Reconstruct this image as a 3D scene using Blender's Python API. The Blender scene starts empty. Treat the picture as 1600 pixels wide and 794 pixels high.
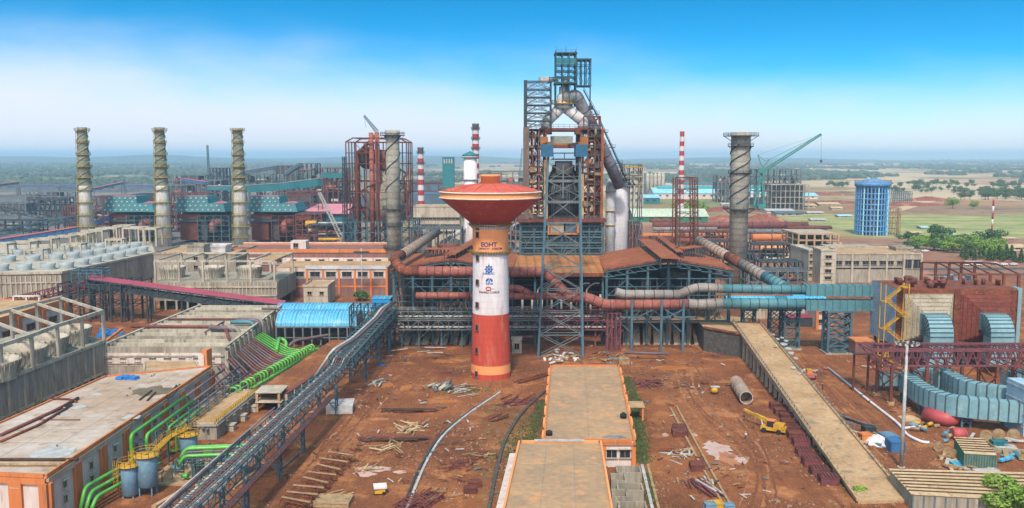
import bpy,math,random
from mathutils import Vector,Matrix,noise as mnoise
R=math.radians
sc=bpy.context.scene
V=Vector
# ------------------------------------------------------------ camera
HC,FPX,PITCH=65.0,1390.0,R(6.3)
cam_d=bpy.data.cameras.new('camera');cam=bpy.data.objects.new('camera',cam_d)
sc.collection.objects.link(cam);sc.camera=cam
cam.location=(0,0,HC);cam.rotation_euler=(R(90)-PITCH,0,0)
cam_d.sensor_width=36;cam_d.lens=36*FPX/1600
cam_d.clip_start=1;cam_d.clip_end=80000
# ------------------------------------------------------------ world, sun, exposure
SUN_EL,SUN_AZ=52,188
wd=bpy.data.worlds.new('World');sc.world=wd;wd.use_nodes=True
nt=wd.node_tree;nt.nodes.clear()
def N(nt,t,**k):
 n=nt.nodes.new(t)
 for a,b in k.items():setattr(n,a,b)
 return n
wo=N(nt,'ShaderNodeOutputWorld');bg=N(nt,'ShaderNodeBackground');sky=N(nt,'ShaderNodeTexSky')
sky.sky_type='NISHITA';sky.sun_disc=False;sky.sun_elevation=R(SUN_EL);sky.sun_rotation=R(SUN_AZ)
sky.altitude=100;sky.air_density=1.0;sky.dust_density=1.2;sky.ozone_density=3.0
tc=N(nt,'ShaderNodeTexCoord');mp=N(nt,'ShaderNodeMapping');mp.inputs['Scale'].default_value=(1,1,2.6)
nt.links.new(tc.outputs['Generated'],mp.inputs['Vector'])
nrm=N(nt,'ShaderNodeVectorMath',operation='NORMALIZE');nt.links.new(mp.outputs[0],nrm.inputs[0])
nt.links.new(nrm.outputs[0],sky.inputs['Vector'])
hs=N(nt,'ShaderNodeHueSaturation');hs.inputs['Saturation'].default_value=1.35;hs.inputs['Value'].default_value=1.0;hs.inputs['Hue'].default_value=0.485
nt.links.new(sky.outputs[0],hs.inputs['Color'])
# thin high cloud, by direction
mp2=N(nt,'ShaderNodeMapping');mp2.inputs['Scale'].default_value=(3,3,9);mp2.inputs['Location'].default_value=(0.9,0.3,0.2)
nt.links.new(tc.outputs['Generated'],mp2.inputs['Vector'])
cn=N(nt,'ShaderNodeTexNoise');cn.inputs['Scale'].default_value=1.6;cn.inputs['Detail'].default_value=7;cn.inputs['Roughness'].default_value=0.55
nt.links.new(mp2.outputs[0],cn.inputs['Vector'])
sx=N(nt,'ShaderNodeSeparateXYZ');nt.links.new(tc.outputs['Generated'],sx.inputs[0])
# deepens with height; unseen overhead sky brightened and warmed to raise the fill light
tr=N(nt,'ShaderNodeValToRGB');nt.links.new(sx.outputs['Z'],tr.inputs['Fac']);e=tr.color_ramp.elements
e[0].position=0;e[0].color=(.8,.9,1,1);e[1].position=.6;e[1].color=(2.6,1.75,1.15,1)
for p_,c_ in((.09,(.24,.84,.95,1)),(.17,(.02,.76,.86,1)),(.3,(1.1,1.05,.95,1))):q=e.new(p_);q.color=c_
tm=N(nt,'ShaderNodeMix',data_type='RGBA',blend_type='MULTIPLY');tm.inputs['Factor'].default_value=1;nt.links.new(hs.outputs[0],tm.inputs[6]);nt.links.new(tr.outputs[0],tm.inputs[7])
# pale haze veil low down, reaching higher on the left
def mth(op,a,b=None,cl=False):
 n=N(nt,'ShaderNodeMath',operation=op);n.use_clamp=cl
 for i_,q in enumerate((a,b)):
  if q is None:continue
  if isinstance(q,(int,float)):n.inputs[i_].default_value=q
  else:nt.links.new(q,n.inputs[i_])
 return n.outputs[0]
lift=mth('ADD',mth('MULTIPLY',sx.outputs['X'],-.06),mth('MULTIPLY',mth('SUBTRACT',cn.outputs['Fac'],.5),.09))
zz_=mth('SUBTRACT',sx.outputs['Z'],lift)
mr=N(nt,'ShaderNodeMapRange',interpolation_type='SMOOTHERSTEP');mr.inputs['From Min'].default_value=0.15;mr.inputs['From Max'].default_value=-0.01
mr.inputs['To Min'].default_value=0.0;mr.inputs['To Max'].default_value=1;nt.links.new(zz_,mr.inputs['Value'])
mx=N(nt,'ShaderNodeMix',data_type='RGBA');nt.links.new(mr.outputs[0],mx.inputs['Factor'])
nt.links.new(tm.outputs[2],mx.inputs[6]);mx.inputs[7].default_value=(3.7,3.85,4.2,1)
SKY_S=0.15
bg.inputs['Strength'].default_value=SKY_S
nt.links.new(mx.outputs[2],bg.inputs['Color']);nt.links.new(bg.outputs[0],wo.inputs['Surface'])
sl=bpy.data.lights.new('sun','SUN');sl.energy=2.6;sl.angle=R(6.0);sl.color=(1,0.94,0.85)
so=bpy.data.objects.new('sun',sl);sc.collection.objects.link(so)
az,el=R(SUN_AZ),R(SUN_EL)
sdir=V((math.sin(az)*math.cos(el),math.cos(az)*math.cos(el),math.sin(el)))
so.rotation_euler=sdir.to_track_quat('Z','Y').to_euler();so.location=(0,-50,200)
sc.view_settings.view_transform='Standard';sc.view_settings.look='None'
sc.view_settings.gamma=1;sc.view_settings.exposure=0.72;sc.view_settings.use_curve_mapping=False
sc.cycles.max_bounces=5;sc.cycles.diffuse_bounces=2;sc.cycles.glossy_bounces=2;sc.cycles.volume_bounces=1
sc.cycles.use_denoising=True;sc.cycles.transparent_max_bounces=6
rnd=random.Random(7)
# ------------------------------------------------------------ photograph ray helpers (planning only: real world points)
_f=V((0,math.cos(PITCH),-math.sin(PITCH)));_u=V((0,math.sin(PITCH),math.cos(PITCH)))
def ray(px,py):return _f+V((1,0,0))*((px-800)/FPX)+_u*((397-py)/FPX)
def G(px,py,z=0.0):
 d=ray(px,py);t=(z-HC)/d.z;return V((d.x*t,d.y*t,z))
def A(px,py,Y):
 d=ray(px,py);t=Y/d.y;return V((d.x*t,Y,HC+d.z*t))
def Z(py,Y):return A(800,py,Y).z
def X(px,Y,z):
 s=Y*math.cos(PITCH)+(HC-z)*math.sin(PITCH);return(px-800)/FPX*s
 # ------------------------------------------------------------ mesh builder
class MB:
 def __init__(s):s.v=[];s.f=[];s.mi=[];s.sm=[];s.m=0;s.smooth=False
 def add(s,vs,fs,smooth=None):
  o=len(s.v);s.v.extend([tuple(p)for p in vs]);s.f.extend([tuple(i+o for i in f)for f in fs])
  s.mi.extend([s.m]*len(fs));s.sm.extend([s.smooth if smooth is None else smooth]*len(fs));return s
 def box(s,c,d,ax=None):
  """centre c, size d; ax = (X, Y, Z) unit axes or a z rotation"""
  c=V(c)
  if ax is None:ex,ey,ez=V((1,0,0)),V((0,1,0)),V((0,0,1))
  elif isinstance(ax,(int,float)):ex,ey,ez=V((math.cos(ax),math.sin(ax),0)),V((-math.sin(ax),math.cos(ax),0)),V((0,0,1))
  else:ex,ey,ez=ax
  ex,ey,ez=ex*(d[0]/2),ey*(d[1]/2),ez*(d[2]/2)
  vs=[c+ex*i+ey*j+ez*k for k in(-1,1)for j in(-1,1)for i in(-1,1)]
  return s.add(vs,[(0,2,3,1),(4,5,7,6),(0,1,5,4),(2,6,7,3),(0,4,6,2),(1,3,7,5)],False)
 def bb(s,a,b):
  return s.box(((a[0]+b[0])/2,(a[1]+b[1])/2,(a[2]+b[2])/2),(abs(b[0]-a[0]),abs(b[1]-a[1]),abs(b[2]-a[2])))
 def bar(s,p,q,w,h=None):
  p,q=V(p),V(q);d=q-p;L=d.length
  if L<1e-6:return s
  ey=d/L;up=V((0,0,1))if abs(ey.z)<0.95 else V((0,1,0))
  ex=ey.cross(up).normalized();ez=ex.cross(ey)
  return s.box((p+q)/2,(w,L,h or w),(ex,ey,ez))
 def rings(s,rs,n,cap0=True,cap1=True,smooth=True,mats=None):
  o=len(s.v);m0=s.m
  for r in rs:s.v.extend([tuple(p)for p in r])
  for k in range(len(rs)-1):
   if mats:s.m=mats[k]
   for i in range(n):
    a=o+k*n+i;b=o+k*n+(i+1)%n
    s.f.append((a,b,b+n,a+n));s.mi.append(s.m);s.sm.append(smooth)
  if cap0:s.f.append(tuple(o+i for i in reversed(range(n))));s.mi.append(mats[0]if mats else s.m);s.sm.append(False)
  if cap1:s.f.append(tuple(o+(len(rs)-1)*n+i for i in range(n)));s.mi.append(s.m);s.sm.append(False)
  s.m=m0;return s
 def tube(s,path,r,n=10,caps=True,flanges=0,fr=1.07):
  path=[V(p)for p in path];rs=[];rr=r if isinstance(r,(list,tuple))else[r]*len(path)
  tg=[]
  for i in range(len(path)):
   a=path[max(i-1,0)];b=path[min(i+1,len(path)-1)]
   t0=(path[i]-a);t1=(b-path[i])
   t=(t0.normalized()if t0.length>1e-6 else V())+(t1.normalized()if t1.length>1e-6 else V())
   tg.append(t.normalized()if t.length>1e-6 else V((0,0,1)))
  up=V((0,0,1))if abs(tg[0].z)<0.9 else V((0,1,0))
  ex=tg[0].cross(up).normalized()
  for i,p in enumerate(path):
   ex=(ex-tg[i]*ex.dot(tg[i])).normalized();ey=tg[i].cross(ex)
   rs.append([p+(ex*math.cos(2*math.pi*k/n)+ey*math.sin(2*math.pi*k/n))*rr[i]for k in range(n)])
  s.rings(rs,n,caps,caps,n>5)
  return s
 def lathe(s,c,prof,n=24,mats=None,caps=(True,True)):
  c=V(c);rs=[[c+V((r*math.cos(2*math.pi*k/n),r*math.sin(2*math.pi*k/n),z))for k in range(n)]for r,z in prof]
  return s.rings(rs,n,caps[0],caps[1],True,mats)
 def poly(s,pts,z0,z1):
  n=len(pts);vs=[(p[0],p[1],z0)for p in pts]+[(p[0],p[1],z1)for p in pts]
  return s.add(vs,[tuple(reversed(range(n))),tuple(range(n,2*n))]+[(i,(i+1)%n,n+(i+1)%n,n+i)for i in range(n)],False)
 def quad(s,a,b,c,d):return s.add([a,b,c,d],[(0,1,2,3)],False)
 def slab(s,a,b,c,d,t):
  """four top corners, thickness t downwards"""
  P=[V(p)for p in(a,b,c,d)];Q=[p-V((0,0,t))for p in P]
  return s.add(P+Q,[(0,1,2,3),(7,6,5,4),(0,4,5,1),(1,5,6,2),(2,6,7,3),(3,7,4,0)],False)
def bend(path,rad,n=4):
 """round the corners of a polyline"""
 P=[V(p)for p in path];out=[P[0]]
 for i in range(1,len(P)-1):
  a,b,c=P[i-1],P[i],P[i+1];u,w=(a-b),(c-b)
  r=min(rad,u.length*.45,w.length*.45);u.normalize();w.normalize()
  p0,p1=b+u*r,b+w*r
  for k in range(n+1):
   t=k/n;out.append(p0*(1-t)**2+b*2*t*(1-t)+p1*t*t)
 out.append(P[-1]);return out
 # ------------------------------------------------------------ objects
COL=sc.collection
def _mesh(mb,mat,org,name):
 me=bpy.data.meshes.new(name);o=V(org)
 me.from_pydata([(p[0]-o.x,p[1]-o.y,p[2]-o.z)for p in mb.v],[],mb.f)
 for m in(mat if isinstance(mat,(list,tuple))else[mat]):me.materials.append(m)
 me.polygons.foreach_set('material_index',mb.mi);me.polygons.foreach_set('use_smooth',mb.sm)
 me.update();return me
LBL={}
def setp(o,label,cat,group=None,kind=None):
 o['label']=label;o['category']=cat;kind=kind or 'thing'
 if group:o['group']=group
 if kind:o['kind']=kind
 return o
def thing(name,label,cat,loc,group=None):
 o=bpy.data.objects.new(name,None);COL.objects.link(o);o.location=V(loc);o.empty_display_size=.5
 o['org']=tuple(V(loc));return setp(o,label,cat,group,'thing')
def part(name,mb,mat,parent,label=None):
 if mb is None:return None
 org=V(parent['org']);me=_mesh(mb,mat,org,name)
 o=bpy.data.objects.new(name,me);COL.objects.link(o);o.parent=parent;o['org']=tuple(org)
 if label:o['label']=label
 return o
def solo(name,mb,mat,label,cat,group=None,kind=None,org=None):
 if org is None:
  xs=[p[0]for p in mb.v];ys=[p[1]for p in mb.v];zs=[p[2]for p in mb.v]
  org=((min(xs)+max(xs))/2,(min(ys)+max(ys))/2,min(zs))
 me=_mesh(mb,mat,org,name);o=bpy.data.objects.new(name,me);COL.objects.link(o);o.location=V(org);o['org']=tuple(V(org))
 return setp(o,label,cat,group,kind)
def struct(name,mb,mat,kind='structure',label=None):
 me=_mesh(mb,mat,(0,0,0),name);o=bpy.data.objects.new(name,me);COL.objects.link(o);o['kind']=kind
 o['label']=label or name.replace('_',' ');return o
def copy_thing(root,loc,rz=0,label=None,scale=None,group=None):
 def cp(o,par):
  c=o.copy();COL.objects.link(c);c.parent=par
  for ch in o.children:cp(ch,c)
  return c
 c=cp(root,None);c.location=V(loc);c.rotation_euler.z=root.rotation_euler.z+rz
 if scale:c.scale=(scale,scale,scale)if isinstance(scale,(int,float))else scale
 if label:c['label']=label
 if group:c['group']=group
 return c
 # ------------------------------------------------------------ materials
def sRGB(h):
 h=h.lstrip('#');c=[int(h[i:i+2],16)/255 for i in(0,2,4)]
 return tuple(x/12.92 if x<=.04045 else((x+.055)/1.055)**2.4 for x in c)+(1,)
def col(c,k=1.0):
 if isinstance(c,str):c=sRGB(c)
 return(c[0]*k,c[1]*k,c[2]*k,1)
def mat(name,c1,c2=None,c3=None,scale=0.5,rough=0.8,metal=0,streak=False,fine=0.25,bump=0.0,ribs=None,patch=(0.5,0.68),spec=0.3,joints=None):
 """world-anchored two/three colour weathering; ribs = (axis, metres, strength) groove shade and joint lines darkened into the colour; joints=(metres_x, metres_z)"""
 m=bpy.data.materials.new(name);m.use_nodes=True;t=m.node_tree;b=t.nodes['Principled BSDF'];L=t.links.new
 b.inputs['Roughness'].default_value=rough;b.inputs['Metallic'].default_value=metal;b.inputs['Specular IOR Level'].default_value=spec
 c1=col(c1);c2=col(c2)if c2 else col(c1,.7);c3=col(c3)if c3 else None
 ge=N(t,'ShaderNodeNewGeometry');mp=N(t,'ShaderNodeMapping');L(ge.outputs['Position'],mp.inputs[0])
 mp.inputs['Scale'].default_value=(1,1,.16)if streak else(1,1,1)
 n1=N(t,'ShaderNodeTexNoise');n1.inputs['Scale'].default_value=scale;n1.inputs['Detail'].default_value=7;n1.inputs['Roughness'].default_value=.62
 L(mp.outputs[0],n1.inputs[0])
 r1=N(t,'ShaderNodeMapRange');r1.inputs['From Min'].default_value=patch[0]-.12;r1.inputs['From Max'].default_value=patch[1];L(n1.outputs['Fac'],r1.inputs['Value'])
 x=N(t,'ShaderNodeMix',data_type='RGBA');L(r1.outputs[0],x.inputs['Factor']);x.inputs[6].default_value=c1;x.inputs[7].default_value=c2
 out=x.outputs[2]
 if c3:
  n3=N(t,'ShaderNodeTexNoise');n3.inputs['Scale'].default_value=scale*2.7;n3.inputs['Detail'].default_value=5;n3.inputs['W' if 0 else 'Roughness'].default_value=.7
  v3=N(t,'ShaderNodeVectorMath',operation='ADD');v3.inputs[1].default_value=(31.7,12.1,5.3);L(mp.outputs[0],v3.inputs[0]);L(v3.outputs[0],n3.inputs[0])
  r3=N(t,'ShaderNodeMapRange');r3.inputs['From Min'].default_value=.55;r3.inputs['From Max'].default_value=.66;L(n3.outputs['Fac'],r3.inputs['Value'])
  y=N(t,'ShaderNodeMix',data_type='RGBA');L(r3.outputs[0],y.inputs['Factor']);L(out,y.inputs[6]);y.inputs[7].default_value=c3;out=y.outputs[2]
 if fine:
  n2=N(t,'ShaderNodeTexNoise');n2.inputs['Scale'].default_value=scale*9;n2.inputs['Detail'].default_value=4;L(mp.outputs[0],n2.inputs[0])
  r2=N(t,'ShaderNodeMapRange');r2.inputs['From Min'].default_value=.3;r2.inputs['From Max'].default_value=.7
  r2.inputs['To Min'].default_value=1-fine;r2.inputs['To Max'].default_value=1+fine*.6;L(n2.outputs['Fac'],r2.inputs['Value'])
  k=N(t,'ShaderNodeVectorMath',operation='SCALE');L(out,k.inputs[0]);L(r2.outputs[0],k.inputs['Scale']);out=k.outputs[0]
 hgt=None
 if ribs:
  ax,pitch,st=ribs;se=N(t,'ShaderNodeSeparateXYZ');L(ge.outputs['Position'],se.inputs[0])
  if isinstance(ax,(int,float)):
   d=N(t,'ShaderNodeVectorMath',operation='DOT_PRODUCT');d.inputs[1].default_value=(math.cos(ax),math.sin(ax),0);L(ge.outputs['Position'],d.inputs[0]);src=d.outputs['Value']
  else:src=se.outputs[ax]
  mm=N(t,'ShaderNodeMath',operation='MULTIPLY');mm.inputs[1].default_value=2*math.pi/pitch;L(src,mm.inputs[0])
  sn=N(t,'ShaderNodeMath',operation='SINE');L(mm.outputs[0],sn.inputs[0])
  rr=N(t,'ShaderNodeMapRange');rr.inputs['From Min'].default_value=-1;rr.inputs['From Max'].default_value=-.2
  rr.inputs['To Min'].default_value=1-st;rr.inputs['To Max'].default_value=1;L(sn.outputs[0],rr.inputs['Value'])
  k=N(t,'ShaderNodeVectorMath',operation='SCALE');L(out,k.inputs[0]);L(rr.outputs[0],k.inputs['Scale']);out=k.outputs[0]  # shade of sheet grooves, and joint lines, painted as darker base colour
 L(out,b.inputs['Base Color'])
 if bump:
  bu=N(t,'ShaderNodeBump');bu.inputs['Strength'].default_value=bump;bu.inputs['Distance'].default_value=.15
  L(n1.outputs['Fac'],bu.inputs['Height']);L(bu.outputs[0],b.inputs['Normal'])
 return m
M={}
M['tealsteel']=mat('painted_teal_steel','#466870','#3a5258','#5a4338',.4,.6,fine=.3)
M['bluesteel']=mat('painted_blue_steel','#4c6a77','#405a65',None,.5,.55)
M['darksteel']=mat('dark_steel','#39454a','#2b3337','#4f382e',.4,.7,fine=.35)
M['greysteel']=mat('grey_steel','#6c7677','#525a5c','#6f5a4a',.4,.6)
M['galv']=mat('galvanised_steel','#b9b7b2','#96938d',None,.6,.55)
M['rust']=mat('rusted_steel','#7f4630','#573024','#9a6340',.35,.9,fine=.35)
M['maroon']=mat('maroon_primer_steel','#6e3c33','#503029','#83503f',.4,.75)
M['purplesteel']=mat('plum_primer_steel','#784348','#59363a',None,.4,.75)
M['rustroof']=mat('rusted_deck_plate','#9c5a38','#83492f','#6a4634',.09,.92,fine=.3,patch=(.45,.62))
M['tanroof']=mat('ochre_dusty_plate','#ae7444','#98623a','#7c5236',.12,.9,ribs=('X',3.1,.25))
M['redpipe']=mat('dusty_red_duct','#9a5a4e','#854b41','#a87a64',.25,.75,fine=.2)
M['greypipe']=mat('dusty_mauve_duct','#8e8a83','#7b6f67','#8a5f4e',.2,.7,fine=.15)
M['tealpipe']=mat('teal_painted_duct','#4f7f86','#436c73','#65787a',.15,.55,fine=.12)
M['ribpipe']=mat('banded_buff_duct','#a08e80','#8c7565',None,.3,.8)
M['mauvepipe']=mat('mauve_primer_pipe','#716266','#5e5052',None,.4,.65)
M['brownpipe']=mat('brown_primer_pipe','#7a473f','#5d342f',None,.4,.7)
M['greenpipe']=mat('bright_green_pipe','#55a840','#4a9138','#86a464',.4,.4,fine=.1,spec=.5)
M['white']=mat('weathered_white_paint','#d8d4d6','#c4bcbc','#b09f92',.25,.65,streak=True,fine=.1,ribs=('Z',1.8,.05))
M['offwhite']=mat('off_white_duct','#c6c6c6','#a6a5a4','#8f7c6c',.2,.6,fine=.12)
M['conc']=mat('raw_stained_concrete','#9a9283','#7f7869','#aaa18e',.16,.92,streak=True,fine=.3,bump=.3)
M['conc_light']=mat('pale_concrete','#b5ac9a','#978e7c','#7c7363',.2,.9,streak=True,fine=.2)
M['conc_warm']=mat('dusty_warm_concrete','#b39470','#9d7c58','#84745e',.12,.92,fine=.2)
M['roofscreed']=mat('office_roof_screed','#b08c66','#977d62','#bb8a60',.09,.9,fine=.16,patch=(.44,.56),bump=.2)
M['conc_chim']=mat('chimney_concrete','#aaa798','#8e8b7e','#bab6a4',.12,.9,fine=.2,ribs=('Z',3.0,.22))
M['orange']=mat('orange_masonry_paint','#c87a44','#b36a3c','#8f6444',.22,.8,streak=True,fine=.12)
M['peach']=mat('peach_masonry_paint','#e0965f','#d28850',None,.2,.8,fine=.06)
M['brick']=mat('brick_red_paint','#b34634','#a23b2c','#b96450',.22,.8,fine=.1,streak=True,ribs=('Z',1.8,.05))
M['domered']=mat('faded_red_dome','#c25c48','#ad4c3e','#b8604a',.25,.75,fine=.08)
M['whitewall']=mat('pinkish_white_wall','#cdc0b8','#b8a79d','#9c8a7e',.25,.85,streak=True,fine=.1)
M['mauvewall']=mat('dull_mauve_wall','#85625c','#74544e',None,.2,.85,streak=True)
M['glass']=mat('dark_window_glass','#2b3238','#1d2226',None,.5,.25,fine=.1,spec=.6)
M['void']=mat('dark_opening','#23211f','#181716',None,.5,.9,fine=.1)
M['bluesheet']=mat('cyan_blue_sheeting','#4fa6c8','#4096ba','#86b9cc',.1,.5,fine=.08,ribs=('X',1.55,.3))
M['tealsheet']=mat('teal_sheeting','#2b7379','#256067',None,.06,.6,fine=.1,ribs=('X',1.3,.18))
M['slatesheet']=mat('slate_blue_sheeting','#52697a','#435866','#5a5550',.04,.7,fine=.15,ribs=('X',2.5,.2))
M['pinksheet']=mat('faded_pink_sheeting','#c4808a','#b87078',None,.1,.7,fine=.1)
M['redsheet']=mat('crimson_sheeting','#9c4152','#883a48','#80484a',.1,.6,fine=.1)
M['coralsheet']=mat('coral_sheeting','#b8605f','#a85656',None,.1,.7,fine=.1)
M['bluestrip']=mat('deep_blue_sheeting','#3a6c9c','#325f8a',None,.1,.6,fine=.1,ribs=('X',4,.3))
M['yellow']=mat('yellow_safety_paint','#c99a2a','#a87d26','#8f6a34',.5,.6,fine=.15)
M['cranegreen']=mat('green_crane_steel','#2f8476','#2a6f66',None,.3,.6)
M['brown_sheet']=mat('brown_red_panel','#74382d','#5c2c25','#834a3a',.12,.8,fine=.25,ribs=('Z',1.1,.2))
M['buffpanel']=mat('buff_wool_panel','#a49b87','#8f8672','#7c6a55',.3,.9,fine=.25,ribs=('X',.9,.12))
M['ductcyan']=mat('cyan_cladding','#7a9da4','#6a8d95','#8aa5a6',.2,.5,fine=.1)
M['skyblue']=mat('sky_blue_paint','#4d88b8','#4279a8','#8aa5ba',.2,.6,fine=.12)
M['tankblue']=mat('dusty_blue_tank','#6a8ba0','#587689','#82908f',.5,.5,fine=.12)
M['creamsheet']=mat('cream_asbestos_sheet','#c2ab88','#ad946f','#9a6a45',.25,.85,fine=.15)
M['wood']=mat('weathered_timber','#a48a66','#7e6547','#b49f7c',.8,.9,fine=.3)
M['darkwood']=mat('dark_oiled_timber','#56402f','#3e2e23',None,.8,.9,fine=.3)
M['tarpblue']=mat('bright_blue_tarpaulin','#2a78c0','#2468a8',None,.5,.6,fine=.15)
M['black']=mat('black_rubber','#25272a','#1b1c1e',None,.5,.8)
M['stone']=mat('dark_stone_masonry','#54504b','#3d3a37','#6c665e',.8,.95,fine=.4,bump=.6)
M['coral']=mat('salmon_pipe_paint','#b04f50','#9c4344',None,.4,.5,fine=.1)
M['hopper']=mat('grey_hopper_plate','#4d5254','#3b4042','#5e4438',.3,.8)
M['palecyan']=mat('pale_cyan_roof','#8fc4cf','#7cb4c0','#b9cdd0',.05,.6,fine=.06);M['turq']=mat('turquoise_ridge','#2f9a9a','#2a8a8a',None,.05,.6);M['creamroof']=mat('cream_green_roof','#b8bfa6','#a5ad94','#9fb7c4',.05,.7);M['greenwall']=mat('green_shed_wall','#2f7a58','#296b4d',None,.1,.7)
# ------------------------------------------------------------ ground and far country
def ground_material():
 m=bpy.data.materials.new('ground_earth');m.use_nodes=True;t=m.node_tree;b=t.nodes['Principled BSDF'];L=t.links.new
 b.inputs['Roughness'].default_value=.95;b.inputs['Specular IOR Level'].default_value=.15
 ge=N(t,'ShaderNodeNewGeometry');P=ge.outputs['Position'];se=N(t,'ShaderNodeSeparateXYZ');L(P,se.inputs[0])
 def noise(s,det=6,ro=.6,sc3=None,off=None):
  v=P
  if sc3 or off:
   mp=N(t,'ShaderNodeMapping');mp.inputs['Scale'].default_value=sc3 or(1,1,1);mp.inputs['Location'].default_value=off or(0,0,0);L(P,mp.inputs[0]);v=mp.outputs[0]
  n=N(t,'ShaderNodeTexNoise');n.inputs['Scale'].default_value=s;n.inputs['Detail'].default_value=det;n.inputs['Roughness'].default_value=ro;L(v,n.inputs[0]);return n.outputs['Fac']
 def rng(v,a,b_,lo=0,hi=1):
  r=N(t,'ShaderNodeMapRange');r.inputs['From Min'].default_value=a;r.inputs['From Max'].default_value=b_;r.inputs['To Min'].default_value=lo;r.inputs['To Max'].default_value=hi
  L(v,r.inputs['Value']);return r.outputs[0]
 def mix(f,a,b_):
  x=N(t,'ShaderNodeMix',data_type='RGBA')
  L(f,x.inputs['Factor'])if not isinstance(f,float)else None
  for s_,q in((6,a),(7,b_)):
   if isinstance(q,(str,tuple)):x.inputs[s_].default_value=col(q)
   else:L(q,x.inputs[s_])
  return x.outputs[2]
 def mul(a,b_):
  k=N(t,'ShaderNodeMath',operation='MULTIPLY');L(a,k.inputs[0]);L(b_,k.inputs[1]);k.use_clamp=True;return k.outputs[0]
 def add(a,b_):
  k=N(t,'ShaderNodeMath',operation='ADD');L(a,k.inputs[0])
  if isinstance(b_,float):k.inputs[1].default_value=b_
  else:L(b_,k.inputs[1])
  return k.outputs[0]
  # red laterite earth with damp, trodden and pale patches
 e=mix(rng(noise(.035,8,.62),.38,.62),'#86502f','#5f3823')
 e=mix(rng(noise(.11,7,.65,off=(40,9,0)),.52,.68),e,'#aa7044')
 e=mix(rng(noise(.3,6,.7,off=(7,70,0)),.56,.70),e,'#43281b')
 e=mix(rng(noise(1.3,4,.7,off=(3,5,0)),.62,.74),e,'#b08a68')
 # vehicle tracks: long streaks running with the yard
 tr=mul(rng(noise(.55,4,.6,(1,.07,1),(3,0,0)),.55,.68,0,.5),rng(noise(.02,3,.5,off=(11,2,0)),.42,.6))
 e=mix(tr,e,'#4a2416')
 tr2=mul(rng(noise(.4,4,.6,(1,.09,1),(33,4,0)),.56,.7,0,.5),rng(noise(.025,3,.5,off=(1,22,0)),.45,.6))
 e=mix(tr2,e,'#b8784a')
 e=mix(rng(noise(.9,6,.75,off=(8,1,0)),.5,.62,0,.8),e,'#7a4a30')
 e=mix(rng(noise(2.6,5,.8,off=(8,11,0)),.56,.66,0,.7),e,'#c09a78')
 # worked industrial ground farther back: greyer, patched
 f=mix(rng(noise(.012,8,.65),.42,.6),'#8b5a44','#8f7763')
 f=mix(rng(noise(.05,7,.7,off=(4,4,0)),.52,.66),f,'#5d4a40')
 e=mix(rng(se.outputs['Y'],380,560),e,f)
 # open country: dry tan, olive fields, tree-dark patches
 vo=N(t,'ShaderNodeTexVoronoi');vo.inputs['Scale'].default_value=.0042;vo.inputs['Randomness'].default_value=.9
 wp=N(t,'ShaderNodeVectorMath',operation='ADD');nn=N(t,'ShaderNodeTexNoise');nn.inputs['Scale'].default_value=.004;L(P,nn.inputs[0])
 ks=N(t,'ShaderNodeVectorMath',operation='SCALE');ks.inputs['Scale'].default_value=160;L(nn.outputs['Color'],ks.inputs[0]);L(P,wp.inputs[0]);L(ks.outputs[0],wp.inputs[1])
 L(wp.outputs[0],vo.inputs['Vector'])
 sv=N(t,'ShaderNodeSeparateXYZ');L(vo.outputs['Color'],sv.inputs[0])
 c=mix(rng(sv.outputs['X'],.2,.8),'#a58a68','#8a7a55')
 c=mix(rng(sv.outputs['Y'],.62,.7),c,'#7c7a50')
 c=mix(rng(noise(.006,7,.7),.5,.62),c,'#a86a4e')
 c=mix(rng(noise(.012,7,.75,(1,.5,1),(9,1,0)),.56,.62),c,'#48582f')
 c=mix(rng(noise(.0016,6,.6,off=(2,8,0)),.5,.56),c,'#b7a283')
 yy=add(se.outputs['Y'],rng(se.outputs['X'],-600,500,500,-150))
 k=rng(add(yy,rng(noise(.008,5),0,1,-120,120)),850,1150)
 e=mix(k,e,c)
 # green marsh field on the right
 gx=mul(mul(rng(se.outputs['X'],225,300),rng(se.outputs['Y'],690,720)),rng(add(se.outputs['Y'],rng(noise(.01,5),0,1,-90,90)),1010,970))
 gcol=mix(rng(noise(.014,9,.8,(1,3,1)),.42,.56),'#6f7f48','#a39a68')
 e=mix(gx,e,gcol)
 # worn grass strip by the tower
 g2=mul(mul(rng(se.outputs['X'],-9,-5),rng(se.outputs['X'],4.6,4.4)),mul(rng(se.outputs['Y'],238,228),rng(noise(.28,6,.7),.48,.6,0,.6)))
 e=mix(g2,e,'#77683f')
 # beside the red country the haze-side woods on the left
 g3=mul(rng(se.outputs['X'],-150,-500),mul(rng(se.outputs['Y'],1500,2000),rng(noise(.006,7,.7),.38,.48)))
 e=mix(g3,e,'#566050')
 g4=mul(mul(rng(se.outputs['X'],-90,-190),rng(se.outputs['Y'],560,620)),rng(add(se.outputs['Y'],rng(noise(.006,5),0,1,-300,300)),1750,1500))
 e=mix(g4,e,mix(rng(noise(.02,8,.75,(1,4,1)),.42,.58),'#525c60','#7a685c'))
 L(e,b.inputs['Base Color'])
 hgt=add(noise(.5,8,.7),tr)
 bu=N(t,'ShaderNodeBump');bu.inputs['Strength'].default_value=.35;bu.inputs['Distance'].default_value=.6;L(hgt,bu.inputs['Height']);L(bu.outputs[0],b.inputs['Normal'])
 return m
gb=MB()
ys=[60,100,130,160,200,260,340,450,600,900,1500,3000,7000,15000,36000]
xs=[-26000,-8000,-3000,-1200,-600,-300,-150,-60,0,60,150,300,600,1200,3000,8000,26000]
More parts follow.
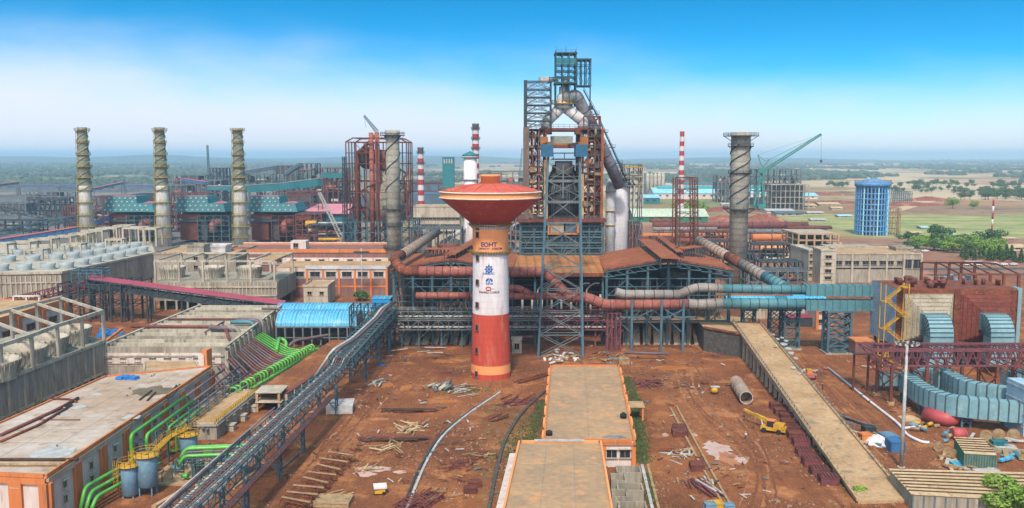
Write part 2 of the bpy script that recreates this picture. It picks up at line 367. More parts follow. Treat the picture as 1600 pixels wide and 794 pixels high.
gb.add([(x,y,0)for y in ys for x in xs],[(j*len(xs)+i,j*len(xs)+i+1,(j+1)*len(xs)+i+1,(j+1)*len(xs)+i)for j in range(len(ys)-1)for i in range(len(xs)-1)])
M['ground']=ground_material()
struct('ground',gb,M['ground'])
# low blue ridge on the left horizon
M['hill']=mat('scrub_hillside','#4f6058','#3c4c48','#7a7350',.004,.95,fine=.3)
hb=MB();nx,ny=90,14
hv=[]
for j in range(ny):
 for i in range(nx):
  x=-13000+22000*i/(nx-1);y=7000+6500*j/(ny-1)
  k=math.sin(math.pi*j/(ny-1))*max(0,min(1,(6500-x)/9000))**.8
  hv.append((x*y/9000,y,-8+k*(62+70*mnoise.fractal(V((x*.0006,y*.0005,1)),1,2,5))))
hb.add(hv,[(j*nx+i,j*nx+i+1,(j+1)*nx+i+1,(j+1)*nx+i)for j in range(ny-1)for i in range(nx-1)],True)
struct('hills',hb,M['hill'])
# haze: a closed box of even air
hz=MB();hz.bb((-30000,-60,-12),(30000,37000,150))
mh=bpy.data.materials.new('haze_air');mh.use_nodes=True;th=mh.node_tree
th.nodes.remove(th.nodes['Principled BSDF']);pv=N(th,'ShaderNodeVolumePrincipled');pv.inputs['Density'].default_value=.00012;pv.inputs['Color'].default_value=(.56,.80,1,1)
pv.inputs['Anisotropy'].default_value=.1
th.links.new(pv.outputs[0],th.nodes['Material Output'].inputs['Volume'])
struct('haze',hz,mh,'stuff','thin pale blue haze over the plain')
# ============================================================ generic builders
def lerp(a,b,t):return a+(b-a)*t
def trestle(root,mt,c0,w0,d0,c1,w1,d1,n,t,leg='leg',brace_mat=None,bt=None,cross=True,upto=None):
 """four legged lattice tower, each leg a part, the bracing one part"""
 c0,c1=V(c0),V(c1);bt=bt or t*.55
 def cor(k,i):c=c0.lerp(c1,k);w=lerp(w0,w1,k)/2;d=lerp(d0,d1,k)/2;return c+V(((-w,w,w,-w)[i],(-d,-d,d,d)[i],0))
 for i in range(4):
  m=MB();m.bar(cor(0,i),cor(1,i),t);part(leg,m,mt,root)
 m=MB()
 for j in range(upto or n):
  a,b=j/n,(j+1)/n
  for i in range(4):
   p,q,r_,s_=cor(a,i),cor(a,(i+1)%4),cor(b,(i+1)%4),cor(b,i)
   m.bar(s_,r_,bt)
   m.bar(p,r_,bt*.8)
   if cross:m.bar(q,s_,bt*.8)
 part('bracing',m,brace_mat or mt,root)
def truss(mb,p0,p1,w,h,n,t,deck=False,flat=None,diag=True,bt=None):
 """box truss; p0, p1 bottom centre line; upright section w x h"""
 p0,p1=V(p0),V(p1);d=(p1-p0);side=V((d.y,-d.x,0)).normalized()*(w/2);up=V((0,0,h));bt=bt or t*.6
 for s_ in(-1,1):
  for z in(0,1):mb.bar(p0+side*s_+up*z,p1+side*s_+up*z,t)
 for j in range(n+1):
  a=p0.lerp(p1,j/n)
  for s_ in(-1,1):mb.bar(a+side*s_,a+side*s_+up,bt)
  mb.bar(a-side,a+side,bt);mb.bar(a-side+up,a+side+up,bt)
  if j<n and diag:
   b=p0.lerp(p1,(j+1)/n)
   for s_ in(-1,1):
    if j%2:mb.bar(a+side*s_,b+side*s_+up,bt)
    else:mb.bar(a+side*s_+up,b+side*s_,bt)
   mb.bar(a-side+up,b+side+up,bt)if j%2 else mb.bar(a+side+up,b-side+up,bt)
def frame(root,mt,x0,x1,y0,y1,zs,nx,ny,t,brace=0.35,bt=None,bmat=None,seed=1,skip=0.0,colname='column'):
 """multi storey steel skeleton: columns parts, floor beams per level parts, bracing part"""
 rr=random.Random(seed);bt=bt or t*.7
 X_=[lerp(x0,x1,i/nx)for i in range(nx+1)];Y_=[lerp(y0,y1,i/ny)for i in range(ny+1)]
 per=[(i,j)for i in range(nx+1)for j in range(ny+1)if i in(0,nx)or j in(0,ny)]
 for i,j in per:
  m=MB();m.bar((X_[i],Y_[j],zs[0]),(X_[i],Y_[j],zs[-1]),t);part(colname,m,mt,root)
 br=MB()
 for k,z in enumerate(zs[1:],1):
  m=MB()
  for j in range(ny+1):
   if rr.random()>=skip or j in(0,ny):m.bar((x0,Y_[j],z),(x1,Y_[j],z),bt)
  for i in range(nx+1):
   if rr.random()>=skip or i in(0,nx):m.bar((X_[i],y0,z),(X_[i],y1,z),bt)
  part('floor_beams',m,bmat or mt,root)
  for i in range(nx):
   for yy in(y0,y1):
    if rr.random()<brace:
     if rr.random()<.5:br.bar((X_[i],yy,zs[k-1]),(X_[i+1],yy,z),bt*.6)
     else:br.bar((X_[i+1],yy,zs[k-1]),(X_[i],yy,z),bt*.6)
  for j in range(ny):
   for xx in(x0,x1):
    if rr.random()<brace:br.bar((xx,Y_[j],zs[k-1]),(xx,Y_[j+1],z),bt*.6)
 if br.v:part('bracing',br,bmat or mt,root)
def handrail(mb,pts,h=1.1,t=.06,step=2.0,closed=False):
 P=[V(p)for p in pts]+([V(pts[0])]if closed else[])
 for a,b in zip(P,P[1:]):
  n=max(1,int((b-a).length/step))
  for z in(h,h*.5):mb.bar(a+V((0,0,z)),b+V((0,0,z)),t)
  for i in range(n+1):c=a.lerp(b,i/n);mb.bar(c,c+V((0,0,h)),t)
def banded_tube(path,r,n=12,step=3.0,fr=1.06,fw=.25):
 """pipe with joint flanges: returns (pipe, bands)"""
 m=MB();m.tube(path,r,n);b=MB();P=[V(p)for p in path];acc=0
 for a,c in zip(P,P[1:]):
  L=(c-a).length
  if L<1e-4:continue
  u=(c-a)/L;d=step-acc
  while d<L:
   q=a+u*d;b.tube([q-u*fw/2,q+u*fw/2],r*fr,n);d+=step
  acc=(acc+L)%step
 return m,b
_win={}
def window(parent,c,w,h,face,mt=None,sill=True,name='window',frame_mat=None):
 """window unit: pane + reveal frame + sill, face = outward angle in plan"""
 key=(round(w,2),round(h,2),mt,sill,frame_mat)
 if key not in _win:
  m=MB();m.m=0
  for s_ in(-1,1):m.box((s_*w/2,-.03,0),(.12,.22,h+.12))
  m.box((0,-.03,h/2),(w,.22,.12));m.box((0,-.02,0),(.08,.1,h))
  if sill:m.box((0,-.12,-h/2-.06),(w+.4,.5,.12));m.box((0,-.22,h/2+.2),(w+.5,.7,.1))
  p_=MB();p_.box((0,.03,0),(w,.10,h))
  _win[key]=(_mesh(m,M[frame_mat or 'conc_light'],(0,0,0),name),_mesh(p_,M[mt or 'glass'],(0,0,0),'pane'))
 o=bpy.data.objects.new(name,_win[key][0]);COL.objects.link(o);o.parent=parent
 o.location=V(c)-V(parent['org']);o.rotation_euler.z=face+math.pi/2
 q=bpy.data.objects.new('pane',_win[key][1]);COL.objects.link(q);q.parent=o;return o
def plan(px_corners,z):return[G(px,py,z)for px,py in px_corners]
def rect(c,w,d,rz):
 ex=V((math.cos(rz),math.sin(rz),0));ey=V((-math.sin(rz),math.cos(rz),0));c=V((c[0],c[1],0))
 return[c-ex*w/2-ey*d/2,c+ex*w/2-ey*d/2,c+ex*w/2+ey*d/2,c-ex*w/2+ey*d/2]
def parapet(mb,pts,z,h,t,cap=0):
 n=len(pts)
 for i in range(n):
  a,b=V((pts[i][0],pts[i][1],0)),V((pts[(i+1)%n][0],pts[(i+1)%n][1],0));u=(b-a).normalized()
  mb.bar(a+u*t/2*(1 if i%2 else-1)+V((0,0,z+h/2)),b-u*t/2*(1 if i%2 else-1)+V((0,0,z+h/2)),t,h)
def face_pts(pts,i):
 a,b=V((pts[i][0],pts[i][1],0)),V((pts[(i+1)%4][0],pts[(i+1)%4][1],0));u=(b-a).normalized();nrm=V((u.y,-u.x,0));return a,b,u,nrm,math.atan2(nrm.y,nrm.x)
ROT=R(-3.2)
# ============================================================ elevated water tank (the red tower)
wt=V((X(767,259,0),259,0))
T=thing('water_tower','tall red, white and orange water tower with a wide cone tank on top','water tower',wt)
def zt(y):return Z(y,259)
def rt(px,y):return px*(259*math.cos(PITCH)+(HC-zt(y))*math.sin(PITCH))/FPX
m=MB();m.lathe(wt,[(rt(31.3,598),-.2),(rt(31,580),zt(579))],40,caps=(False,False));m.lathe(wt,[(rt(30.9,566),zt(566)),(rt(28.4,488),zt(488))],40,caps=(False,False));part('lower_shaft',m,M['brick'],T)
m=MB();m.lathe(wt,[(rt(31,579)+.02,zt(579)),(rt(30.9,566)+.02,zt(566))],40,caps=(False,False));part('painted_band',m,M['peach'],T)
m=MB();m.lathe(wt,[(rt(28.4,488),zt(488)),(rt(27.6,396),zt(392))],40,caps=(False,False));part('middle_shaft',m,M['white'],T)
m=MB();m.lathe(wt,[(rt(27.8,392)+.03,zt(392)),(rt(27.8,357)+.03,zt(357))],40,caps=(False,False));part('upper_shaft',m,M['peach'],T)
m=MB();m.lathe(wt,[(rt(27.6,357),zt(357)),(rt(29,352),zt(352)),(rt(29.3,349),zt(349.4))],40,caps=(False,False));part('shaft_collar',m,M['white'],T)
m=MB();m.lathe(wt,[(rt(29.4,349),zt(349.6)),(rt(79,310),zt(309))],56,caps=(True,False));part('tank_cone',m,M['brick'],T)
m=MB();m.m=0
m.lathe(wt,[(rt(78.5,309),zt(309.5)),(rt(80.5,309),zt(308.8)),(rt(80.5,307),zt(307.6)),(rt(79,307),zt(307.4)),(rt(79,301),zt(300.2)),(rt(81,301),zt(300)),(rt(81,299),zt(299)),(rt(77,299),zt(298.2))],56,
  mats=[1,1,1,0,1,1,1],caps=(False,False));part('rim_band',m,[M['peach'],M['whitewall']],T)
m=MB();m.lathe(wt,[(rt(77.5,299),zt(298.6)),(rt(66,296),zt(295.5)),(rt(48,291),zt(291)),(rt(30,288),zt(288)),(rt(15,287),zt(286.5))],48);part('dome_roof',m,M['domered'],T)
m=MB();m.lathe(wt,[(rt(15,287),zt(288)),(rt(15,277),zt(276)),(rt(16.6,277),zt(275.8)),(rt(16.6,273),zt(273.5)),(rt(16,273),zt(273))],32);part('roof_drum',m,M['peach'],T)
m=MB()
for k in range(12):
 a=2*math.pi*k/12+.2
 pr=[(rt(15.2,287),zt(286.4)),(rt(48.5,291),zt(290.4)),(rt(77,299),zt(298.0))]
 pts=[wt+V((r*math.cos(a),r*math.sin(a),z))for r,z in pr]
 for p,q in zip(pts,pts[1:]):m.bar(p,q,.18)
part('roof_rib',m,M['domered'],T)
m=MB();handrail(m,[wt+V((rt(78,300)*math.cos(a),rt(78,300)*math.sin(a),zt(298.2)))for a in[R(150+8*i)for i in range(12)]],1.0,.06,2);part('railing',m,M['yellow'],T)
for yy,pr,lab in((352,33,None),(393,32,None)):
 m=MB();r0=rt(28,yy);r1=rt(pr,yy)
 m.lathe(wt,[(r0,zt(yy)),(r1,zt(yy)),(r1,zt(yy)+.25),(r0,zt(yy)+.25)],40,caps=(False,False))
 rr=random.Random(yy)
 for k in range(46):
  a=2*math.pi*k/46;L=r1+rr.uniform(-.1,.8)
  m.bar(wt+V((r0*math.cos(a),r0*math.sin(a),zt(yy)+.35)),wt+V((L*math.cos(a),L*math.sin(a),zt(yy)+.35)),.16)
  m.bar(wt+V((r1*math.cos(a),r1*math.sin(a),zt(yy))),wt+V((r1*math.cos(a),r1*math.sin(a),zt(yy)+rr.choice((.9,1.0,.5)))),.09)
  m.bar(wt+V((r0*math.cos(a),r0*math.sin(a),zt(yy)-.9)),wt+V((r1*math.cos(a),r1*math.sin(a),zt(yy))),.1)
 part('work_platform',m,mat('scaffold_plank_%d'%yy,'#8b7433','#6b5a30','#9b8450',.8,.85),T)
for py in(353,365,401,438,473,508,543,579):
 a=R(-90-44);z=zt(py);r=rt(29.5,py);c=wt+V((r*.975*math.cos(a),r*.975*math.sin(a),z))
 r_true=lerp(rt(31,598),rt(27.6,396),min(1,max(0,z/zt(396))));c=wt+V((math.cos(a)*(r_true-.05),math.sin(a)*(r_true-.05),z))
 m=MB();m.m=0;m.box(c,(1.0,.3,1.5),a+math.pi/2);m.m=1
 n_=V((math.cos(a),math.sin(a),0));t_=V((-n_.y,n_.x,0))
 m.box(c+t_*.55+n_*.1,(.14,.35,1.6),a+math.pi/2);m.box(c-t_*.55+n_*.1,(.14,.35,1.6),a+math.pi/2);m.box(c+n_*.16-V((0,0,.85)),(1.5,.5,.16),a+math.pi/2)
 part('window',m,[M['void'],M['mauvewall']],T)
 # lettering and emblems, wrapped onto the round shaft
M['navy']=mat('navy_lettering','#1d2f6b','#1a2a60',None,.5,.6,fine=.1)
M['bluelogo']=mat('blue_emblem','#1f5a96','#1b5088',None,.5,.6,fine=.1)
M['redlogo']=mat('red_emblem','#a83a2a','#983426',None,.5,.6,fine=.1)
M['greyink']=mat('brown_grey_lettering','#5c4347','#523c40',None,.5,.6,fine=.1)
def wrap(vs,cz,rad,ang0):
 out=[]
 for x,y,z in vs:
  a=ang0+x/rad;r=rad+z;out.append((wt.x+r*math.cos(a),wt.y+r*math.sin(a),cz+y))
 return out
A0=R(-90)-(-1.5/28)
def text_mesh(body,size,bold=.0):
 cu=bpy.data.curves.new('lettering','FONT');cu.body=body;cu.size=size;cu.align_x='CENTER';cu.align_y='CENTER';cu.extrude=.03;cu.offset=bold;cu.resolution_u=3
 ob=bpy.data.objects.new('lettering',cu);COL.objects.link(ob);dg=bpy.context.evaluated_depsgraph_get();me=bpy.data.meshes.new_from_object(ob.evaluated_get(dg))
 vs=[tuple(v.co)for v in me.vertices];fs=[tuple(p.vertices)for p in me.polygons]
 bpy.data.objects.remove(ob);bpy.data.curves.remove(cu);bpy.data.meshes.remove(me);return vs,fs
def tower_text(body,py,size,mt,width=None,bold=.0,px=767):
 vs,fs=text_mesh(body,size,bold)
 if width:
  w=max(v[0]for v in vs)-min(v[0]for v in vs);k=width/w;vs=[(v[0]*k,v[1],v[2])for v in vs]
 z=zt(py);rad=(rt(27.8,375)+.04)if py<392 else lerp(rt(27.6,396),rt(28.4,488),(py-396)/92)+.02
 off=(px-767)*rt(1,py);vs=[(v[0]+off,v[1],v[2]+.02)for v in vs]
 m=MB();m.add(wrap(vs,z,rad,R(-90)),fs,False);return part('lettering',m,mt,T)
tower_text('EOHT',380,1.75,M['navy'],4.7,.05,765)
tower_text('CAPACITY - 4750CUM',386.2,.82,M['navy'],7.3,.02,767)
tower_text('NMDC',424.3,.85,M['bluelogo'],3.4,.02,764.5)
tower_text('TATA',439.6,.8,M['bluelogo'],2.2,.03,765.5)
tower_text('DANIELI CORUS',453,.85,M['greyink'],6.2,.02,765)
def emblem(shape,py,px,mt):
 vs,fs=shape;rad=lerp(rt(27.6,396),rt(28.4,488),(py-396)/92)+.04;off=(px-767)*rt(1,py)
 m=MB();m.add(wrap([(x+off,y,0)for x,y in vs],zt(py),rad,R(-90)),fs,False);part('emblem',m,mt,T)
def ring2(r0,r1,n=24,a0=0,a1=360,cy=0,cx=0,sy=1):
 vs=[];fs=[]
 for i in range(n+1):
  a=R(lerp(a0,a1,i/n));vs+=[(cx+r0*math.cos(a),cy+sy*r0*math.sin(a)),(cx+r1*math.cos(a),cy+sy*r1*math.sin(a))]
  if i<n:fs.append((2*i,2*i+1,2*i+3,2*i+2))
 return vs,fs
def join2(*sh):
 vs=[];fs=[]
 for v,f in sh:o=len(vs);vs+=v;fs+=[tuple(i+o for i in q)for q in f]
 return vs,fs
def sq(cx,cy,w,h,a=0):
 c,s_=math.cos(a),math.sin(a);return[(cx+x*c-y*s_,cy+x*s_+y*c)for x,y in((-w/2,-h/2),(w/2,-h/2),(w/2,h/2),(-w/2,h/2))],[(0,1,2,3)]
gear=join2(ring2(.62,.95),ring2(.0,.34,16),*[sq(1.05*math.cos(R(45*k)),1.05*math.sin(R(45*k)),.42,.42,R(45*k))for k in range(8)],*[sq(.45*math.cos(R(45*k)),.45*math.sin(R(45*k)),.4,.16,R(45*k))for k in range(8)],sq(0,1.45,.14,.5))
emblem(gear,417.5,765,M['bluelogo'])
arcs=join2(ring2(.55,1.15,14,20,84,-.35,0,.95),ring2(.55,1.15,14,96,160,-.35,0,.95),sq(0,-.25,.3,.7),sq(-.75,-.15,.5,.35,.5),sq(.75,-.15,.5,.35,-.5))
emblem(arcs,434.8,765.5,M['bluelogo'])
dc=join2(ring2(.3,.62,16,60,330,0,-.35),ring2(.3,.62,16,-120,120,0,.1))
emblem(dc,447.5,765,M['redlogo']);emblem(sq(1.15,0,.5,.16),447.5,765,M['greyink'])
# ============================================================ casthouse halls with rusty roofs
def casthouse(px0,px1,pxr,name_label,yb,bays,seed,platelab):
 Y0=302;ze=Z(421,Y0);zr=Z(404.5,Y0);x0,x1,xr=X(px0,Y0,ze),X(px1,Y0,ze),X(pxr,Y0,zr)
 dx=.055*(yb-Y0);zd=8.2
 T=thing('casthouse',name_label,'casthouse',((x0+x1)/2,Y0,0),'casthouse halls of the blast furnace')
 N_=12;m=MB();top=[]
 for i in range(N_+1):
  t=i/N_;x=lerp(x0-1,x1+1,t);k=1-abs(x-xr)/max(abs(x0-xr),abs(x1-xr));z=ze+(zr-ze)*max(0,k)**.85;top.append((x,z))
 for(xa,za),(xb_,zb)in zip(top,top[1:]):
  m.slab((xa,Y0-1,za),(xb_,Y0-1,zb),(xb_+dx,yb,zb-.2),(xa+dx,yb,za-.2),.35)
 part('roof',m,M['rustroof'],T)
 m=MB()
 for(xa,za),(xb_,zb)in zip(top,top[1:]):m.slab((xa,Y0-1.2,za+.12),(xb_,Y0-1.2,zb+.12),(xb_,Y0-.4,zb+.15),(xa,Y0-.4,za+.15),.55)
 part('roof_edge',m,M['rust'],T)
 m=MB()
 for(xa,za),(xb_,zb)in zip(top,top[1:]):
  m.bar((xa,Y0-.6,za-.7),(xb_,Y0-.6,zb-.7),.55,.9);m.bar((xa,Y0-.6,za-2.6),(xb_,Y0-.6,za-2.6+(zb-za)*.4),.3)
  m.bar((xa,Y0-.6,za-.7),(xb_,Y0-.6,za-2.6),.22)
 part('roof_truss',m,M['tealsteel'],T)
 rr=random.Random(seed)
 for i in range(bays+1):
  x=lerp(x0,x1,i/bays)
  zz=ze+(zr-ze)*max(0,1-abs(x-xr)/max(abs(x0-xr),abs(x1-xr)))-.5
  m=MB();m.bar((x,Y0,0),(x,Y0,zz),.8,.8);m.bar((x,Y0+1.6,0),(x,Y0+1.6,zz-1),.5);part('column',m,M['tealsteel'],T)
  m=MB();m.bar((x+1.4,Y0+5,0),(x+1.4,Y0+5,zd-.3),1.5,1.5);part('concrete_column',m,M['conc_warm'],T)
 m=MB()
 for i in range(bays):
  xa,xb_=lerp(x0,x1,i/bays),lerp(x0,x1,(i+1)/bays)
  for z in(zd+.4,12.6,15.2,17.4,20.4,23.2):m.bar((xa,Y0-.1,z),(xb_,Y0-.1,z),.32)
  if i%2:m.bar((xa,Y0,zd),(xb_,Y0,14),.28);m.bar((xb_,Y0,17),(xa,Y0,22),.24)
  else:m.bar((xb_,Y0,zd),(xa,Y0,14),.28);m.bar((xa,Y0,17),(xb_,Y0,23),.24)
  for q in range(3):xx=lerp(xa,xb_,rr.random());m.bar((xx,Y0+.6,12),(xx,Y0+.6,23),.18)
 part('wall_girts',m,M['tealsteel'],T)
 m=MB();m.bb((x0-.5,Y0+1,zd-.6),(x1+.5,yb,zd));part('floor_slab',m,M['conc_warm'],T)
 m=MB()
 for k in range(16):
  x=rr.uniform(x0+2,x1-6);z=zd+rr.choice((2,4,7,9,12,14));yy=Y0+rr.uniform(4,16);w=rr.uniform(3,14);m.bb((x,yy,z),(min(x+w,x1-1),yy+1.5,z+rr.uniform(.5,2.2)))
 for k in range(40):
  x=rr.uniform(x0+1,x1-1);m.bar((x,Y0+rr.uniform(3,12),zd),(x+rr.uniform(-1,1)*3,Y0+rr.uniform(3,12),zd+rr.uniform(6,15)),rr.uniform(.2,.6))
 part('inner_plant',m,mat('inner_plant_%d'%seed,'#4f5350','#6b4436','#6e7b80',.25,.8,fine=.4),T)
 m=MB();m.bb((x0,Y0+22,zd),(x1,Y0+22.4,ze-1));m.bb((x0,Y0+26,0),(x1,Y0+26.4,zd-.7));part('inner_wall',m,M['darksteel'],T)
 m=MB()
 for i in range(bays):
  xa=lerp(x0,x1,i/bays)+2.5
  for q in range(2):
   a=V((xa+q*3.4,Y0-2.5+3,.4));m.slab(a,a+V((2.3,0,0)),a+V((4.3,17,7)),a+V((2,17,7)),.4)
 part('runner_chute',m,M['conc_light'],T)
 return T,x0,x1,ze,zr,dx
cr_,rx0,rx1,zE,zR,rdx=casthouse(948,1141,1045,'right casthouse under a shallow rusty gable roof with open teal steel front',352,6,5,'b')
cl_,lx0,lx1,_,_,ldx=casthouse(615,795,705,'left casthouse behind the red water tower with rusty gable roof',352,6,9,'a')
# roof monitors: rusty covered strips that stand on the casthouse roofs
def monitor(px_a,px_b,w,z0,z1,label):
 a,b=V((*px_a,0)),V((*px_b,0));u=(b-a).normalized();s_=V((u.y,-u.x,0))*w/2
 T=thing('roof_monitor',label,'roof monitor',(a.x,a.y,z0),'rusty monitors on the casthouse roofs')
 m=MB();m.slab(a-s_+V((0,0,z1)),a+s_+V((0,0,z1)),b+s_+V((0,0,z1)),b-s_+V((0,0,z1)),.3);part('cover',m,M['rustroof'],T)
 m=MB()
 n=8
 for i in range(n+1):
  p=a.lerp(b,i/n)
  for q in(-1,1):m.bar(p+s_*q+V((0,0,z0)),p+s_*q+V((0,0,z1-.3)),.3)
  if i<n:
   p2=a.lerp(b,(i+1)/n)
   for q in(-1,1):m.bar(p+s_*q+V((0,0,z0)),p2+s_*q+V((0,0,z1-.3)),.2)
 part('post_frame',m,M['darksteel'],T);return T
def pt(px,py,z):g=G(px,py,z);return(g.x,g.y)
zm=31.5
monitor(pt(1048,403,zm),pt(1010,374,zm),6.5,28,zm,'wide rusty monitor running back over the right casthouse ridge')
monitor(pt(1062,393,zm),pt(1030,369,zm),2.6,28,zm,'narrow rusty walkway monitor beside the wide one on the right roof')
monitor(pt(1060,388,zm),pt(1093,384,zm),5,27,zm,'short cross monitor at the far end of the right roof')
monitor(pt(703,397,zm),pt(748,372,zm),4,27.5,zm,'sloping rusty monitor left of the water tower on the left roof')
monitor(pt(665,388,zm),pt(712,388,zm),5,26.5,zm,'low cross monitor at the back edge of the left roof')
# centre roof
T=thing('furnace_front_hall','centre hall with ochre sheet roof below the blast furnace block','hall',(X(870,303,0),303,0))
zc=Z(426,303);xa,xb_=X(796,303,zc),X(947,303,zc);zc2=zc+1.2
m=MB();m.slab((xa,302.4,zc),(xb_,302.4,zc),(xb_+2,346,zc2),(xa+1,346,zc2),.4);part('roof',m,M['tanroof'],T)
m=MB();m.bb((xa,302,zc-1.3),(xb_,302.3,zc-.1));part('fascia',m,M['rust'],T)
m=MB()
for z in(9,12,15,17.3,19.6,21.6):m.bb((xa,309,z),(xb_,309.4,z+.35))
part('girts',m,M['maroon'],T)
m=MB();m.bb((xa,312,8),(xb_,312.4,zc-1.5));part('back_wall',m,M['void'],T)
for i in range(5):
 x=lerp(xa+1,xb_-1,i/4);m=MB();m.bar((x,304,0),(x,304,zc-.6),.7);part('column',m,M['tealsteel'],T)
m=MB()
for i in range(9):
 x=lerp(xa+3,xb_-3,i/8)
 if i in(2,3,6,7):m.tube(bend([(x,306,12),(x,306,19),(x+2.4,306,21),(x+4.5,306,21)],1),.28,8)
 m.tube([(x+1.5,306.5,9),(x+1.5,306.5,17)],.4,8)
part('riser_pipes',m,M['galv'],T)
# ============================================================ blast furnace
YB=346;zb0=Z(400,YB);zb1=Z(343,YB);xL,xR=X(813,YB,zb0),X(942,YB,zb0);dF=30
T=thing('furnace_block','teal louvred steel block under the blast furnace tower','steel block',((xL+xR)/2,YB,zb0))
m=MB();m.bb((xL+.6,YB+.8,zb0),(xR-.6,YB+dF,zb1-1));part('core',m,M['darksteel'],T)
for i in range(7):
 m=MB();x=lerp(xL,xR,i/6);m.bar((x,YB,zb0-.5),(x,YB,zb1),.9 if i in(0,6)else .5);part('column',m,M['tealsteel'],T)
for j in range(6):
 m=MB();z=lerp(zb0+.6,zb1-3,j/5);m.bb((xL,YB-.2,z),(xR,YB+.3,z+.7));m.bb((xL,YB+.3,z+1.2),(xR,YB+.6,z+1.45));part('louvre_band',m,M['tealsteel'],T)
m=MB()
for i in range(12):
 x=lerp(xL,xR,i/12);x2=lerp(xL,xR,(i+1)/12);m.bar((x,YB,lerp(zb0,zb1,(i%3)/3)),(x2,YB,lerp(zb0,zb1,(i%3+1)/3)),.22)
 m.bar((x2,YB+.1,lerp(zb0,zb1,((i+1)%3)/3)),(x,YB+.1,lerp(zb0,zb1,((i+1)%3+1)/3)),.2)
part('bracing',m,M['greysteel'],T)
m=MB();m.bb((xL-1,YB-2,zb1-1),(xR+1,YB+dF+1,zb1+.2));part('platform',m,M['maroon'],T)
m=MB();handrail(m,[(xL-1,YB-2,zb1+.2),(xR+1,YB-2,zb1+.2)],1.2,.09,2);part('railing',m,M['greysteel'],T)
m=MB();xc=X(880,YB,zb1);m.bb((xc-5.3,YB-1.4,zb1-5.8),(xc+6,YB-.4,zb1-5.2));m.bb((xc+5.2,YB-1.4,zb1-5.6),(xc+6,YB-.6,zb1-1.1));m.bb((xc-6,YB-1.4,zb1-5.8),(xc-5.3,YB-.6,zb1-1.1));part('loading_bay',m,M['orange'],T)
m=MB();m.bb((xc-5,YB-.9,zb1-5.1),(xc+.2,YB-.3,zb1-1.3));part('bay_panel',m,M['buffpanel'],T)
m=MB();m.bb((xc+.9,YB-.8,zb1-5.1),(xc+5,YB-.3,zb1-1.3));part('bay_door',m,M['slatesheet'],T)
zf0=zb1+.2;zf1=Z(201,YB)
T=thing('blast_furnace_tower','rusty skeleton tower of the blast furnace with grey vessel inside','blast furnace',(X(880,YB,zf0),YB,zf0))
zz=[zf0]+[Z(y,YB)for y in(320,306,289,272,262,244,231,214,202)]
xl0,xl1=X(822,YB,60),X(853,YB,60);xr0,xr1=X(908,YB,60),X(941,YB,60)
for s_,(xa,xb_)in enumerate(((xl0,xl1),(xr0,xr1))):
 frame(T,M['rust'],xa,xb_,YB+2,YB+26,zz,3,3,.62,.75,.42,M['rust']if s_ else M['maroon'],seed=3+s_)
 rr=random.Random(40+s_);m=MB()
 for z in zz[1:]:m.bb((xa-.3,YB+1.6,z-.1),(xb_+.3,YB+26,z+.06))
 part('floor_plates',m,M['hopper'],T)
 gm_=[mat('tower_gear_%d%d'%(s_,q),c_,'#4a3832','#84806f',.5,.75,fine=.4)for q,c_ in enumerate(('#4b4a4c','#7a4a34','#8c8a80','#a8835a'))]
 for k in range(96):
  m=MB();x=rr.uniform(xa,xb_);z=rr.uniform(zf0,zf1-3);y=YB+rr.uniform(0,20);w,h=rr.uniform(.4,3),rr.uniform(.4,2.6)
  if k%3:m.bb((x,y,z),(min(x+w,xb_),y+1.2,z+h))
  else:m.tube([(x,y,z),(min(x+w*2,xb_),y,z)]if k%2 else[(x,y,z),(x,y,z+h*2)],rr.uniform(.2,.5),7)
  part('equipment',m,gm_[k%4],T)
 m=MB()
 for z in zz:handrail(m,[(xa-.3,YB+1.6,z+.05),(xb_+.3,YB+1.6,z+.05)],1.1,.09,1.8)
 part('railing',m,M['greysteel'],T)
m=MB();xq=X(828,YB,60);m.bb((xq-2.6,YB-.6,zf0),(xq-.3,YB+2,zf1+.5));part('cable_shaft',m,mat('grey_brown_cladding','#6a6058','#4f4843','#7a5a48',.3,.8,streak=True),T)
m=MB();xq=X(938,YB,60);m.bb((xq+.3,YB-.2,zf0),(xq+1.2,YB+1.2,zf1));part('corner_column',m,mat('orange_rust_column','#9c5730','#7c4128',None,.3,.85),T)
m=MB();xq=X(846,YB,60);m.bb((xq+1,YB+1.5,zf0),(xq+2.6,YB+3,Z(250,YB)));xq=X(916,YB,60);m.bb((xq-2.4,YB+1.5,zf0),(xq-.7,YB+3,Z(272,YB)));part('buff_shaft',m,M['conc_warm'],T)
for y in(202,229,283,316):
 for o in(1,20):m=MB();z=Z(y,YB);m.bb((xl1-.3,YB+o,z-.5),(xr0+.3,YB+o+.7,z+.5));part('cross_girder',m,M['maroon']if y<230 else M['greysteel'],T)
m=MB();xm0,xm1=xl1+.8,xr0-.8
for za,zbb in((zf0,zf0+9),(zf0+9,Z(283,YB)),(Z(283,YB),Z(255,YB))):
 m.bar((xm0,YB+1.2,za),(xm1,YB+1.2,zbb),.3);m.bar((xm1,YB+1.1,za),(xm0,YB+1.1,zbb),.3)
m.bar((X(880,YB,50),YB+1,zf0+8),(X(880,YB,50),YB+1,Z(258,YB)),.5)
part('front_bracing',m,M['greysteel'],T)
xc=X(880,YB+12,55);c=V((xc,YB+12,0))
m=MB();m.lathe(c,[(6,zf0),(7.4,zf0+5),(7.4,zf0+8),(6.6,zf0+12),(5.6,Z(275,YB)),(4.6,Z(266,YB)),(4.6,Z(258,YB))],20);part('vessel',m,M['hopper'],T)
m=MB()
for k,z in enumerate((zf0+6,zf0+10,zf0+14,Z(278,YB))):r=(8.4,8,7.4,6.8)[k];m.lathe(c,[(r-1.5,z),(r,z),(r,z+.4),(r-1.5,z+.4)],20,caps=(False,False))
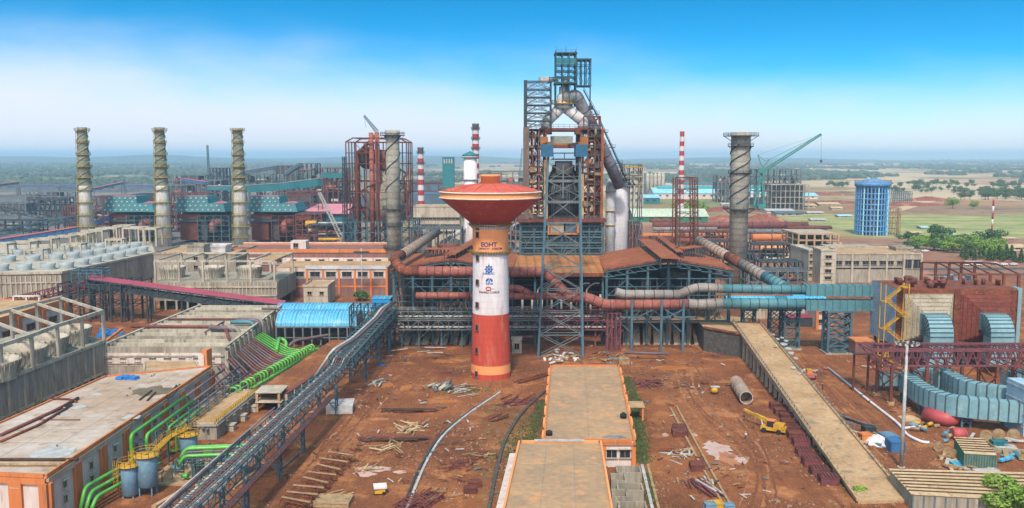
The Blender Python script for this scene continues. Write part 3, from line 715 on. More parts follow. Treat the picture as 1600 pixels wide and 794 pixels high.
for k in range(26):
 a=k*.83;r=7.6;m.tube(bend([c+V((r*math.cos(a),r*math.sin(a),zf0+(k%5))),c+V((r*math.cos(a),r*math.sin(a),zf0+12)),c+V((5*math.cos(a),5*math.sin(a),zf0+15))],1.5,2),.25,6)
part('ring_main',m,M['greysteel'],T)
m=MB();m.bb((xc-3.2,YB+5,Z(272,YB)),(xc+3.2,YB+15,Z(252,YB)));part('charging_house',m,M['hopper'],T)
m=MB();m.bb((xc-4.6,YB+4,Z(250,YB)),(xc+4.6,YB+16,Z(248,YB)));m.bb((xc-4.6,YB+4,Z(240,YB)),(xc+4.6,YB+16,Z(238.5,YB)))
for q in(-4.4,0,4.4):m.bar((xc+q,YB+4.3,Z(250,YB)),(xc+q,YB+4.3,Z(239,YB)),.3)
part('charging_frame',m,M['darksteel'],T)
m=MB();m.bb((X(862,YB,60),YB+8,Z(224,YB)),(X(897,YB,60),YB+12,Z(212,YB)));part('winch_house',m,mat('pale_grey_green_panel','#9a9f92','#82877c',None,.2,.7),T)
m=MB();m.bb((X(858,YB,60),YB+1,Z(227,YB)),(X(900,YB,60),YB+2.2,Z(224,YB)))
for px in(850,912):x=X(px,YB,60);m.bb((x-1.5,YB-1,Z(228,YB)),(x+1.5,YB+3,Z(214,YB)))
part('yellow_girder',m,mat('ochre_girder','#96652f','#7c4c2c','#5c3c2c',.5,.8),T)
m=MB();handrail(m,[(X(822,YB,75),YB+1,zf1),(X(941,YB,75),YB+1,zf1)],1.6,.12,2);part('top_railing',m,M['greysteel'],T)
for px in(854,911):m=MB();x=X(px,YB,76);m.bb((x-2.4,YB+6,zf1-2),(x+2.4,YB+14,zf1+.6));part('uptake_seat',m,mat('orange_brown_seat','#7f5238','#653e2c',None,.4,.85),T)
# top works
T=thing('uptake_pipes','pale grey inverted V uptake pipes on top of the blast furnace','gas uptake',(X(880,YB+8,zf1),YB+8,zf1))
Yt=YB+9;zt_=Z(172,Yt)
for px in(854,911):
 m,b=banded_tube(bend([A(px,200,Yt),A(px,190,Yt),A(880,165,Yt)],3.2,5),2.15,16,3.4,1.04);part('uptake',m,M['offwhite'],T);part('flange',b,M['greysteel'],T)
c=A(880,165,Yt);m=MB();m.lathe((c.x,c.y,0),[(3.3,Z(170,Yt)),(3.3,Z(162,Yt)),(2.4,Z(158,Yt)),(2.4,Z(150,Yt)),(1.7,Z(146,Yt)),(1.7,Z(136,Yt))],20);part('junction',m,M['offwhite'],T)
m=MB();m.lathe((c.x,c.y,0),[(2.5,Z(163,Yt)),(4.6,Z(163,Yt)),(4.6,Z(161.5,Yt)),(2.5,Z(161.5,Yt))],20,caps=(False,False));handrail(m,[c+V((4.5*math.cos(R(20*i)),4.5*math.sin(R(20*i)),Z(161.5,Yt)-c.z))for i in range(18)],1.2,.1,2,True);part('gallery',m,M['yellow'],T)
T=thing('downcomer','fat grey downcomer pipe slanting from the furnace top to the dust catcher','duct',(c.x,c.y,c.z))
dp=bend([A(887,157,Yt),A(899,147,Yt),A(922,190,Yt+4),A(944,237,Yt+12),A(968,290,Yt+20)],5,6)
m,b=banded_tube(dp,[2.6]*len(dp),16,5.5,1.05)if 0 else banded_tube(dp,2.4,16,5.5,1.05);part('pipe',m,mat('darker_downcomer_paint','#8a8b92','#707178','#6b5248',.2,.65),T);part('flange',b,M['darksteel'],T)
m=MB();o=V((2.6,-1.2,2.4));q=[p+o for p in dp[6:]]
for a,b_ in zip(q,q[1:]):m.bar(a,b_,.55,.18);m.bar(a+V((0,0,1.2)),b_+V((0,0,1.2)),.12);m.bar(a,a+V((0,0,1.2)),.1)
L_=q[-1]-q[0]
part('stairway',m,M['darksteel'],T)
m=MB()
for t_ in(.25,.45,.62,.8):p=q[0]+L_*t_;m.bb((p.x-1.2,p.y-1,p.z-.3),(p.x+1.8,p.y+1,p.z));handrail(m,[(p.x-1.2,p.y-1,p.z),(p.x+1.8,p.y-1,p.z)],1.1,.1,1.5)
part('landing',m,M['darksteel'],T)
# crane house at the very top
T=thing('top_hoist_frame','dark green open hoist house crowning the blast furnace','hoist frame',A(880,135,Yt))
xa,xb_=X(868,Yt,98),X(899,Yt,98);z0,z1=Z(130,Yt),Z(84,Yt)
M['greensteel']=mat('dark_green_steel','#285458','#1c3d42','#36504e',.5,.65)
frame(T,M['greensteel'],xa,xb_,Yt-4,Yt+5,[z0-9,z0]+[lerp(z0,z1,k/5)for k in(1,2,3,4,5)],3,2,.42,.5,.3,seed=11)
xa2,xb2=xb_+.4,X(922,Yt,98)
frame(T,M['greensteel'],xa2,xb2,Yt-3,Yt+4,[z0-1,lerp(z0,z1,.35),lerp(z0,z1,.6),Z(93,Yt)],3,1,.42,.6,.22,seed=12)
m=MB();m.bb((xa-.6,Yt-4.6,z0-.5),(xb_+.6,Yt+5.6,z0));m.bb((xa-.5,Yt-4.5,z1-.3),(xb_+.5,Yt+5.5,z1+.1));m.bb((xa2,Yt-3.4,z0-1.4),(xb2+.3,Yt+4.4,z0-1));m.bb((xa2,Yt-3.4,Z(95,Yt)),(xb2+.3,Yt+4.4,Z(93,Yt)));part('deck',m,M['greensteel'],T)
m=MB();m.bb((xa,Yt-4.2,z1-4.2),(xb_,Yt-3.8,z1-2.2));part('panel',m,M['tealsheet'],T)
m=MB();handrail(m,[(xa,Yt-4,z1),(xb_,Yt-4,z1),(xb_,Yt+5,z1),(xa,Yt+5,z1)],1.1,.09,1.6,True);m.bar((xa+4,Yt,z1),(xa+4,Yt,z1+3),.14);m.bar((xa,Yt-4,z1),(xa,Yt-4,z1+2.4),.12);m.bar((xb_,Yt-4,z1),(xb_,Yt-4,z1+2.2),.12);part('railing',m,M['greensteel'],T)
m=MB();m.lathe((X(884,Yt,95),Yt,0),[(2.8,z0-9),(2.8,z0-5),(1.6,z0-3),(1.6,z0+2)],16);part('hopper',m,M['greysteel'],T)
m=MB();m.bar((X(921,Yt,90),Yt-3,z0-1),(X(921,Yt,90),Yt-3,z0-9),.5);m.bb((X(919,Yt,90),Yt-4,z0-10.5),(X(923,Yt,90)+.6,Yt-2,z0-9));part('hook_block',m,M['darksteel'],T)
# lattice stair tower on the left
T=thing('stair_tower','tall open lattice stair tower on the left side of the blast furnace','stair tower',(X(842,YB,zf1),YB,zf1))
xa,xb_=X(820,YB,85),X(861,YB,85);z0,z1=zf1,Z(127,YB);zz=[lerp(z0,z1,k/6)for k in range(7)]
frame(T,M['darksteel'],xa,xb_,YB,YB+7,zz,1,1,.5,0,.42,seed=2)
for yy in(YB,YB+7):
 m=MB()
 for a,b_ in zip(zz,zz[1:]):
  h=(b_-a);m.bar((xa,yy,a),(lerp(xa,xb_,.5),yy,b_),.25);m.bar((xb_,yy,a),(lerp(xa,xb_,.5),yy,b_),.25);m.bar((xa,yy,b_-.6),(xb_,yy,a+.6),.2);m.bar((xa,yy,a),(xb_,yy,b_),.16)
 part('lacing',m,M['greysteel'],T)
m=MB();m.bb((xa-.4,YB-.4,z0),(xa+.9,YB+.9,z1+.4));part('mast',m,M['darksteel'],T)
T=thing('top_walkway','cluttered steel walkway linking the stair tower to the furnace top','walkway',A(850,130,YB))
a,b_=A(845,129,YB+3),A(870,128,Yt);m=MB();truss(m,a,b_,2.2,1.8,6,.25);part('truss',m,M['greysteel'],T)
m=MB();m.tube([a+V((0,0,.8)),b_+V((0,0,.8))],.7,8);m.bb((a.x,a.y-1,a.z),(a.x+3,a.y+1,a.z+2.2));part('pipe',m,M['galv'],T)
T=thing('side_bracket_frame','maroon bracket frame holding the downcomer right of the furnace top','bracket',A(930,190,YB))
m=MB();p0,p1,p2=A(912,182,Yt-3),A(938,182,Yt-3),A(938,203,Yt-3)
for o in(0,5):
 for a,b_ in((p0,p1),(p1,p2),(A(916,203,Yt-3),p1),(A(912,182,Yt-3),A(912,203,Yt-3))):m.bar(a+V((0,o,0)),b_+V((0,o,0)),.5)
part('beams',m,M['maroon'],T)
# front trestle with blue caps
Y1=283;T=thing('front_trestle','slender pale blue lattice trestle standing before the blast furnace','trestle',(X(876,Y1,0),Y1,0))
w0=X(911,Y1,0)-X(841,Y1,0);zt1=Z(245,292);w1=X(906,292,zt1)-X(857,292,zt1)
c0=V(((X(841,Y1,0)+X(911,Y1,0))/2,Y1+2,0));c1=V(((X(906,292,zt1)+X(857,292,zt1))/2,294,zt1))
trestle(T,M['bluesteel'],c0,w0,4,c1,w1,4,9,.62,bt=.27,upto=6,brace_mat=M['greysteel'])
for px in(855,908):
 m=MB();p=A(px,245,292);m.bb((p.x-1.9,p.y-2,p.z),(p.x+1.9,p.y+6,Z(226,292)));part('cap',m,mat('deep_teal_cap','#2a5f7c','#24506a',None,.5,.6),T)
m=MB();p=A(858,224,293);q=A(906,224,293)
for k in(p,q):m.bb((k.x-.5,293,k.z-.5),(k.x+.5,YB+2,k.z+.5))
part('tie_girder',m,mat('ochre_tie_girder','#7f5a38','#6b4a34',None,.5,.8),T)
# dust catcher
for px,w,lab in((967,13.5,'larger white dust catcher cylinder right of the blast furnace'),(953,7.5,'slim white cylinder pressed against the dust catcher')):
 Yd=386 if w>10 else 380;c=V((X(px,Yd,30),Yd,0));T=thing('dust_catcher',lab,'dust catcher',c);r=w*Yd/FPX
 m=MB();m.lathe(c,[(r,0),(r,Z(292,Yd)),(r*.6,Z(283,Yd)),(r*.45,Z(279,Yd))],28);part('shell',m,M['offwhite']if w<10 else M['white'],T)
 m=MB()
 for y in(300,330,352):m.lathe(c,[(r,Z(y,Yd)),(r+.5,Z(y,Yd)),(r+.5,Z(y,Yd)+.3),(r,Z(y,Yd)+.3)],28,caps=(False,False))
 if w<10:part('ring',m,M['yellow'],T)
 else:
  m=MB();rr=random.Random(5)
  for k in range(60):
   p=c+V((rr.uniform(-1,1.6)*r,rr.uniform(-1.2,.6)*r,Z(rr.uniform(262,292),Yd)));d=V((rr.uniform(-3,3),rr.uniform(-2,2),rr.uniform(-3,3)));m.bar(p,p+d,rr.uniform(.15,.4))
  m.bb((c.x-r-1,c.y-r-1,Z(290,Yd)),(c.x+r+3,c.y+r,Z(289,Yd)));m.bb((c.x-1,c.y-r-1,Z(278,Yd)),(c.x+r+6,c.y+1,Z(277,Yd)));part('top_access_frame',m,M['greysteel'],T)
  # small structure right behind dust catcher top
T=thing('valve_platform','weathered valve platform with ochre decks by the dust catcher top','platform',A(990,285,392))
frame(T,M['greysteel'],X(975,392,50),X(1003,392,50),392,404,[0,20,35,Z(290,392),Z(275,392),Z(262,392),Z(257,392)],2,2,.4,.6,.3,seed=8)
m=MB()
for y in(262,276,290):z=Z(y,392);m.bb((X(973,392,50),391,z),(X(1006,392,50),404,z+.3))
part('deck',m,M['yellow'],T)
# ============================================================ ducts in front of the casthouses
YP=293
def duct(label,segs,r,mats_,step=3.2,cat='duct',n=14,fr=1.05,band='darksteel',fw=.22):
 """segs = list of polylines; each gets its own material"""
 T=thing('gas_duct',label,cat,segs[0][0])
 for sg,mt in zip(segs,mats_):
  m,b=banded_tube(sg,r,n,step,fr,fw);part('pipe',m,M[mt],T)
  if b.v:part('flange',b,M[band],T)
 return T
def AP(px,py,Y=YP):return A(px,py,Y)
far=A(683,362,372)
duct('fat dusty red duct bending round the left end of the left casthouse',[
  bend([far,A(628,398,303)],1),bend([A(628,398,303),A(614,403,297),A(628,424,YP),AP(655,424)],5,6),[AP(655,424),AP(800,425)],[AP(800,425),AP(845,425)]],
  1.72,['ribpipe','rust','redpipe','redpipe'],2.6)
duct('red duct sloping down across the front trestle',[bend([AP(838,425),AP(852,425),AP(888,463),AP(905,464)],3)],1.75,['redpipe'],3)
duct('lower dusty red duct behind the water tower',[[AP(650,462),AP(740,462)],[AP(735,463),AP(905,463)]],1.15,['redpipe','redpipe'],3.6)
duct('short curved red branch duct right of the water tower',[bend([AP(790,450),AP(812,450),AP(832,462)],4)],1.1,['redpipe'],3)
duct('long lower duct turning from red to teal across the right casthouse',[
  bend([AP(885,464),AP(915,464),AP(945,476),AP(962,476)],5),[AP(962,476),AP(1075,475)],[AP(1075,475),AP(1090,476),AP(1128,474)],[AP(1128,474),A(1262,475,291)]],
  1.75,['redpipe','redpipe','greypipe','tealpipe'],3)
duct('upper grey and teal duct with a raised S bend',[
  bend([AP(962,456),AP(975,460),AP(1062,460)],3),bend([AP(1062,460),AP(1085,450),AP(1100,449),AP(1128,451)],3),[AP(1128,451),A(1262,453,291)]],
  1.5,['greypipe','greypipe','tealpipe'],3.2)
dd0,dd1=A(1092,376,352),A(1226,449,294)
ddl=[dd0.lerp(dd1,t_)for t_ in(0,.38,.55,.8,1)]
duct('large diagonal duct descending past the right casthouse to the teal duct',[ddl[0:2],ddl[1:3],ddl[2:4],ddl[3:5]],1.95,['ribpipe','rust','greypipe','tealpipe'],2.6)
for py,lab in((453,'upper square teal duct leading to the brown heater box'),(476,'lower square teal duct leading to the brown heater box')):
 T=thing('square_duct',lab,'duct',A(1262,py,291));a,b_=A(1258,py,291),A(1362,py+1,289)
 m=MB();m.bar(a,b_,3.6,3.5);part('casing',m,M['tealpipe'],T)
 m=MB()
 for k in range(9):p=a.lerp(b_,(k+.5)/9);m.bar(p,p+(b_-a).normalized()*.25,3.85,3.75)
 part('stiffener',m,M['tealsteel'],T)
for px,w,lab in((983,1,'first'),(1033,1,'second'),(1066,1,'third')):pass
def support(px,ytop,label,Y=296,w=3.2,d=3,mt='tealsteel',n=4,t=.5):
 c=V((X(px,Y,0),Y,0));zt_=Z(ytop,Y);T=thing('duct_support',label,'duct support',c,'steel supports under the ducts')
 trestle(T,M[mt],c,w,d,c+V((0,0,zt_)),w,d,n,t);m=MB();m.bb((c.x-w/2-.5,Y-d/2-.5,zt_-.1),(c.x+w/2+.5,Y+d/2+.5,zt_+.4));part('cap_beam',m,M[mt],T)
 m=MB();m.bb((c.x-w/2-.8,Y-d/2-.8,0),(c.x+w/2+.8,Y+d/2+.8,.5));part('footing',m,M['conc'],T)
support(1210,484,'teal duct support left of the concrete ramp head',300,4)
support(1234,484,'teal duct support between ramp and tall pair',296,5)
support(1306,486,'tall teal duct support with twin frames near the yellow stairs',290,7.4,5,'bluesteel',5,.7)
support(1168,484,'low teal support where the red duct turns teal',299,4)
# belt pipe bridge along the casthouse front
T=thing('pipe_bridge','long grey truss pipe bridge along the casthouse fronts','pipe bridge',A(700,500,296))
for(xa,xb_,lab)in((592,842,0),(842,962,1)):
 z0,z1=Z(514,297),Z(484,297);x0,x1=X(xa,297,z0),X(xb_,297,z0)
 m=MB();truss(m,(x0,297.5,z0),(x1,297.5,z0),4,3.2,16 if lab==0 else 8,.36,bt=.24);truss(m,(x0,297.5,z0+3.8),(x1,297.5,z0+3.8),4,2.4,16 if lab==0 else 8,.3,bt=.2);part('truss',m,M['greysteel']if not lab else M['purplesteel'],T)
 for k in range(7):
  m=MB();zq=z0+.5+(k//4)*3.7+.3;yq=296+(k%4)*.9;m.tube([(x0,yq,zq),(x1,yq,zq)],(.3,.22,.35,.26)[k%4],8);part('pipe',m,M[('galv','mauvepipe','greypipe','brownpipe')[k%4]],T)
m=MB();z1=Z(484,297);m.bb((X(592,297,z1),295.6,z1-.3),(X(740,297,z1),299.4,z1-.1));part('walkway',m,M['darksteel'],T)
m=MB();handrail(m,[(X(592,297,z1),295.6,z1-.1),(X(842,297,z1),295.6,z1-.1)],1.2,.1,2);part('railing',m,M['galv'],T)
for px in(628,655,690,722,800,930,958):
 m=MB();x=X(px,298,0);m.bar((x,298,0),(x,298,Z(514,297)),.6);m.bar((x,298,3),(x+3.5,298,Z(516,297)),.3);part('leg',m,M['tealsteel']if px<930 else M['purplesteel'],T)
 # open plum rack left of the right casthouse
T=thing('steel_rack','plum coloured open steel rack at the left corner of the right casthouse','steel rack',(X(955,293,0),293,0))
frame(T,M['purplesteel'],X(948,293,0),X(968,293,0),291,295,[0,5,9,Z(506,293),Z(488,293)],3,1,.4,.5,.25,seed=31)
# front row of dark posts and supports of the right casthouse ducts
for px,lab in((986,'leftmost of the three tall teal posts carrying the ducts'),(1032,'middle of the three tall teal posts carrying the ducts'),(1066,'rightmost of the three tall teal posts carrying the ducts')):
 T=thing('duct_post',lab,'steel post',(X(px,291,0),291,0),'tall teal duct posts');x=X(px,291,0)
 m=MB();m.bar((x,290.5,0),(x,290.5,Z(468,291)),.75);part('post',m,M['bluesteel'],T)
 m=MB();m.bar((x,290.5,Z(500,291)),(x+(7 if px<1060 else-6),291,Z(484,291)),.3);m.bar((x,290.5,Z(520,291)),(x-5,294,Z(500,291)),.28);m.bb((x-4,290.2,Z(496,291)),(x+4,290.8,Z(494,291)));part('brace',m,M['bluesteel'],T)
 # ============================================================ foreground office blocks (orange trimmed flat roofs)
def flat_roof_block(name,label,cat,top,z,ph=.9,roofmat='conc_warm',wall='whitewall',trim='orange',pil=None,wins=None,base_z=0,pw=.9,pd=.5,band=.9,group=None):
 """top = four roof corners (near-left, near-right, far-right, far-left); pil = {face: n}; wins = [(face, t0, t1, n, z, w, h)]"""
 P=[V((p[0],p[1],0))for p in top];c=sum(P,V())/4
 T=thing(name,label,cat,(c.x,c.y,base_z),group)
 m=MB();m.poly([(p.x,p.y)for p in P],base_z,z-.02);part('wall',m,M[wall],T)
 I=[p+(c-p).normalized()*.25 for p in P]
 m=MB();m.poly([(p.x,p.y)for p in I],z,z+.12);part('roof',m,M[roofmat],T)
 for i in range(4):
  a,b,u,n,ang=face_pts([(p.x,p.y)for p in P],i);m=MB();L=(b-a).length
  m.bar(a-u*.15+n*.08+V((0,0,z+ph/2-.1)),b+u*.15+n*.08+V((0,0,z+ph/2-.1)),.38,ph+.2)if i%2 else m.bar(a+u*.36+n*.08+V((0,0,z+ph/2-.1)),b-u*.36+n*.08+V((0,0,z+ph/2-.1)),.38,ph+.2)
  part('parapet',m,M[trim],T)
  if band:
   m=MB();m.bar(a+n*.2+V((0,0,z-band/2-.3)),b+n*.2+V((0,0,z-band/2-.3)),.45,band);part('cornice',m,M[trim],T)
  if pil and i in pil:
   for k in range(pil[i]+1):
    q=a.lerp(b,k/pil[i]);m=MB();m.box(q+n*.22+V((0,0,(z+base_z)/2-.5)),(pw,pd,z-base_z-1),math.atan2(u.y,u.x));part('pilaster',m,M[trim],T)
 for(i,t0,t1,n_,wz,w,h)in(wins or[]):
  a,b,u,n,ang=face_pts([(p.x,p.y)for p in P],i)
  for k in range(n_):q=a.lerp(b,lerp(t0,t1,(k+.5)/n_));window(T,q+n*.06+V((0,0,wz)),w,h,ang)
 T['c']=tuple(c);return T,P
zb_=5.5
TB,PB=flat_roof_block('office_block','longer flat roofed office block with orange parapet right of the red tower base','building',
  [G(851,690,zb_),G(990,690,zb_),G(966,573,zb_),G(861,573,zb_)],zb_,.55,roofmat='roofscreed',pil={0:3,1:6,3:6},wins=[(0,.68,.98,2,2.9,2.2,1.7),(1,.02,.98,12,2.9,1.8,1.5),(3,.02,.98,10,2.9,1.8,1.5)],band=.35,pd=.5)
def joints(T,P,z,nx,ny,seed):
 rr=random.Random(seed);P=[V((p.x,p.y,z+.125))for p in P]
 for k in range(1,ny):m=MB();m.bar(P[0].lerp(P[3],k/ny)+V((.5,0,0)),P[1].lerp(P[2],k/ny)-V((.5,0,0)),.1,.03);part('roof_joint',m,M['wetstain'],T)
 for k in range(1,nx):m=MB();m.bar(P[0].lerp(P[1],k/nx)+V((0,.5,.002)),P[3].lerp(P[2],k/nx)-V((0,.5,-.002)),.09,.03);part('roof_joint',m,M['wetstain'],T)
 for k in range(6 if nx>3 else 0):c=P[0].lerp(P[1],rr.uniform(.1,.9)).lerp(P[3].lerp(P[2],.5),rr.uniform(.1,1));m=MB();m.lathe(c,[(.16,0),(.16,.5),(.24,.5),(.24,.6)],8);part('roof_vent',m,M['galv'],T)
M['wetstain']=mat('damp_roof_patch','#8a8885','#6b655f',None,.5,.35)
joints(TB,PB,zb_,2,6,1)
m=MB()
for k in range(7):
 for i in(1,3):
  a,b,u,n,ang=face_pts([(p.x,p.y)for p in PB],i);q=a.lerp(b,(k+.3)/7);q2=a.lerp(b,(k+.78)/7);m.bar(q+n*.45+V((0,0,zb_-.1)),q2+n*.45+V((0,0,zb_-.1)),.5,.9)
part('parapet_box',m,M['peach'],TB)
m=MB();a,b,u,n,ang=face_pts([(p.x,p.y)for p in PB],0)
q=a.lerp(b,.55);m.box(q+n*.4+V((0,0,zb_-.2)),(3,.6,1.2),math.atan2(u.y,u.x));part('gutter_box',m,M['mauvewall'],TB)
m=MB();q=G(974,654,zb_);m.lathe(q,[(.75,.12),(.78,1.0),(.4,1.25),(.35,1.4)],16);solo('water_tank',m,M['black'],'small black plastic water tank on the longer office roof','water tank')
m=MB();q=G(851,683,zb_);m.lathe(q+V((1,1,0)),[(.7,.12),(.72,.9),(.35,1.15)],16);solo('water_tank',m,M['black'],'black tank in the near left corner of the longer office roof','water tank')
m=MB();q=G(960,684,zb_+.15);pts=[q+V((2.6*math.cos(R(a)),1.7*math.sin(R(a))*(1 if a<180 else .3),0))for a in range(0,360,18)];m.add(pts,[tuple(range(len(pts)))]);solo('rain_water',m,M['wetstain'],'shallow grey rain water pooled by the near edge of the longer office roof','water',kind='stuff')
zf_=7.2
TF,PF=flat_roof_block('office_block','nearest flat roofed office block with pale coping at the bottom edge of the photo','building',
  [V((-.9,128,0))if 0 else G(772,870,zf_),G(967,870,zf_),G(938,693,zf_),G(812,693,zf_)],zf_,.6,roofmat='roofscreed',trim='peach',band=.6,pil={2:3,3:5,1:5},wins=[(3,.05,.95,8,3.6,1.8,1.6),(1,.05,.95,8,3.6,1.8,1.6)])
m=MB();a,b,u,n,ang=face_pts([(p.x,p.y)for p in PF],2);m.bar(a.lerp(b,.2)+n*.1+V((0,0,zf_+.6)),a.lerp(b,.82)+n*.1+V((0,0,zf_+.6)),.75,.3);part('coping',m,M['galv'],TF)
m=MB();a,b,u,n,ang=face_pts([(p.x,p.y)for p in PF],3);m.bar(a+n*1.2+V((0,0,zf_-2.2)),b.lerp(a,.28)+n*1.2+V((0,0,zf_-2.2)),1.6,.3);part('sunshade',m,M['whitewall'],TF)
joints(TF,PF,zf_,3,4,2);joints(TB,PB,zb_,1,1,3)
# canopy beside the longer block
T=thing('entrance_canopy','small concrete canopy on orange posts beside the longer office block','canopy',G(1000,655))
c=G(990,632,3.6);m=MB();m.box(c,(5,5,.3));part('slab',m,M['conc_warm'],T)
for dx,dy in((2,-2),(2,2)):m=MB();m.box((c.x+dx,c.y+dy,1.75),(.5,.5,3.5));part('post',m,M['orange'],T)
# open concrete tanks
k=0
for px,py,w in((982,733,4.6),(984,760,4.6),(988,790,4.8),(966,745,2.6),(968,770,2.6)):
 c=G(px,py,3.2);k+=1
 lab=['farthest of the open topped concrete tanks beside the nearest office block','middle open topped concrete tank beside the nearest office block','nearest open topped concrete tank at the bottom edge','small side tank next to the farthest open concrete tank','small side tank next to the nearer open concrete tank'][k-1]
 T=thing('concrete_tank',lab,'concrete tank',(c.x,c.y,0),'open topped concrete tanks')
 h=w/2;R4=rect(c,w,3.6,ROT)
 m=MB()
 for i in range(4):
  a,b,u,n,ang=face_pts([(p.x,p.y)for p in R4],i);e=.15 if i%2 else-.15
  m.bar(a-u*e+V((0,0,1.6)),b+u*e+V((0,0,1.6)),.3,3.2)
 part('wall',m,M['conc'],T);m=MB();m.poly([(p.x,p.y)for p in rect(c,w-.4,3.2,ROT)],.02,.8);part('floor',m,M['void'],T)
 # ============================================================ left pump house
zp=10
PH=[G(72,745,zp),G(329,574,zp),G(165,590,zp),G(-160,734,zp)]
PH=[PH[3],PH[0],PH[1],PH[2]]
TP,PP=flat_roof_block('pump_house','long pump house with orange parapet and stained pale roof at lower left','building',PH,zp,.5,roofmat='conc_light',pil={0:5,1:8},wins=[(1,.01,.86,7,6.6,1.3,1.4),(1,.01,.86,7,3.9,1.3,1.4),(0,.7,.9,1,7,1.4,1.4)],pw=2.4,pd=.7,band=1.1)
M['rooftop']=mat('stained_roof_screed','#b8aba0','#a48c76','#8b745c',.07,.85,fine=.12,patch=(.48,.6))
TP.children[1].data.materials[0]=M['rooftop']if TP.children[1].name.startswith('roof')else M['rooftop']
for ch in TP.children:
 if ch.name.startswith('roof'):ch.data.materials[0]=M['rooftop']
 elif ch.name.startswith('wall'):ch.data.materials[0]=M['whitewall']
m=MB();a=G(329,574,zp);m.box(a+V((-1.4,1.5,2)),(1.4,3.4,5),ROT);part('end_post',m,M['orange'],TP)
m=MB();m.box(a+V((-2.2,-.4,1.7)),(1.5,.3,3.6),ROT);part('end_panel',m,M['whitewall'],TP)
def on_roof(name,pxs,z,r,mt,label,cat,n=8,rad=1):
 m=MB();m.tube(bend([G(px,py,z+r+.12)for px,py in pxs],rad),r,n);return solo(name,m,M[mt],label,cat)
on_roof('steel_pipe',[(0,680),(85,642),(122,622)],zp,.35,'brownpipe','rusty brown pipe lying along the left edge of the pump house roof','pipe')
on_roof('steel_pipe',[(0,690),(60,664),(112,633)],zp,.28,'rust','second rusty pipe beside the left roof edge pipe','pipe')
on_roof('steel_pipe',[(75,625),(88,623),(110,624),(120,628)],zp,.25,'maroon','short bent maroon pipe on the far left of the pump house roof','pipe')
on_roof('steel_pipe',[(0,718),(122,718)],zp,.3,'darkwood','dark timber pole lying across the near end of the pump house roof','pole')
on_roof('steel_pipe',[(0,726),(95,726)],zp,.3,'wood','pale timber pole lying nearest the orange front parapet','pole')
on_roof('steel_pipe',[(60,656),(125,656)],zp,.12,'brownpipe','thin bar lying in the middle of the pump house roof','bar')
for(x,y,w,h,lab)in((78,650,4,2,'torn white sheet on the left of the pump house roof'),(205,652,4.6,2.4,'white plastic sheet near the orange parapet on the pump house roof'),(120,637,4.2,2,'pale board beside the rusty roof pipes'),(98,646,3,1.6,'small white board by the rusty roof pipes'),(85,708,10,4.5,'large pale washed patch of sheet near the front of the roof'),(150,616,3.4,1.3,'narrow white sheet at the far end of the pump house roof')):
 c=G(x,y,zp+.14);m=MB();rr=random.Random(x);n=9;m.poly([(c.x+w/2*math.cos(6.283*i/n)*rr.uniform(.6,1.1),c.y+h*math.sin(6.283*i/n)*rr.uniform(.6,1.1))for i in range(n)],zp+.13,zp+.19);solo('plastic_sheet',m,M['galv'],lab,'sheet')
m=MB();c=G(200,592,zp+.2)
for i in range(5):m.box(c+V((i*.9-2,(i%2)*.8,.3)),(1.6,1.8,.5+.2*(i%3)),.3*i)
solo('tarpaulin',m,M['tarpblue'],'bright blue tarpaulin heap at the far end of the pump house roof','tarpaulin')
for i,(a,b)in enumerate((((218,625),(237,610)),((230,626),(243,613)),((266,622),(281,601)),((262,622),(276,602)))):
 m=MB();m.bar(G(*a,zp+.3),G(*b,zp+.3),.35,.3);solo('timber_beam',m,M['darkwood'],'dark beam lying in the muddy far corner of the pump house roof','beam','beams on the pump house roof')
M['mudstain']=mat('wet_mud_film','#7a6748','#5f5037',None,.4,.5)
m=MB();rr=random.Random(4);c=G(243,611,zp+.125);n=26;m.poly([(c.x+5.5*math.cos(6.283*i/n)*rr.uniform(.8,1.1),c.y+4.6*math.sin(6.283*i/n)*rr.uniform(.6,1.2))for i in range(n)],zp+.121,zp+.126);solo('mud',m,M['mudstain'],'brown wet mud film on the far right of the pump house roof','mud',kind='stuff')
joints(TP,PP,zp,4,9,5)
# ribbed concrete hall behind it
zh=11.3
HH=[V((G(166,536,zh).x,247,0)),V((G(352,541,zh).x,247,0)),V((G(438,477,zh).x,G(438,477,zh).y,0)),V((G(311,477,zh).x,G(311,477,zh).y,0))]
T=thing('ribbed_hall','raw concrete hall with ribbed roof beams behind the pump house','building',((HH[0].x+HH[1].x)/2,250,0))
m=MB();m.poly([(p.x,p.y)for p in HH],0,zh-1.2);part('wall',m,M['conc'],T)
for k in range(15):
 t_=(k+.1)/14.2;a=HH[0].lerp(HH[3],t_);b=HH[1].lerp(HH[2],t_);m=MB();m.bar(a+V((-.3,0,zh-.6)),b+V((.6,0,zh-.6)),.9,1.2);part('roof_beam',m,M['conc_light']if k%3 else M['conc'],T)
for k in range(15):
 t_=(k+.1)/14.2;b=HH[1].lerp(HH[2],t_);m=MB();m.box(b+V((.5,0,zh/2-.6)),(1.2,1.0,zh-1.2),ROT);part('wall_rib',m,M['conc_light'],T)
for e in(0,1):
 m=MB();a,b=(HH[1],HH[2])if e==0 else(HH[0],HH[3]);m.bar(a+V((.5,-.5,zh+.15)),b+V((.5,.5,zh+.15)),.8,.4);part('edge_beam',m,M['conc_light'],T)
a,b=HH[0],HH[1]
for k in range(8):window(T,a.lerp(b,(k+.7)/8.6)+V((0,-.08,7.6)),1.5,1.0,R(-90),'void')
m=MB();m.bar(a+V((0,-.25,8.8)),b+V((0,-.25,8.8)),.4,.35);m.bar(a+V((0,-.3,6.6)),b+V((0,-.3,6.6)),.3,.2);part('ledge',m,M['conc_light'],T)
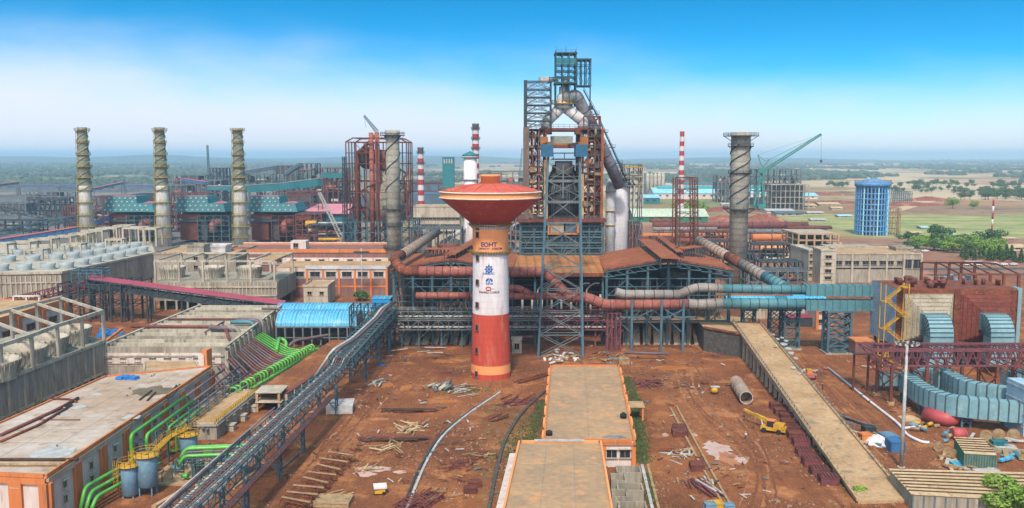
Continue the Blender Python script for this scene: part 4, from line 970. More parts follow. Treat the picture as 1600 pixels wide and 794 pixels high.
m=MB();m.bb((a.x,a.y-.12,5.9),(b.x-1,a.y-.02,9.6));part('limewash',m,M['whitewall'],T)
m=MB();m.bb((a.x-.6,a.y-1.2,0),(a.x+1.8,a.y+.4,zh+.2));part('corner_column',m,M['conc_light'],T)
m=MB();a2,b2=G(165,535,zh),V((G(190,516,zh).x,G(190,516,zh).y,zh));m.bar(a2+V((0,0,.4)),b2+V((0,0,.4)),.9,.5);part('orange_trim',m,M['orange'],T)
# annex
zx=7.6;T,PA=flat_roof_block('annex','low concrete annex in front of the ribbed hall','building',[G(226,579,zx),G(312,579,zx),G(305,566,zx),G(226,566,zx)],zx,.4,roofmat='conc_warm',wall='conc',trim='conc_light',band=.3,wins=[(0,.05,.95,4,5.4,1.5,.8)])
# pipes lying over the ribbed roof
def P3(*a):return V(a)
on_roof('roof_pipe',[(205,510),(338,511),(352,512),(358,530)],zh,.5,'brownpipe','thick brown pipe crossing the ribbed hall roof','pipe')
on_roof('roof_pipe',[(262,499),(365,499),(385,499)],zh,.35,'maroon','thinner maroon pipe crossing the ribbed roof farther back','pipe')
on_roof('roof_pipe',[(320,519),(350,503)],zh,.3,'mauvepipe','short slanting mauve pipe between the two roof pipes','pipe')
for i,(px,py,r,mt)in enumerate(((357,512,.75,'mauvepipe'),(366,512,.7,'greypipe'),(390,503,.7,'tealpipe'),(398,500,.8,'mauvepipe'),(402,499,.8,'greypipe'),(436,482,.45,'mauvepipe'))):
 a=G(px,py,zh+1);xw=a.x;m=MB();m.tube(bend([(xw-6,a.y,zh+.9),(xw+1.4,a.y,zh+.9),(xw+1.4,a.y,3)],2),r,10)
 solo('down_pipe',m,M[mt],['nearest fat mauve pipe bending down the ribbed hall wall','fat grey pipe beside the nearest mauve down pipe','teal pipe bending down the ribbed hall wall','fat mauve pipe bending down beside the teal one','grey pipe behind the fat mauve bend','thin mauve pipe at the far end of the ribbed hall wall'][i],'pipe')
 # green manifold with mauve branches
hd0,hd1=G(372,617,3.5),G(492,548,3.5)
T=thing('green_manifold','double bright green header pipe running beside the ribbed hall','pipe manifold',(hd0.x,hd0.y,0))
for o,z,lo in((0,3.2,0),(1.7,3.0,2)):
 m=MB();m.tube([hd0+V((o,-lo*6,z-3.5)),hd1+V((o,0,z-3.5))],.42,10);part('header',m,M['greenpipe'],T)
nb=27
for k in range(nb):
 t_=k/(nb-1);h=hd0.lerp(hd1,t_);xw=HH[1].lerp(HH[2],min(1,max(0,(h.y-247)/72))).x+1.2
 if k%4==2 and k<12:continue
 m=MB();m.tube(bend([(xw,h.y+6.0,8.2),(lerp(xw,h.x,.55),h.y+1.4,3.8),(h.x-2.2,h.y,3.4)],1.5),.26,8);part('branch',m,M['mauvepipe' if k%4 else 'brownpipe']if k<22 else M['greenpipe'],T)
 m=MB();m.tube(bend([(h.x-2.4,h.y,3.4),(h.x-2.0,h.y,5.4),(h.x-.3,h.y,5.4),(h.x,h.y,3.2)],.8),.28,8);part('riser',m,M['greenpipe'],T)
for i,(a,b)in enumerate((((455,562),(500,560)),((440,575),(480,574)),((470,548),(505,545)),((488,562),(506,545)),((486,552),(500,541)),((430,592),(470,573)),((425,588),(452,572)),((446,583),(436,590)),((418,528),(430,540)),((405,523),(450,548)))):
 m=MB();m.tube([G(*a,2.2),G(*b,2.2)],.42,8);part('branch',m,M['greenpipe'],T)
m=MB();m.tube(bend([G(432,548,5),G(436,528,6),G(447,533,5),G(447,545,3)],2,4),.55,10);part('loop',m,M['greenpipe'],T)
for q in range(4):
 m=MB();o=2.6+q*.75;a_,b_=hd0.lerp(hd1,.12+.05*q),hd0.lerp(hd1,.97-.06*q);m.tube(bend([a_+V((o,0,-2.4)),a_+V((o,1,-.9-q*.2)),b_+V((o,0,-.9-q*.2)),b_+V((o+3,1,-.9-q*.2))],1),.22,8);part('side_pipe',m,M['greenpipe' if q%2 else 'mauvepipe'],T)
for q in range(10):
 a_=hd0.lerp(hd1,.1+.09*q);m=MB();m.bar(a_+V((-2.4,.8,-3.4)),a_+V((-2.4,.8,.2)),.16);m.bar(a_+V((2.2,.8,-3.4)),a_+V((2.2,.8,.2)),.16);m.bar(a_+V((-2.6,.8,-.5)),a_+V((5.4,.8,-.5)),.16);part('pipe_support',m,M['tealsteel'],T)
T=thing('pipe_bundle','bundle of mauve and grey pipes dropping from the ribbed hall towards the green tanks','pipe bundle',G(360,630))
for k in range(8):
 a,b=G(330+k*7,640+k*2-20,4-k*.2),G(385+k*3,604+k*3-6,4-k*.2)
 mid=G(352+k*4,622+k*2-12,4-k*.2);m=MB();near=G(280+k*6,672+k*2-14,4-k*.2)
 m.tube(bend([near,a+V((0,0,0)),mid+V((2,0,0)),b],2),.3,8);part('pipe',m,M[('mauvepipe','galv','brownpipe','mauvepipe','greypipe','maroon','mauvepipe','bluesteel')[k]],T)
 # pipes beside the pump house wall
T=thing('wall_pipe_run','green and mauve pipes running along the orange pump house wall','pipe run',G(200,740))
eastx=lambda Y:PP[1].lerp(PP[2],(Y-PP[1].y)/(PP[2].y-PP[1].y)).x
def wp(Y,o,z):return V((eastx(Y)+o,Y,z))
for o,z,Ya,Yb,Yc,r in((2.2,8.5,176,205,232,.38),(3.6,7.2,180,206,240,.38),(4.8,6.2,188,203,238,.32),(5.8,5.4,190,206,242,.34)):
 m=MB();m.tube(bend([wp(Ya+2,o+1.5,z-5.5),wp(Ya,o,z-5.5),wp(Ya,o,z),wp(Yb,o,z)],1.2),r,10);part('green_pipe',m,M['greenpipe'],T)
 m=MB();m.tube([wp(Yb,o,z),wp(Yc,o,z)],r*.8,8);part('mauve_pipe',m,M['mauvepipe'],T)
for k in range(3):
 m=MB();z=4.4-k*.9;m.tube(bend([wp(156,1.6+k,1.0),wp(158,1.6+k,z),wp(173,4.0+k*1.4,z),wp(176,6+k,z)],1.2),.36,10);part('green_pipe',m,M['greenpipe'],T)
for k in range(10):
 y=178+k*6;m=MB();m.bar(wp(y,.4,4.9),wp(y,6.6,4.9),.22);m.bar(wp(y,6.4,0),wp(y,6.4,8.6),.25);m.bar(wp(y,2,6),wp(y,6.4,6),.2);part('bracket',m,M['tealsteel'],T)
 # blue tanks with yellow ladders
def tank(px,py,r,z0,z1,label,mt='tankblue',Y=None):
 c=G(px,py);T=thing('storage_tank',label,'storage tank',c,'blue storage tanks')
 m=MB();m.lathe(c,[(r*.55,z0-.5),(r,z0),(r,z1),(r*.9,z1+.35),(r*.3,z1+.5)],24);part('shell',m,M[mt],T)
 for k in range(4):
  a=R(45+90*k);q=c+V((r*.85*math.cos(a),r*.85*math.sin(a),0));m=MB();m.bar(q,q+V((0,0,z0+.3)),.25);part('leg',m,M['tankblue'],T)
 m=MB()
 m.lathe(c,[(r*.2,z1+.6),(r+.5,z1+.6),(r+.5,z1+.7),(r*.2,z1+.7)],20,caps=(False,False))
 part('top_deck',m,M['yellow'],T)
 m=MB();handrail(m,[c+V(((r+.45)*math.cos(R(30*i)),(r+.45)*math.sin(R(30*i)),z1+.7))for i in range(12)],1.1,.07,1,True);part('railing',m,M['yellow'],T)
 m=MB();x=c.x-r-.5
 for q in(-.3,.3):m.bar((x,c.y+q-.4,0),(x,c.y+q-.4,z1+1.8),.09)
 for i in range(int(z1/.4)):m.bar((x,c.y-.7,i*.4),(x,c.y-.1,i*.4),.06)
 for i in range(3,int(z1/.8)+2):
  z=i*.8;m.bar((x-.7,c.y-.8,z),(x-.7,c.y,z),.07);m.bar((x,c.y-.8,z),(x-.7,c.y-.8,z),.07);m.bar((x,c.y,z),(x-.7,c.y,z),.07)
 m.bar((x-.7,c.y-.8,2.4),(x-.7,c.y-.8,z1+1.6),.07);m.bar((x-.7,c.y,2.4),(x-.7,c.y,z1+1.6),.07)
 part('ladder',m,M['yellow'],T)
tank(204,776,1.55,.6,5.6,'slim blue storage tank with yellow caged ladder nearest the camera')
tank(232,772,1.95,1.9,7.2,'wider blue storage tank on legs with yellow top deck',)
tank(296,720,1.8,1.2,5.2,'dusty blue tank behind, partly under the green pipes')
T=thing('yellow_stair','bright yellow stair and walkway joining the blue tanks','stair',G(250,740))
a,b,c_=G(234,712,6.8),G(262,684,6.3),G(294,668,6.2)
m=MB();m.bar(a,b,1.5,.15);m.bar(b,c_,1.7,.15);part('tread_deck',m,M['yellow'],T)
m=MB()
for o in(-.8,.8):handrail(m,[a+V((o,0,0)),b+V((o,0,0)),c_+V((o,0,0))],1.1,.08,1.2)
part('railing',m,M['yellow'],T)
m=MB()
for p in(a,b,c_):m.bar((p.x,p.y,0),(p.x,p.y,p.z),.2)
part('post',m,M['tealsteel'],T)
# cross bridge of green pipes
T=thing('green_pipe_bridge','short teal truss bridge carrying green pipes to the pipe rack','pipe bridge',G(350,735))
z=4.6;m=MB();pa,pb=G(292,716,z),G(392,712,z);truss(m,pa+V((0,0,-1.2)),pb+V((0,0,-1.2)),2.4,1.5,9,.16);part('truss',m,M['tealsteel'],T)
for o,zz_,r,x_,mt in((-.9,.75,.36,0,'greenpipe'),(.2,1.9,.36,0,'greenpipe'),(1.0,1.9,.36,0,'greenpipe'),(-.2,1.3,.2,1,'mauvepipe')):
 m=MB();m.tube(bend([pa+V((-1.5,o,zz_-2.2)),pa+V((-.2,o,zz_)),pb+V((0,o,zz_)),pb+V((2.5,o,zz_-1.2))],1),r,10);part('pipe',m,M[mt],T)
for t_ in(.1,.55,.9):
 p=pa.lerp(pb,t_);m=MB();m.bar((p.x,p.y-1,0),(p.x,p.y-1,z-1.2),.22);m.bar((p.x,p.y+1,0),(p.x,p.y+1,z-1.2),.22);m.bar((p.x,p.y-1,0),(p.x,p.y+1,z-1.2),.12);part('leg',m,M['tealsteel'],T)
 # pump skid under the bridge
T=thing('pump_skid','crowded teal pump skid with small vessels below the green pipe bridge','pump skid',G(290,745))
rr=random.Random(8);m=MB();c=G(285,745);m.box(c+V((0,4,.15)),(11,18,.3),ROT);part('base',m,M['conc_warm'],T)
m=MB()
for k in range(26):p=c+V((rr.uniform(-5,5),rr.uniform(-4,12),.3));h=rr.uniform(1,3.6);m.bar(p,p+V((0,0,h)),.16);m.bar(p+V((0,0,h)),p+V((rr.uniform(-3,3),rr.uniform(-3,3),h)),.14)
part('steelwork',m,M['tealsteel'],T)
for k in range(9):
 p=c+V((rr.uniform(-4.5,4.5),rr.uniform(-3,11),rr.uniform(.7,2.2)));m=MB();m.tube([p,p+V((rr.uniform(.8,2),rr.uniform(-.4,.4),0))],[.5,.5],12);part('vessel',m,M[('tankblue','tealpipe','greenpipe')[k%3]],T)
 # pump gallery blocks with yellow rim
def qblock(name,label,cat,near,far,w_l,z,wall='conc',**k):
 return flat_roof_block(name,label,cat,[near-V((w_l,0,0)),near,far,far-V((w_l,0,0))],z,**k,wall=wall)
T,PG=qblock('pump_gallery','low concrete pump gallery with yellow railed edge beside the pipe rack','building',G(338,662,3.8),G(402,611,3.8),9,3.8,ph=.35,roofmat='conc_warm',trim='conc_light',band=.25,wins=[(1,.1,.95,5,2.4,.7,.8)])
m=MB();a,b,u,n,ang=face_pts([(p.x,p.y)for p in PG],1);e=V((0,0,4.1));handrail(m,[G(252,664,3.8)+V((0,0,.3)),a+e,b+e],1.1,.1,1.2);m.bar(a+e-n*.7,b+e-n*.7,1,.12);part('yellow_railing',m,M['yellow'],T)
m=MB()
for k in range(3):q=a.lerp(b,.25+.28*k);m.box(q+n*.9+V((0,0,1.5)),(2.2,1.8,.25),ang+math.pi/2);m.box(q+n*.9+V((0,0,.7)),(1.8,1.4,1.4),ang+math.pi/2)
part('porch',m,M['conc_light'],T)
T=thing('raw_frame','unfinished open concrete stair frame between gallery and retaining wall','concrete frame',G(425,640))
c=G(424,640)
for dx in(-3,2.6):
 for dy in(-2,4):m=MB();m.box((c.x+dx,c.y+dy,2.6),(.6,.6,5.2));part('column',m,M['conc_warm'],T)
for z in(2.6,5.1):m=MB();m.box((c.x,c.y+1,z),(6.8,7,.3));part('slab',m,M['conc_light'],T)
T=thing('retaining_wall','long pale concrete retaining wall under the pipe rack head','wall',G(500,610))
a,b=G(446,640,0),G(575,548,0);m=MB();m.bar(a+V((0,0,2)),b+V((0,0,2)),.7,4.0);part('wall',m,M['conc'],T)
m=MB()
for k in range(15):q=a.lerp(b,k/14);m.box(q+V((.45,-.2,2)),(.5,.5,4));
part('buttress',m,M['conc_light'],T)
m=MB();m.slab(a+V((-9,2,3.7)),a+V((-.4,0,3.7)),b+V((-.4,0,3.7)),b+V((-12,0,3.7)),.4);part('deck',m,M['ground'],T)
m=MB();m.bar(a+V((0,0,4.1)),b+V((0,0,4.1)),1.1,.2);part('coping',m,M['brownpipe'],T)
# ============================================================ diagonal pipe rack
def rx(Y):return-49.6+.058*(Y-174)
T=thing('pipe_rack','long blue steel pipe rack with maroon walkway running diagonally at left','pipe rack',(rx(174),174,0))
def rk(Y,o,z):return V((rx(Y)+o,Y,z))
zr0=7.6
m=MB();truss(m,rk(118,0,zr0),rk(232,0,zr0),4.8,2.5,38,.19,bt=.12);part('lower_truss',m,M['tealsteel'],T)
m=MB();truss(m,rk(232,.6,9.2),rk(297,.6,11.8),6.4,2.6,20,.28,bt=.18);part('upper_truss',m,M['greysteel']if 0 else M['tealsteel'],T)
m=MB();truss(m,rk(232,.6,6.4),rk(297,.6,9),6.4,2.2,20,.22,bt=.14);part('upper_truss',m,M['darksteel'],T)
for k,(o,r,mt)in enumerate(((-2,.22,'galv'),(-1.3,.2,'mauvepipe'),(-.7,.22,'brownpipe'),(0,.16,'greysteel'),(.6,.2,'galv'),(1.3,.22,'brownpipe'),(2.1,.22,'greysteel'))):
 m=MB();m.tube([rk(118,o,zr0+1.6),rk(232,o,zr0+1.6),rk(236,o,10.5),rk(297,o,13)],r,6);part('pipe',m,M[mt],T)
m=MB();m.tube([rk(118,-2.5,zr0+3),rk(172,-2.5,zr0+3)],.26,8);part('pipe',m,M['mauvepipe'],T)
m=MB();m.tube([rk(118,-3.3,zr0+2.6),rk(190,-3.3,zr0+2.6)],.18,8);part('pipe',m,M['galv'],T)
for o in(0,1.2):m=MB();m.tube(bend([rk(238,o-8,5),rk(238,o-3,12.4),rk(252,o-1,12.8),rk(278,o,14),rk(283,o+1,16),rk(296,o+2,16)],2),.38,8);part('pipe',m,M['mauvepipe' if o else 'galv'],T)
m=MB();m.bar(rk(112,3.5,6.0),rk(214,3.3,6.6),1.5,.18);part('walkway',m,M['maroon'],T)
m=MB();handrail(m,[rk(112,4.2,6.1),rk(214,4,6.7)],1.1,.07,1.8);handrail(m,[rk(118,2.75,zr0+2.7),rk(232,2.75,zr0+2.7)],1.0,.06,2.4);part('railing',m,M['bluesteel'],T)
for Y in(136,155,174,190,219,252,272,288):
 for o in(-2.2,2.2):
  m=MB();h=7.6 if Y<232 else 6.8+(Y-232)*.03
  for dy in(-1,1):m.bar(rk(Y+dy,o+.5,0),rk(Y+dy,o+.5,h),.32)
  for z in(1,3.2,5.4):m.bar(rk(Y-1,o+.5,z),rk(Y+1,o+.5,z+2),.14);m.bar(rk(Y+1,o+.5,z),rk(Y-1,o+.5,z+2),.14)
  part('leg',m,M['bluesteel'],T)
 m=MB();m.bar(rk(Y,-1.7,3),rk(Y,2.7,3),.22);m.bar(rk(Y,-1.7,1),rk(Y,2.7,5.8),.18);m.bar(rk(Y,2.7,1),rk(Y,-1.7,5.8),.18);part('cross_brace',m,M['bluesteel'],T)
T=thing('rack_head_frame','tangled dark steel frame where the pipe rack meets the casthouse bridge','steel frame',G(590,540))
frame(T,M['darksteel'],X(548,294,8),X(606,294,8),292,300,[0,4,8,12,15],5,2,.4,.6,.25,seed=21)
rr=random.Random(3)
for k in range(9):
 m=MB();p=V((lerp(X(548,294,8),X(606,294,8),rr.random()),292+rr.uniform(0,6),rr.choice((4.5,8.5,12.4))));m.tube([p,p+V((rr.uniform(3,8),0,0))],rr.uniform(.2,.5),8);part('pipe',m,M[rr.choice(('galv','mauvepipe','greypipe','bluesteel'))],T)
 # arched blue sheds
for k,(Yc,y0,y1,xa,xb_,lab)in enumerate(((303,508,485,440,562,'front cyan arched shed with ribbed vault roof behind the green manifold'),(319,500,474,438,590,'rear cyan arched shed half hidden by the front vault'))):
 z0,z1=Z(y0,Yc-5),Z(y1,Yc);xa,xb_=X(xa,Yc,z0),X(xb_,Yc,z0);T=thing('arched_shed',lab,'shed',((xa+xb_)/2,Yc,0),'cyan arched sheds')
 m=MB();n=14;w=7.2;prof=[(Yc-w*math.cos(math.pi*i/n),z0+(z1-z0)*math.sin(math.pi*i/n))for i in range(n+1)]
 for(ya,za),(yb,zb2)in zip(prof,prof[1:]):m.slab((xa,ya,za),(xb_,ya,za),(xb_,yb,zb2),(xa,yb,zb2),.12)
 part('vault',m,M['bluesheet'],T)
 nr=int((xb_-xa)/1.15)
 mr_=mat('pale_roof_rib_%d'%k,'#7fb9d2','#5fa6c8',None,.3,.5)
 for i in range(nr+1):
  x=lerp(xa,xb_,i/nr);m=MB()
  for(ya,za),(yb,zb2)in zip(prof,prof[1:]):m.bar((x,ya,za+.08),(x,yb,zb2+.08),.28,.22)
  part('roof_rib',m,mr_,T)
 for x in(xa,xb_):
  m=MB();n_=len(prof);m.add([(x,y,z)for y,z in prof],[tuple(range(n_))]);m.add([(x+.15,y,z)for y,z in prof],[tuple(reversed(range(n_)))]);part('end_wall',m,M['galv'],T)
 m=MB()
 for i in range(10):
  for yy in(Yc-w,Yc+w):m.bar((lerp(xa,xb_,i/9),yy,0),(lerp(xa,xb_,i/9),yy,z0),.5)
 part('posts',m,M['greysteel'],T)
 m=MB();m.bb((xa,Yc+w-2,0),(xb_,Yc+w-1.8,z0));m.bar((xa,Yc-w,z0-.3),(xb_,Yc-w,z0-.3),.4);m.bar((xa,Yc-w,z0*.5),(xb_,Yc-w,z0*.5),.3);part('sill_beam',m,M['greysteel'],T)
T=thing('blue_panel_house','small bright blue sheet housing at the left end of the casthouse bridge','sheet housing',A(595,472,308))
m=MB();a=A(583,478,308);b=A(611,466,308);m.bb((a.x,306,a.z),(b.x,312,b.z));part('wall',m,mat('vivid_blue_sheet','#2492cf','#1f84bd',None,.3,.5),T)
m=MB();m.bb((a.x-.2,305.8,b.z),(b.x+.2,312.2,b.z+.25));part('roof',m,M['bluesheet'],T)
m=MB()
for x in(a.x+.4,b.x-.4):m.bar((x,307,0),(x,307,a.z),.4);m.bar((x,311,0),(x,311,a.z),.4)
part('post',m,M['tealsteel'],T)
m=MB();a,b=G(447,545,2.5),G(540,530,2.5);m.tube(bend([a,a+V((2,3,2)),b+V((-3,0,2)),b+V((0,0,2)),b+V((0,3,7)),b+V((4,3,7))],1.5),.5,10);solo('crank_pipe',m,M['mauvepipe'],'dusty pink pipe rising in steps before the cyan arched sheds','pipe')
# ============================================================ cooling tower group, far left foreground
zk=12.8
CT=[G(-260,697,zk),G(163,534,zk),G(95,506,zk),G(-330,610,zk)]
T=thing('cooling_tower_block','long raw concrete cooling tower block with open frame on its roof','cooling tower block',(CT[1].x,CT[1].y,0))
m=MB();m.poly([(p.x,p.y)for p in(CT[0],CT[1],CT[2],CT[3])],4,zk);part('basin_wall',m,M['conc'],T)
a,b=V((CT[0].x,CT[0].y,0)),V((CT[1].x,CT[1].y,0));u=(b-a).normalized();n=V((u.y,-u.x,0))
for k in range(30):q=a.lerp(b,k/29);m=MB();m.box(q+n*.1+V((0,0,2)),(.7,1.2,4),math.atan2(u.y,u.x));part('pier',m,M['conc'],T)
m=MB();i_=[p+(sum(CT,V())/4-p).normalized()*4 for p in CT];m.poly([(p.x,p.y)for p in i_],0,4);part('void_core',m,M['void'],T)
m=MB()
for k in range(16):q=a.lerp(b,k/15);m.box(q+n*.2+V((0,0,8.4)),(.35,.4,8.8),math.atan2(u.y,u.x))
m.bar(a+n*.3+V((0,0,zk+.3)),b+n*.3+V((0,0,zk+.3)),.6,.8);m.bar(a+n*.15+V((0,0,4.3)),b+n*.15+V((0,0,4.3)),.5,.6);part('wall_ribs',m,M['conc_light'],T)
posts_f=[(163,533),(130,546),(92,560),(52,578),(4,597),(-55,620)]
posts_b=[(97,508),(60,519),(20,531),(-25,545),(-80,562)]
hz_=8.6
fr=[G(x,y,zk)for x,y in posts_f];bk=[G(x,y,zk)for x,y in posts_b]
for p in fr+bk:m=MB();m.box(p+V((0,0,hz_/2)),(.75,.75,hz_));part('frame_post',m,M['conc_light'],T)
m=MB()
for L_ in(fr,bk):
 for p,q in zip(L_,L_[1:]):m.bar(p+V((0,0,hz_)),q+V((0,0,hz_)),.75,.9)
for p,q in zip(fr,bk):m.bar(p+V((0,0,hz_-.01)),q+V((0,0,hz_-.01)),.6,.7)
part('frame_beams',m,M['conc_light'],T)
def fan_stack(c,r,h,label,group,mt='conc_light',flare=1.22):
 T=thing('fan_stack',label,'fan stack',c,group)
 m=MB();m.lathe(c,[(r*1.02,0),(r*.98,h*.35),(r*1.05,h*.7),(r*flare,h),(r*flare-.3,h),(r*1.0,h*.7),(r*.93,h*.35),(r*.93,.1)],36,caps=(False,False));part('shell',m,M[mt],T)
 m=MB();m.lathe(c,[(r*.93,.3),(.01,.35)],24,caps=(False,False));part('basin',m,M['void'],T)
 SH=[q for q in T.children if q.name.startswith('shell')][0];m=MB()
 for k in range(30):a=2*math.pi*k/30;m.bar(c+V((math.cos(a)*r*1.03,math.sin(a)*r*1.03,.2)),c+V((math.cos(a)*r*(flare+.01),math.sin(a)*r*(flare+.01),h)),.16)
 part('shell_ribs',m,M['conc'],SH);return T
for px,py,lab in((108,537,'farthest flared fan stack on the near cooling tower block'),(70,553,'second farthest flared fan stack on the near cooling tower block'),(34,571,'third flared fan stack, half cut by the left photo edge row'),(-10,592,'fan stack cut off by the left edge of the photo')):
 fan_stack(G(px,py,zk),5.0,4.6,lab,'fan stacks on the near cooling tower block')
m=MB();rr=random.Random(12);c=G(152,538,zk)
T=thing('machinery_heap','heap of blue machinery behind the near cooling tower block','machinery',G(160,523))
m=MB();c=G(166,526,4)
for k in range(12):m.box(c+V((rr.uniform(-4,4),rr.uniform(-3,3),rr.uniform(0,3))),(rr.uniform(1,3),rr.uniform(1,2),rr.uniform(.6,1.6)),rr.uniform(0,3))
part('machine',m,M['tarpblue'],T)
# orange trimmed hall far left
zo=13.5;TT,PO=flat_roof_block('switch_house','orange trimmed hall behind the near cooling tower block at the left edge','building',[G(-250,560,zo),G(-1,497,zo)if 0 else G(-60,516,zo),G(101,469,zo),G(-60,469,zo)],zo,.5,roofmat='conc_warm',pil={1:4},wins=[(1,.03,.97,4,8,5,2.2),(1,.03,.97,4,3.5,4,2)],pw=2.2,pd=.9,band=1.6)
T=thing('roof_pergola','low white concrete beam frame on the switch house roof','frame',G(40,473,zo));a,b=G(22,470,zo),G(62,470,zo)
m=MB();m.bar(a+V((0,0,1.7)),b+V((0,0,1.7)),1.5,.35);part('beam',m,M['whitewall'],T)
for t_ in(0,.5,1):m=MB();q=a.lerp(b,t_);m.box(q+V((0,0,.8)),(.5,1,1.6));part('post',m,M['whitewall'],T)
# ============================================================ crimson conveyor gallery
T=thing('conveyor_gallery','conveyor gallery with crimson roof sloping across the mid left','conveyor',A(140,440,352))
p0,p1=A(138,440,352),A(445,481,326)
m=MB();o=V((0,2.2,0));m.slab(p0-o+V((0,0,1.2)),p0+o+V((0,0,2.4)),p1+o+V((0,0,2.4)),p1-o+V((0,0,1.2)),.2);part('roof',m,M['redsheet'],T)
m=MB();truss(m,p0+V((0,0,-2)),p1+V((0,0,-2)),4,3.2,18,.4,bt=.25);part('truss',m,M['darksteel'],T)
m=MB();m.bar(p0+V((0,0,-1)),p1+V((0,0,-1)),3.6,1.6);part('side_sheeting',m,M['darksteel'],T)
for t_ in(.02,.1,.2,.32,.5):
 q=p0.lerp(p1,t_);m=MB()
 for dy in(-1.6,1.6):m.bar((q.x,q.y+dy,0),(q.x,q.y+dy,q.z-2),.6)
 m.bar((q.x,q.y-1.6,2),(q.x,q.y+1.6,q.z-4),.3);part('leg',m,M['darksteel'],T)
T=thing('conveyor_gallery','open plum conveyor truss sloping left from the crimson gallery top','conveyor',A(130,448,350))
p2,p3=A(136,447,352),A(-60,492,352);m=MB();truss(m,p2+V((0,0,-1)),p3+V((0,0,-1)),4,3.4,14,.45,bt=.3);part('truss',m,M['purplesteel'],T)
m=MB();m.bar(p2,p3,3,.5);part('belt',m,M['maroon'],T)
for t_ in(.3,.6):q=p2.lerp(p3,t_);m=MB();m.bar((q.x,q.y,0),(q.x,q.y,q.z-1),.6);part('leg',m,M['purplesteel'],T)
T=thing('transfer_tower','dark open transfer frame at the top of the crimson gallery','steel frame',G(140,505))
frame(T,M['darksteel'],X(104,350,5),X(216,350,5),344,364,[0,6,11,15.5,Z(424,352)]if 0 else[0,6,11,15],7,2,.6,.5,.3,seed=5)
frame(T,M['bluesteel'],X(112,350,15),X(160,350,15),350,358,[14,Z(426,352),Z(421,352)],4,1,.35,.7,.25,seed=6)
# ============================================================ mid left: second cooling block, orange works building
Yk=372;zk2=12
T=thing('cooling_tower_block','weathered concrete cooling block with three fan stacks behind the crimson conveyor','cooling tower block',(X(330,Yk,0),Yk,0))
xa,xb_=X(238,Yk,zk2),X(432,Yk,zk2);m=MB();m.bb((xa,Yk,4),(xb_,Yk+34,zk2));part('basin_wall',m,M['conc'],T)
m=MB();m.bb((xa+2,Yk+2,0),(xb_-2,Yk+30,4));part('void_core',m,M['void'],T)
m=MB()
for i in range(34):x=lerp(xa,xb_,i/33);m.bb((x-.2,Yk-.3,6.5),(x+.2,Yk,zk2));
m.bb((xa,Yk-.5,9.6),(xb_,Yk,10.2));m.bb((xa,Yk-.5,6),(xb_,Yk-.02,6.5));part('wall_ribs',m,M['conc_light'],T)
for i in range(12):m=MB();x=lerp(xa+.4,xb_-.4,i/11);m.bb((x-.4,Yk,0),(x+.4,Yk+1,4));part('pier',m,M['conc'],T)
for i in range(6):
 for yy in(Yk+1,Yk+32):m=MB();x=lerp(xa+1,xb_-1,i/5);m.bb((x-.4,yy-.4,zk2),(x+.4,yy+.4,zk2+8.4));part('frame_post',m,M['conc_light'],T)
m=MB()
for yy in(Yk+1,Yk+32):m.bb((xa+.6,yy-.3,zk2+8.4),(xb_-.6,yy+.3,zk2+9.2))
for i in range(6):x=lerp(xa+1,xb_-1,i/5);m.bb((x-.3,Yk+1.4,zk2+8.5),(x+.3,Yk+31.6,zk2+9.1))
part('frame_beams',m,M['conc_light'],T)
m=MB();m.bb((X(405,Yk,20),Yk+1,zk2+9.3),(xb_,Yk+20,zk2+9.6));part('roof_slab',m,M['conc_warm'],T)
for i,(px,lab)in enumerate(((270,'left fan stack of the three behind the crimson conveyor'),(331,'middle fan stack of the three behind the crimson conveyor'),(390,'right fan stack of the three behind the crimson conveyor'))):
 fan_stack(V((X(px,Yk+14,zk2),Yk+14,zk2)),4.6,5,lab,'fan stacks behind the crimson conveyor')
def simple_block(name,label,px0,px1,ytop,Y,depth,wall,n=(8,3),ybase=None,win=(1.6,1.2),wmt='void',roof=None,pil=0,trim=None,base=0,cat='building',group=None,z0=2.5,dz=3.6,parap=.8):
 zt_=Z(ytop,Y);x0,x1=X(px0,Y,zt_),X(px1,Y,zt_);T=thing(name,label,cat,((x0+x1)/2,Y,base),group)
 m=MB();m.bb((x0,Y,base),(x1,Y+depth,zt_));part('wall',m,M[wall],T)
 m=MB();m.bb((x0-.2,Y-.2,zt_),(x1+.2,Y+depth+.2,zt_+.3));part('roof',m,M[roof or wall],T)
 if parap:
  m=MB()
  m.bb((x0-.3,Y-.3,zt_+.3),(x1+.3,Y,zt_+.3+parap));m.bb((x0-.3,Y+depth,zt_+.3),(x1+.3,Y+depth+.3,zt_+.3+parap));m.bb((x0-.3,Y+.02,zt_+.3),(x0,Y+depth-.02,zt_+.3+parap));m.bb((x1,Y+.02,zt_+.3),(x1+.3,Y+depth-.02,zt_+.3+parap));part('parapet',m,M[trim or wall],T)
 for j in range(n[1]):
  for i in range(n[0]):window(T,(lerp(x0,x1,(i+.5)/n[0]),Y-.05,base+z0+j*dz),win[0],win[1],R(-90),wmt)
 if n[1]:
  m=MB()
  for j in range(n[1]):m.bb((x0,Y-.12,base+z0+j*dz-win[1]/2-.5),(x1,Y,base+z0+j*dz-win[1]/2-.3))
  part('string_course',m,M[trim or 'conc_light'],T)
 for i in range(pil+1 if pil else 0):m=MB();x=lerp(x0,x1,i/pil);m.bb((x-.5,Y-.5,base),(x+.5,Y-.01,zt_+.2));part('pilaster',m,M[trim or 'conc_light'],T)
 return T,x0,x1,zt_
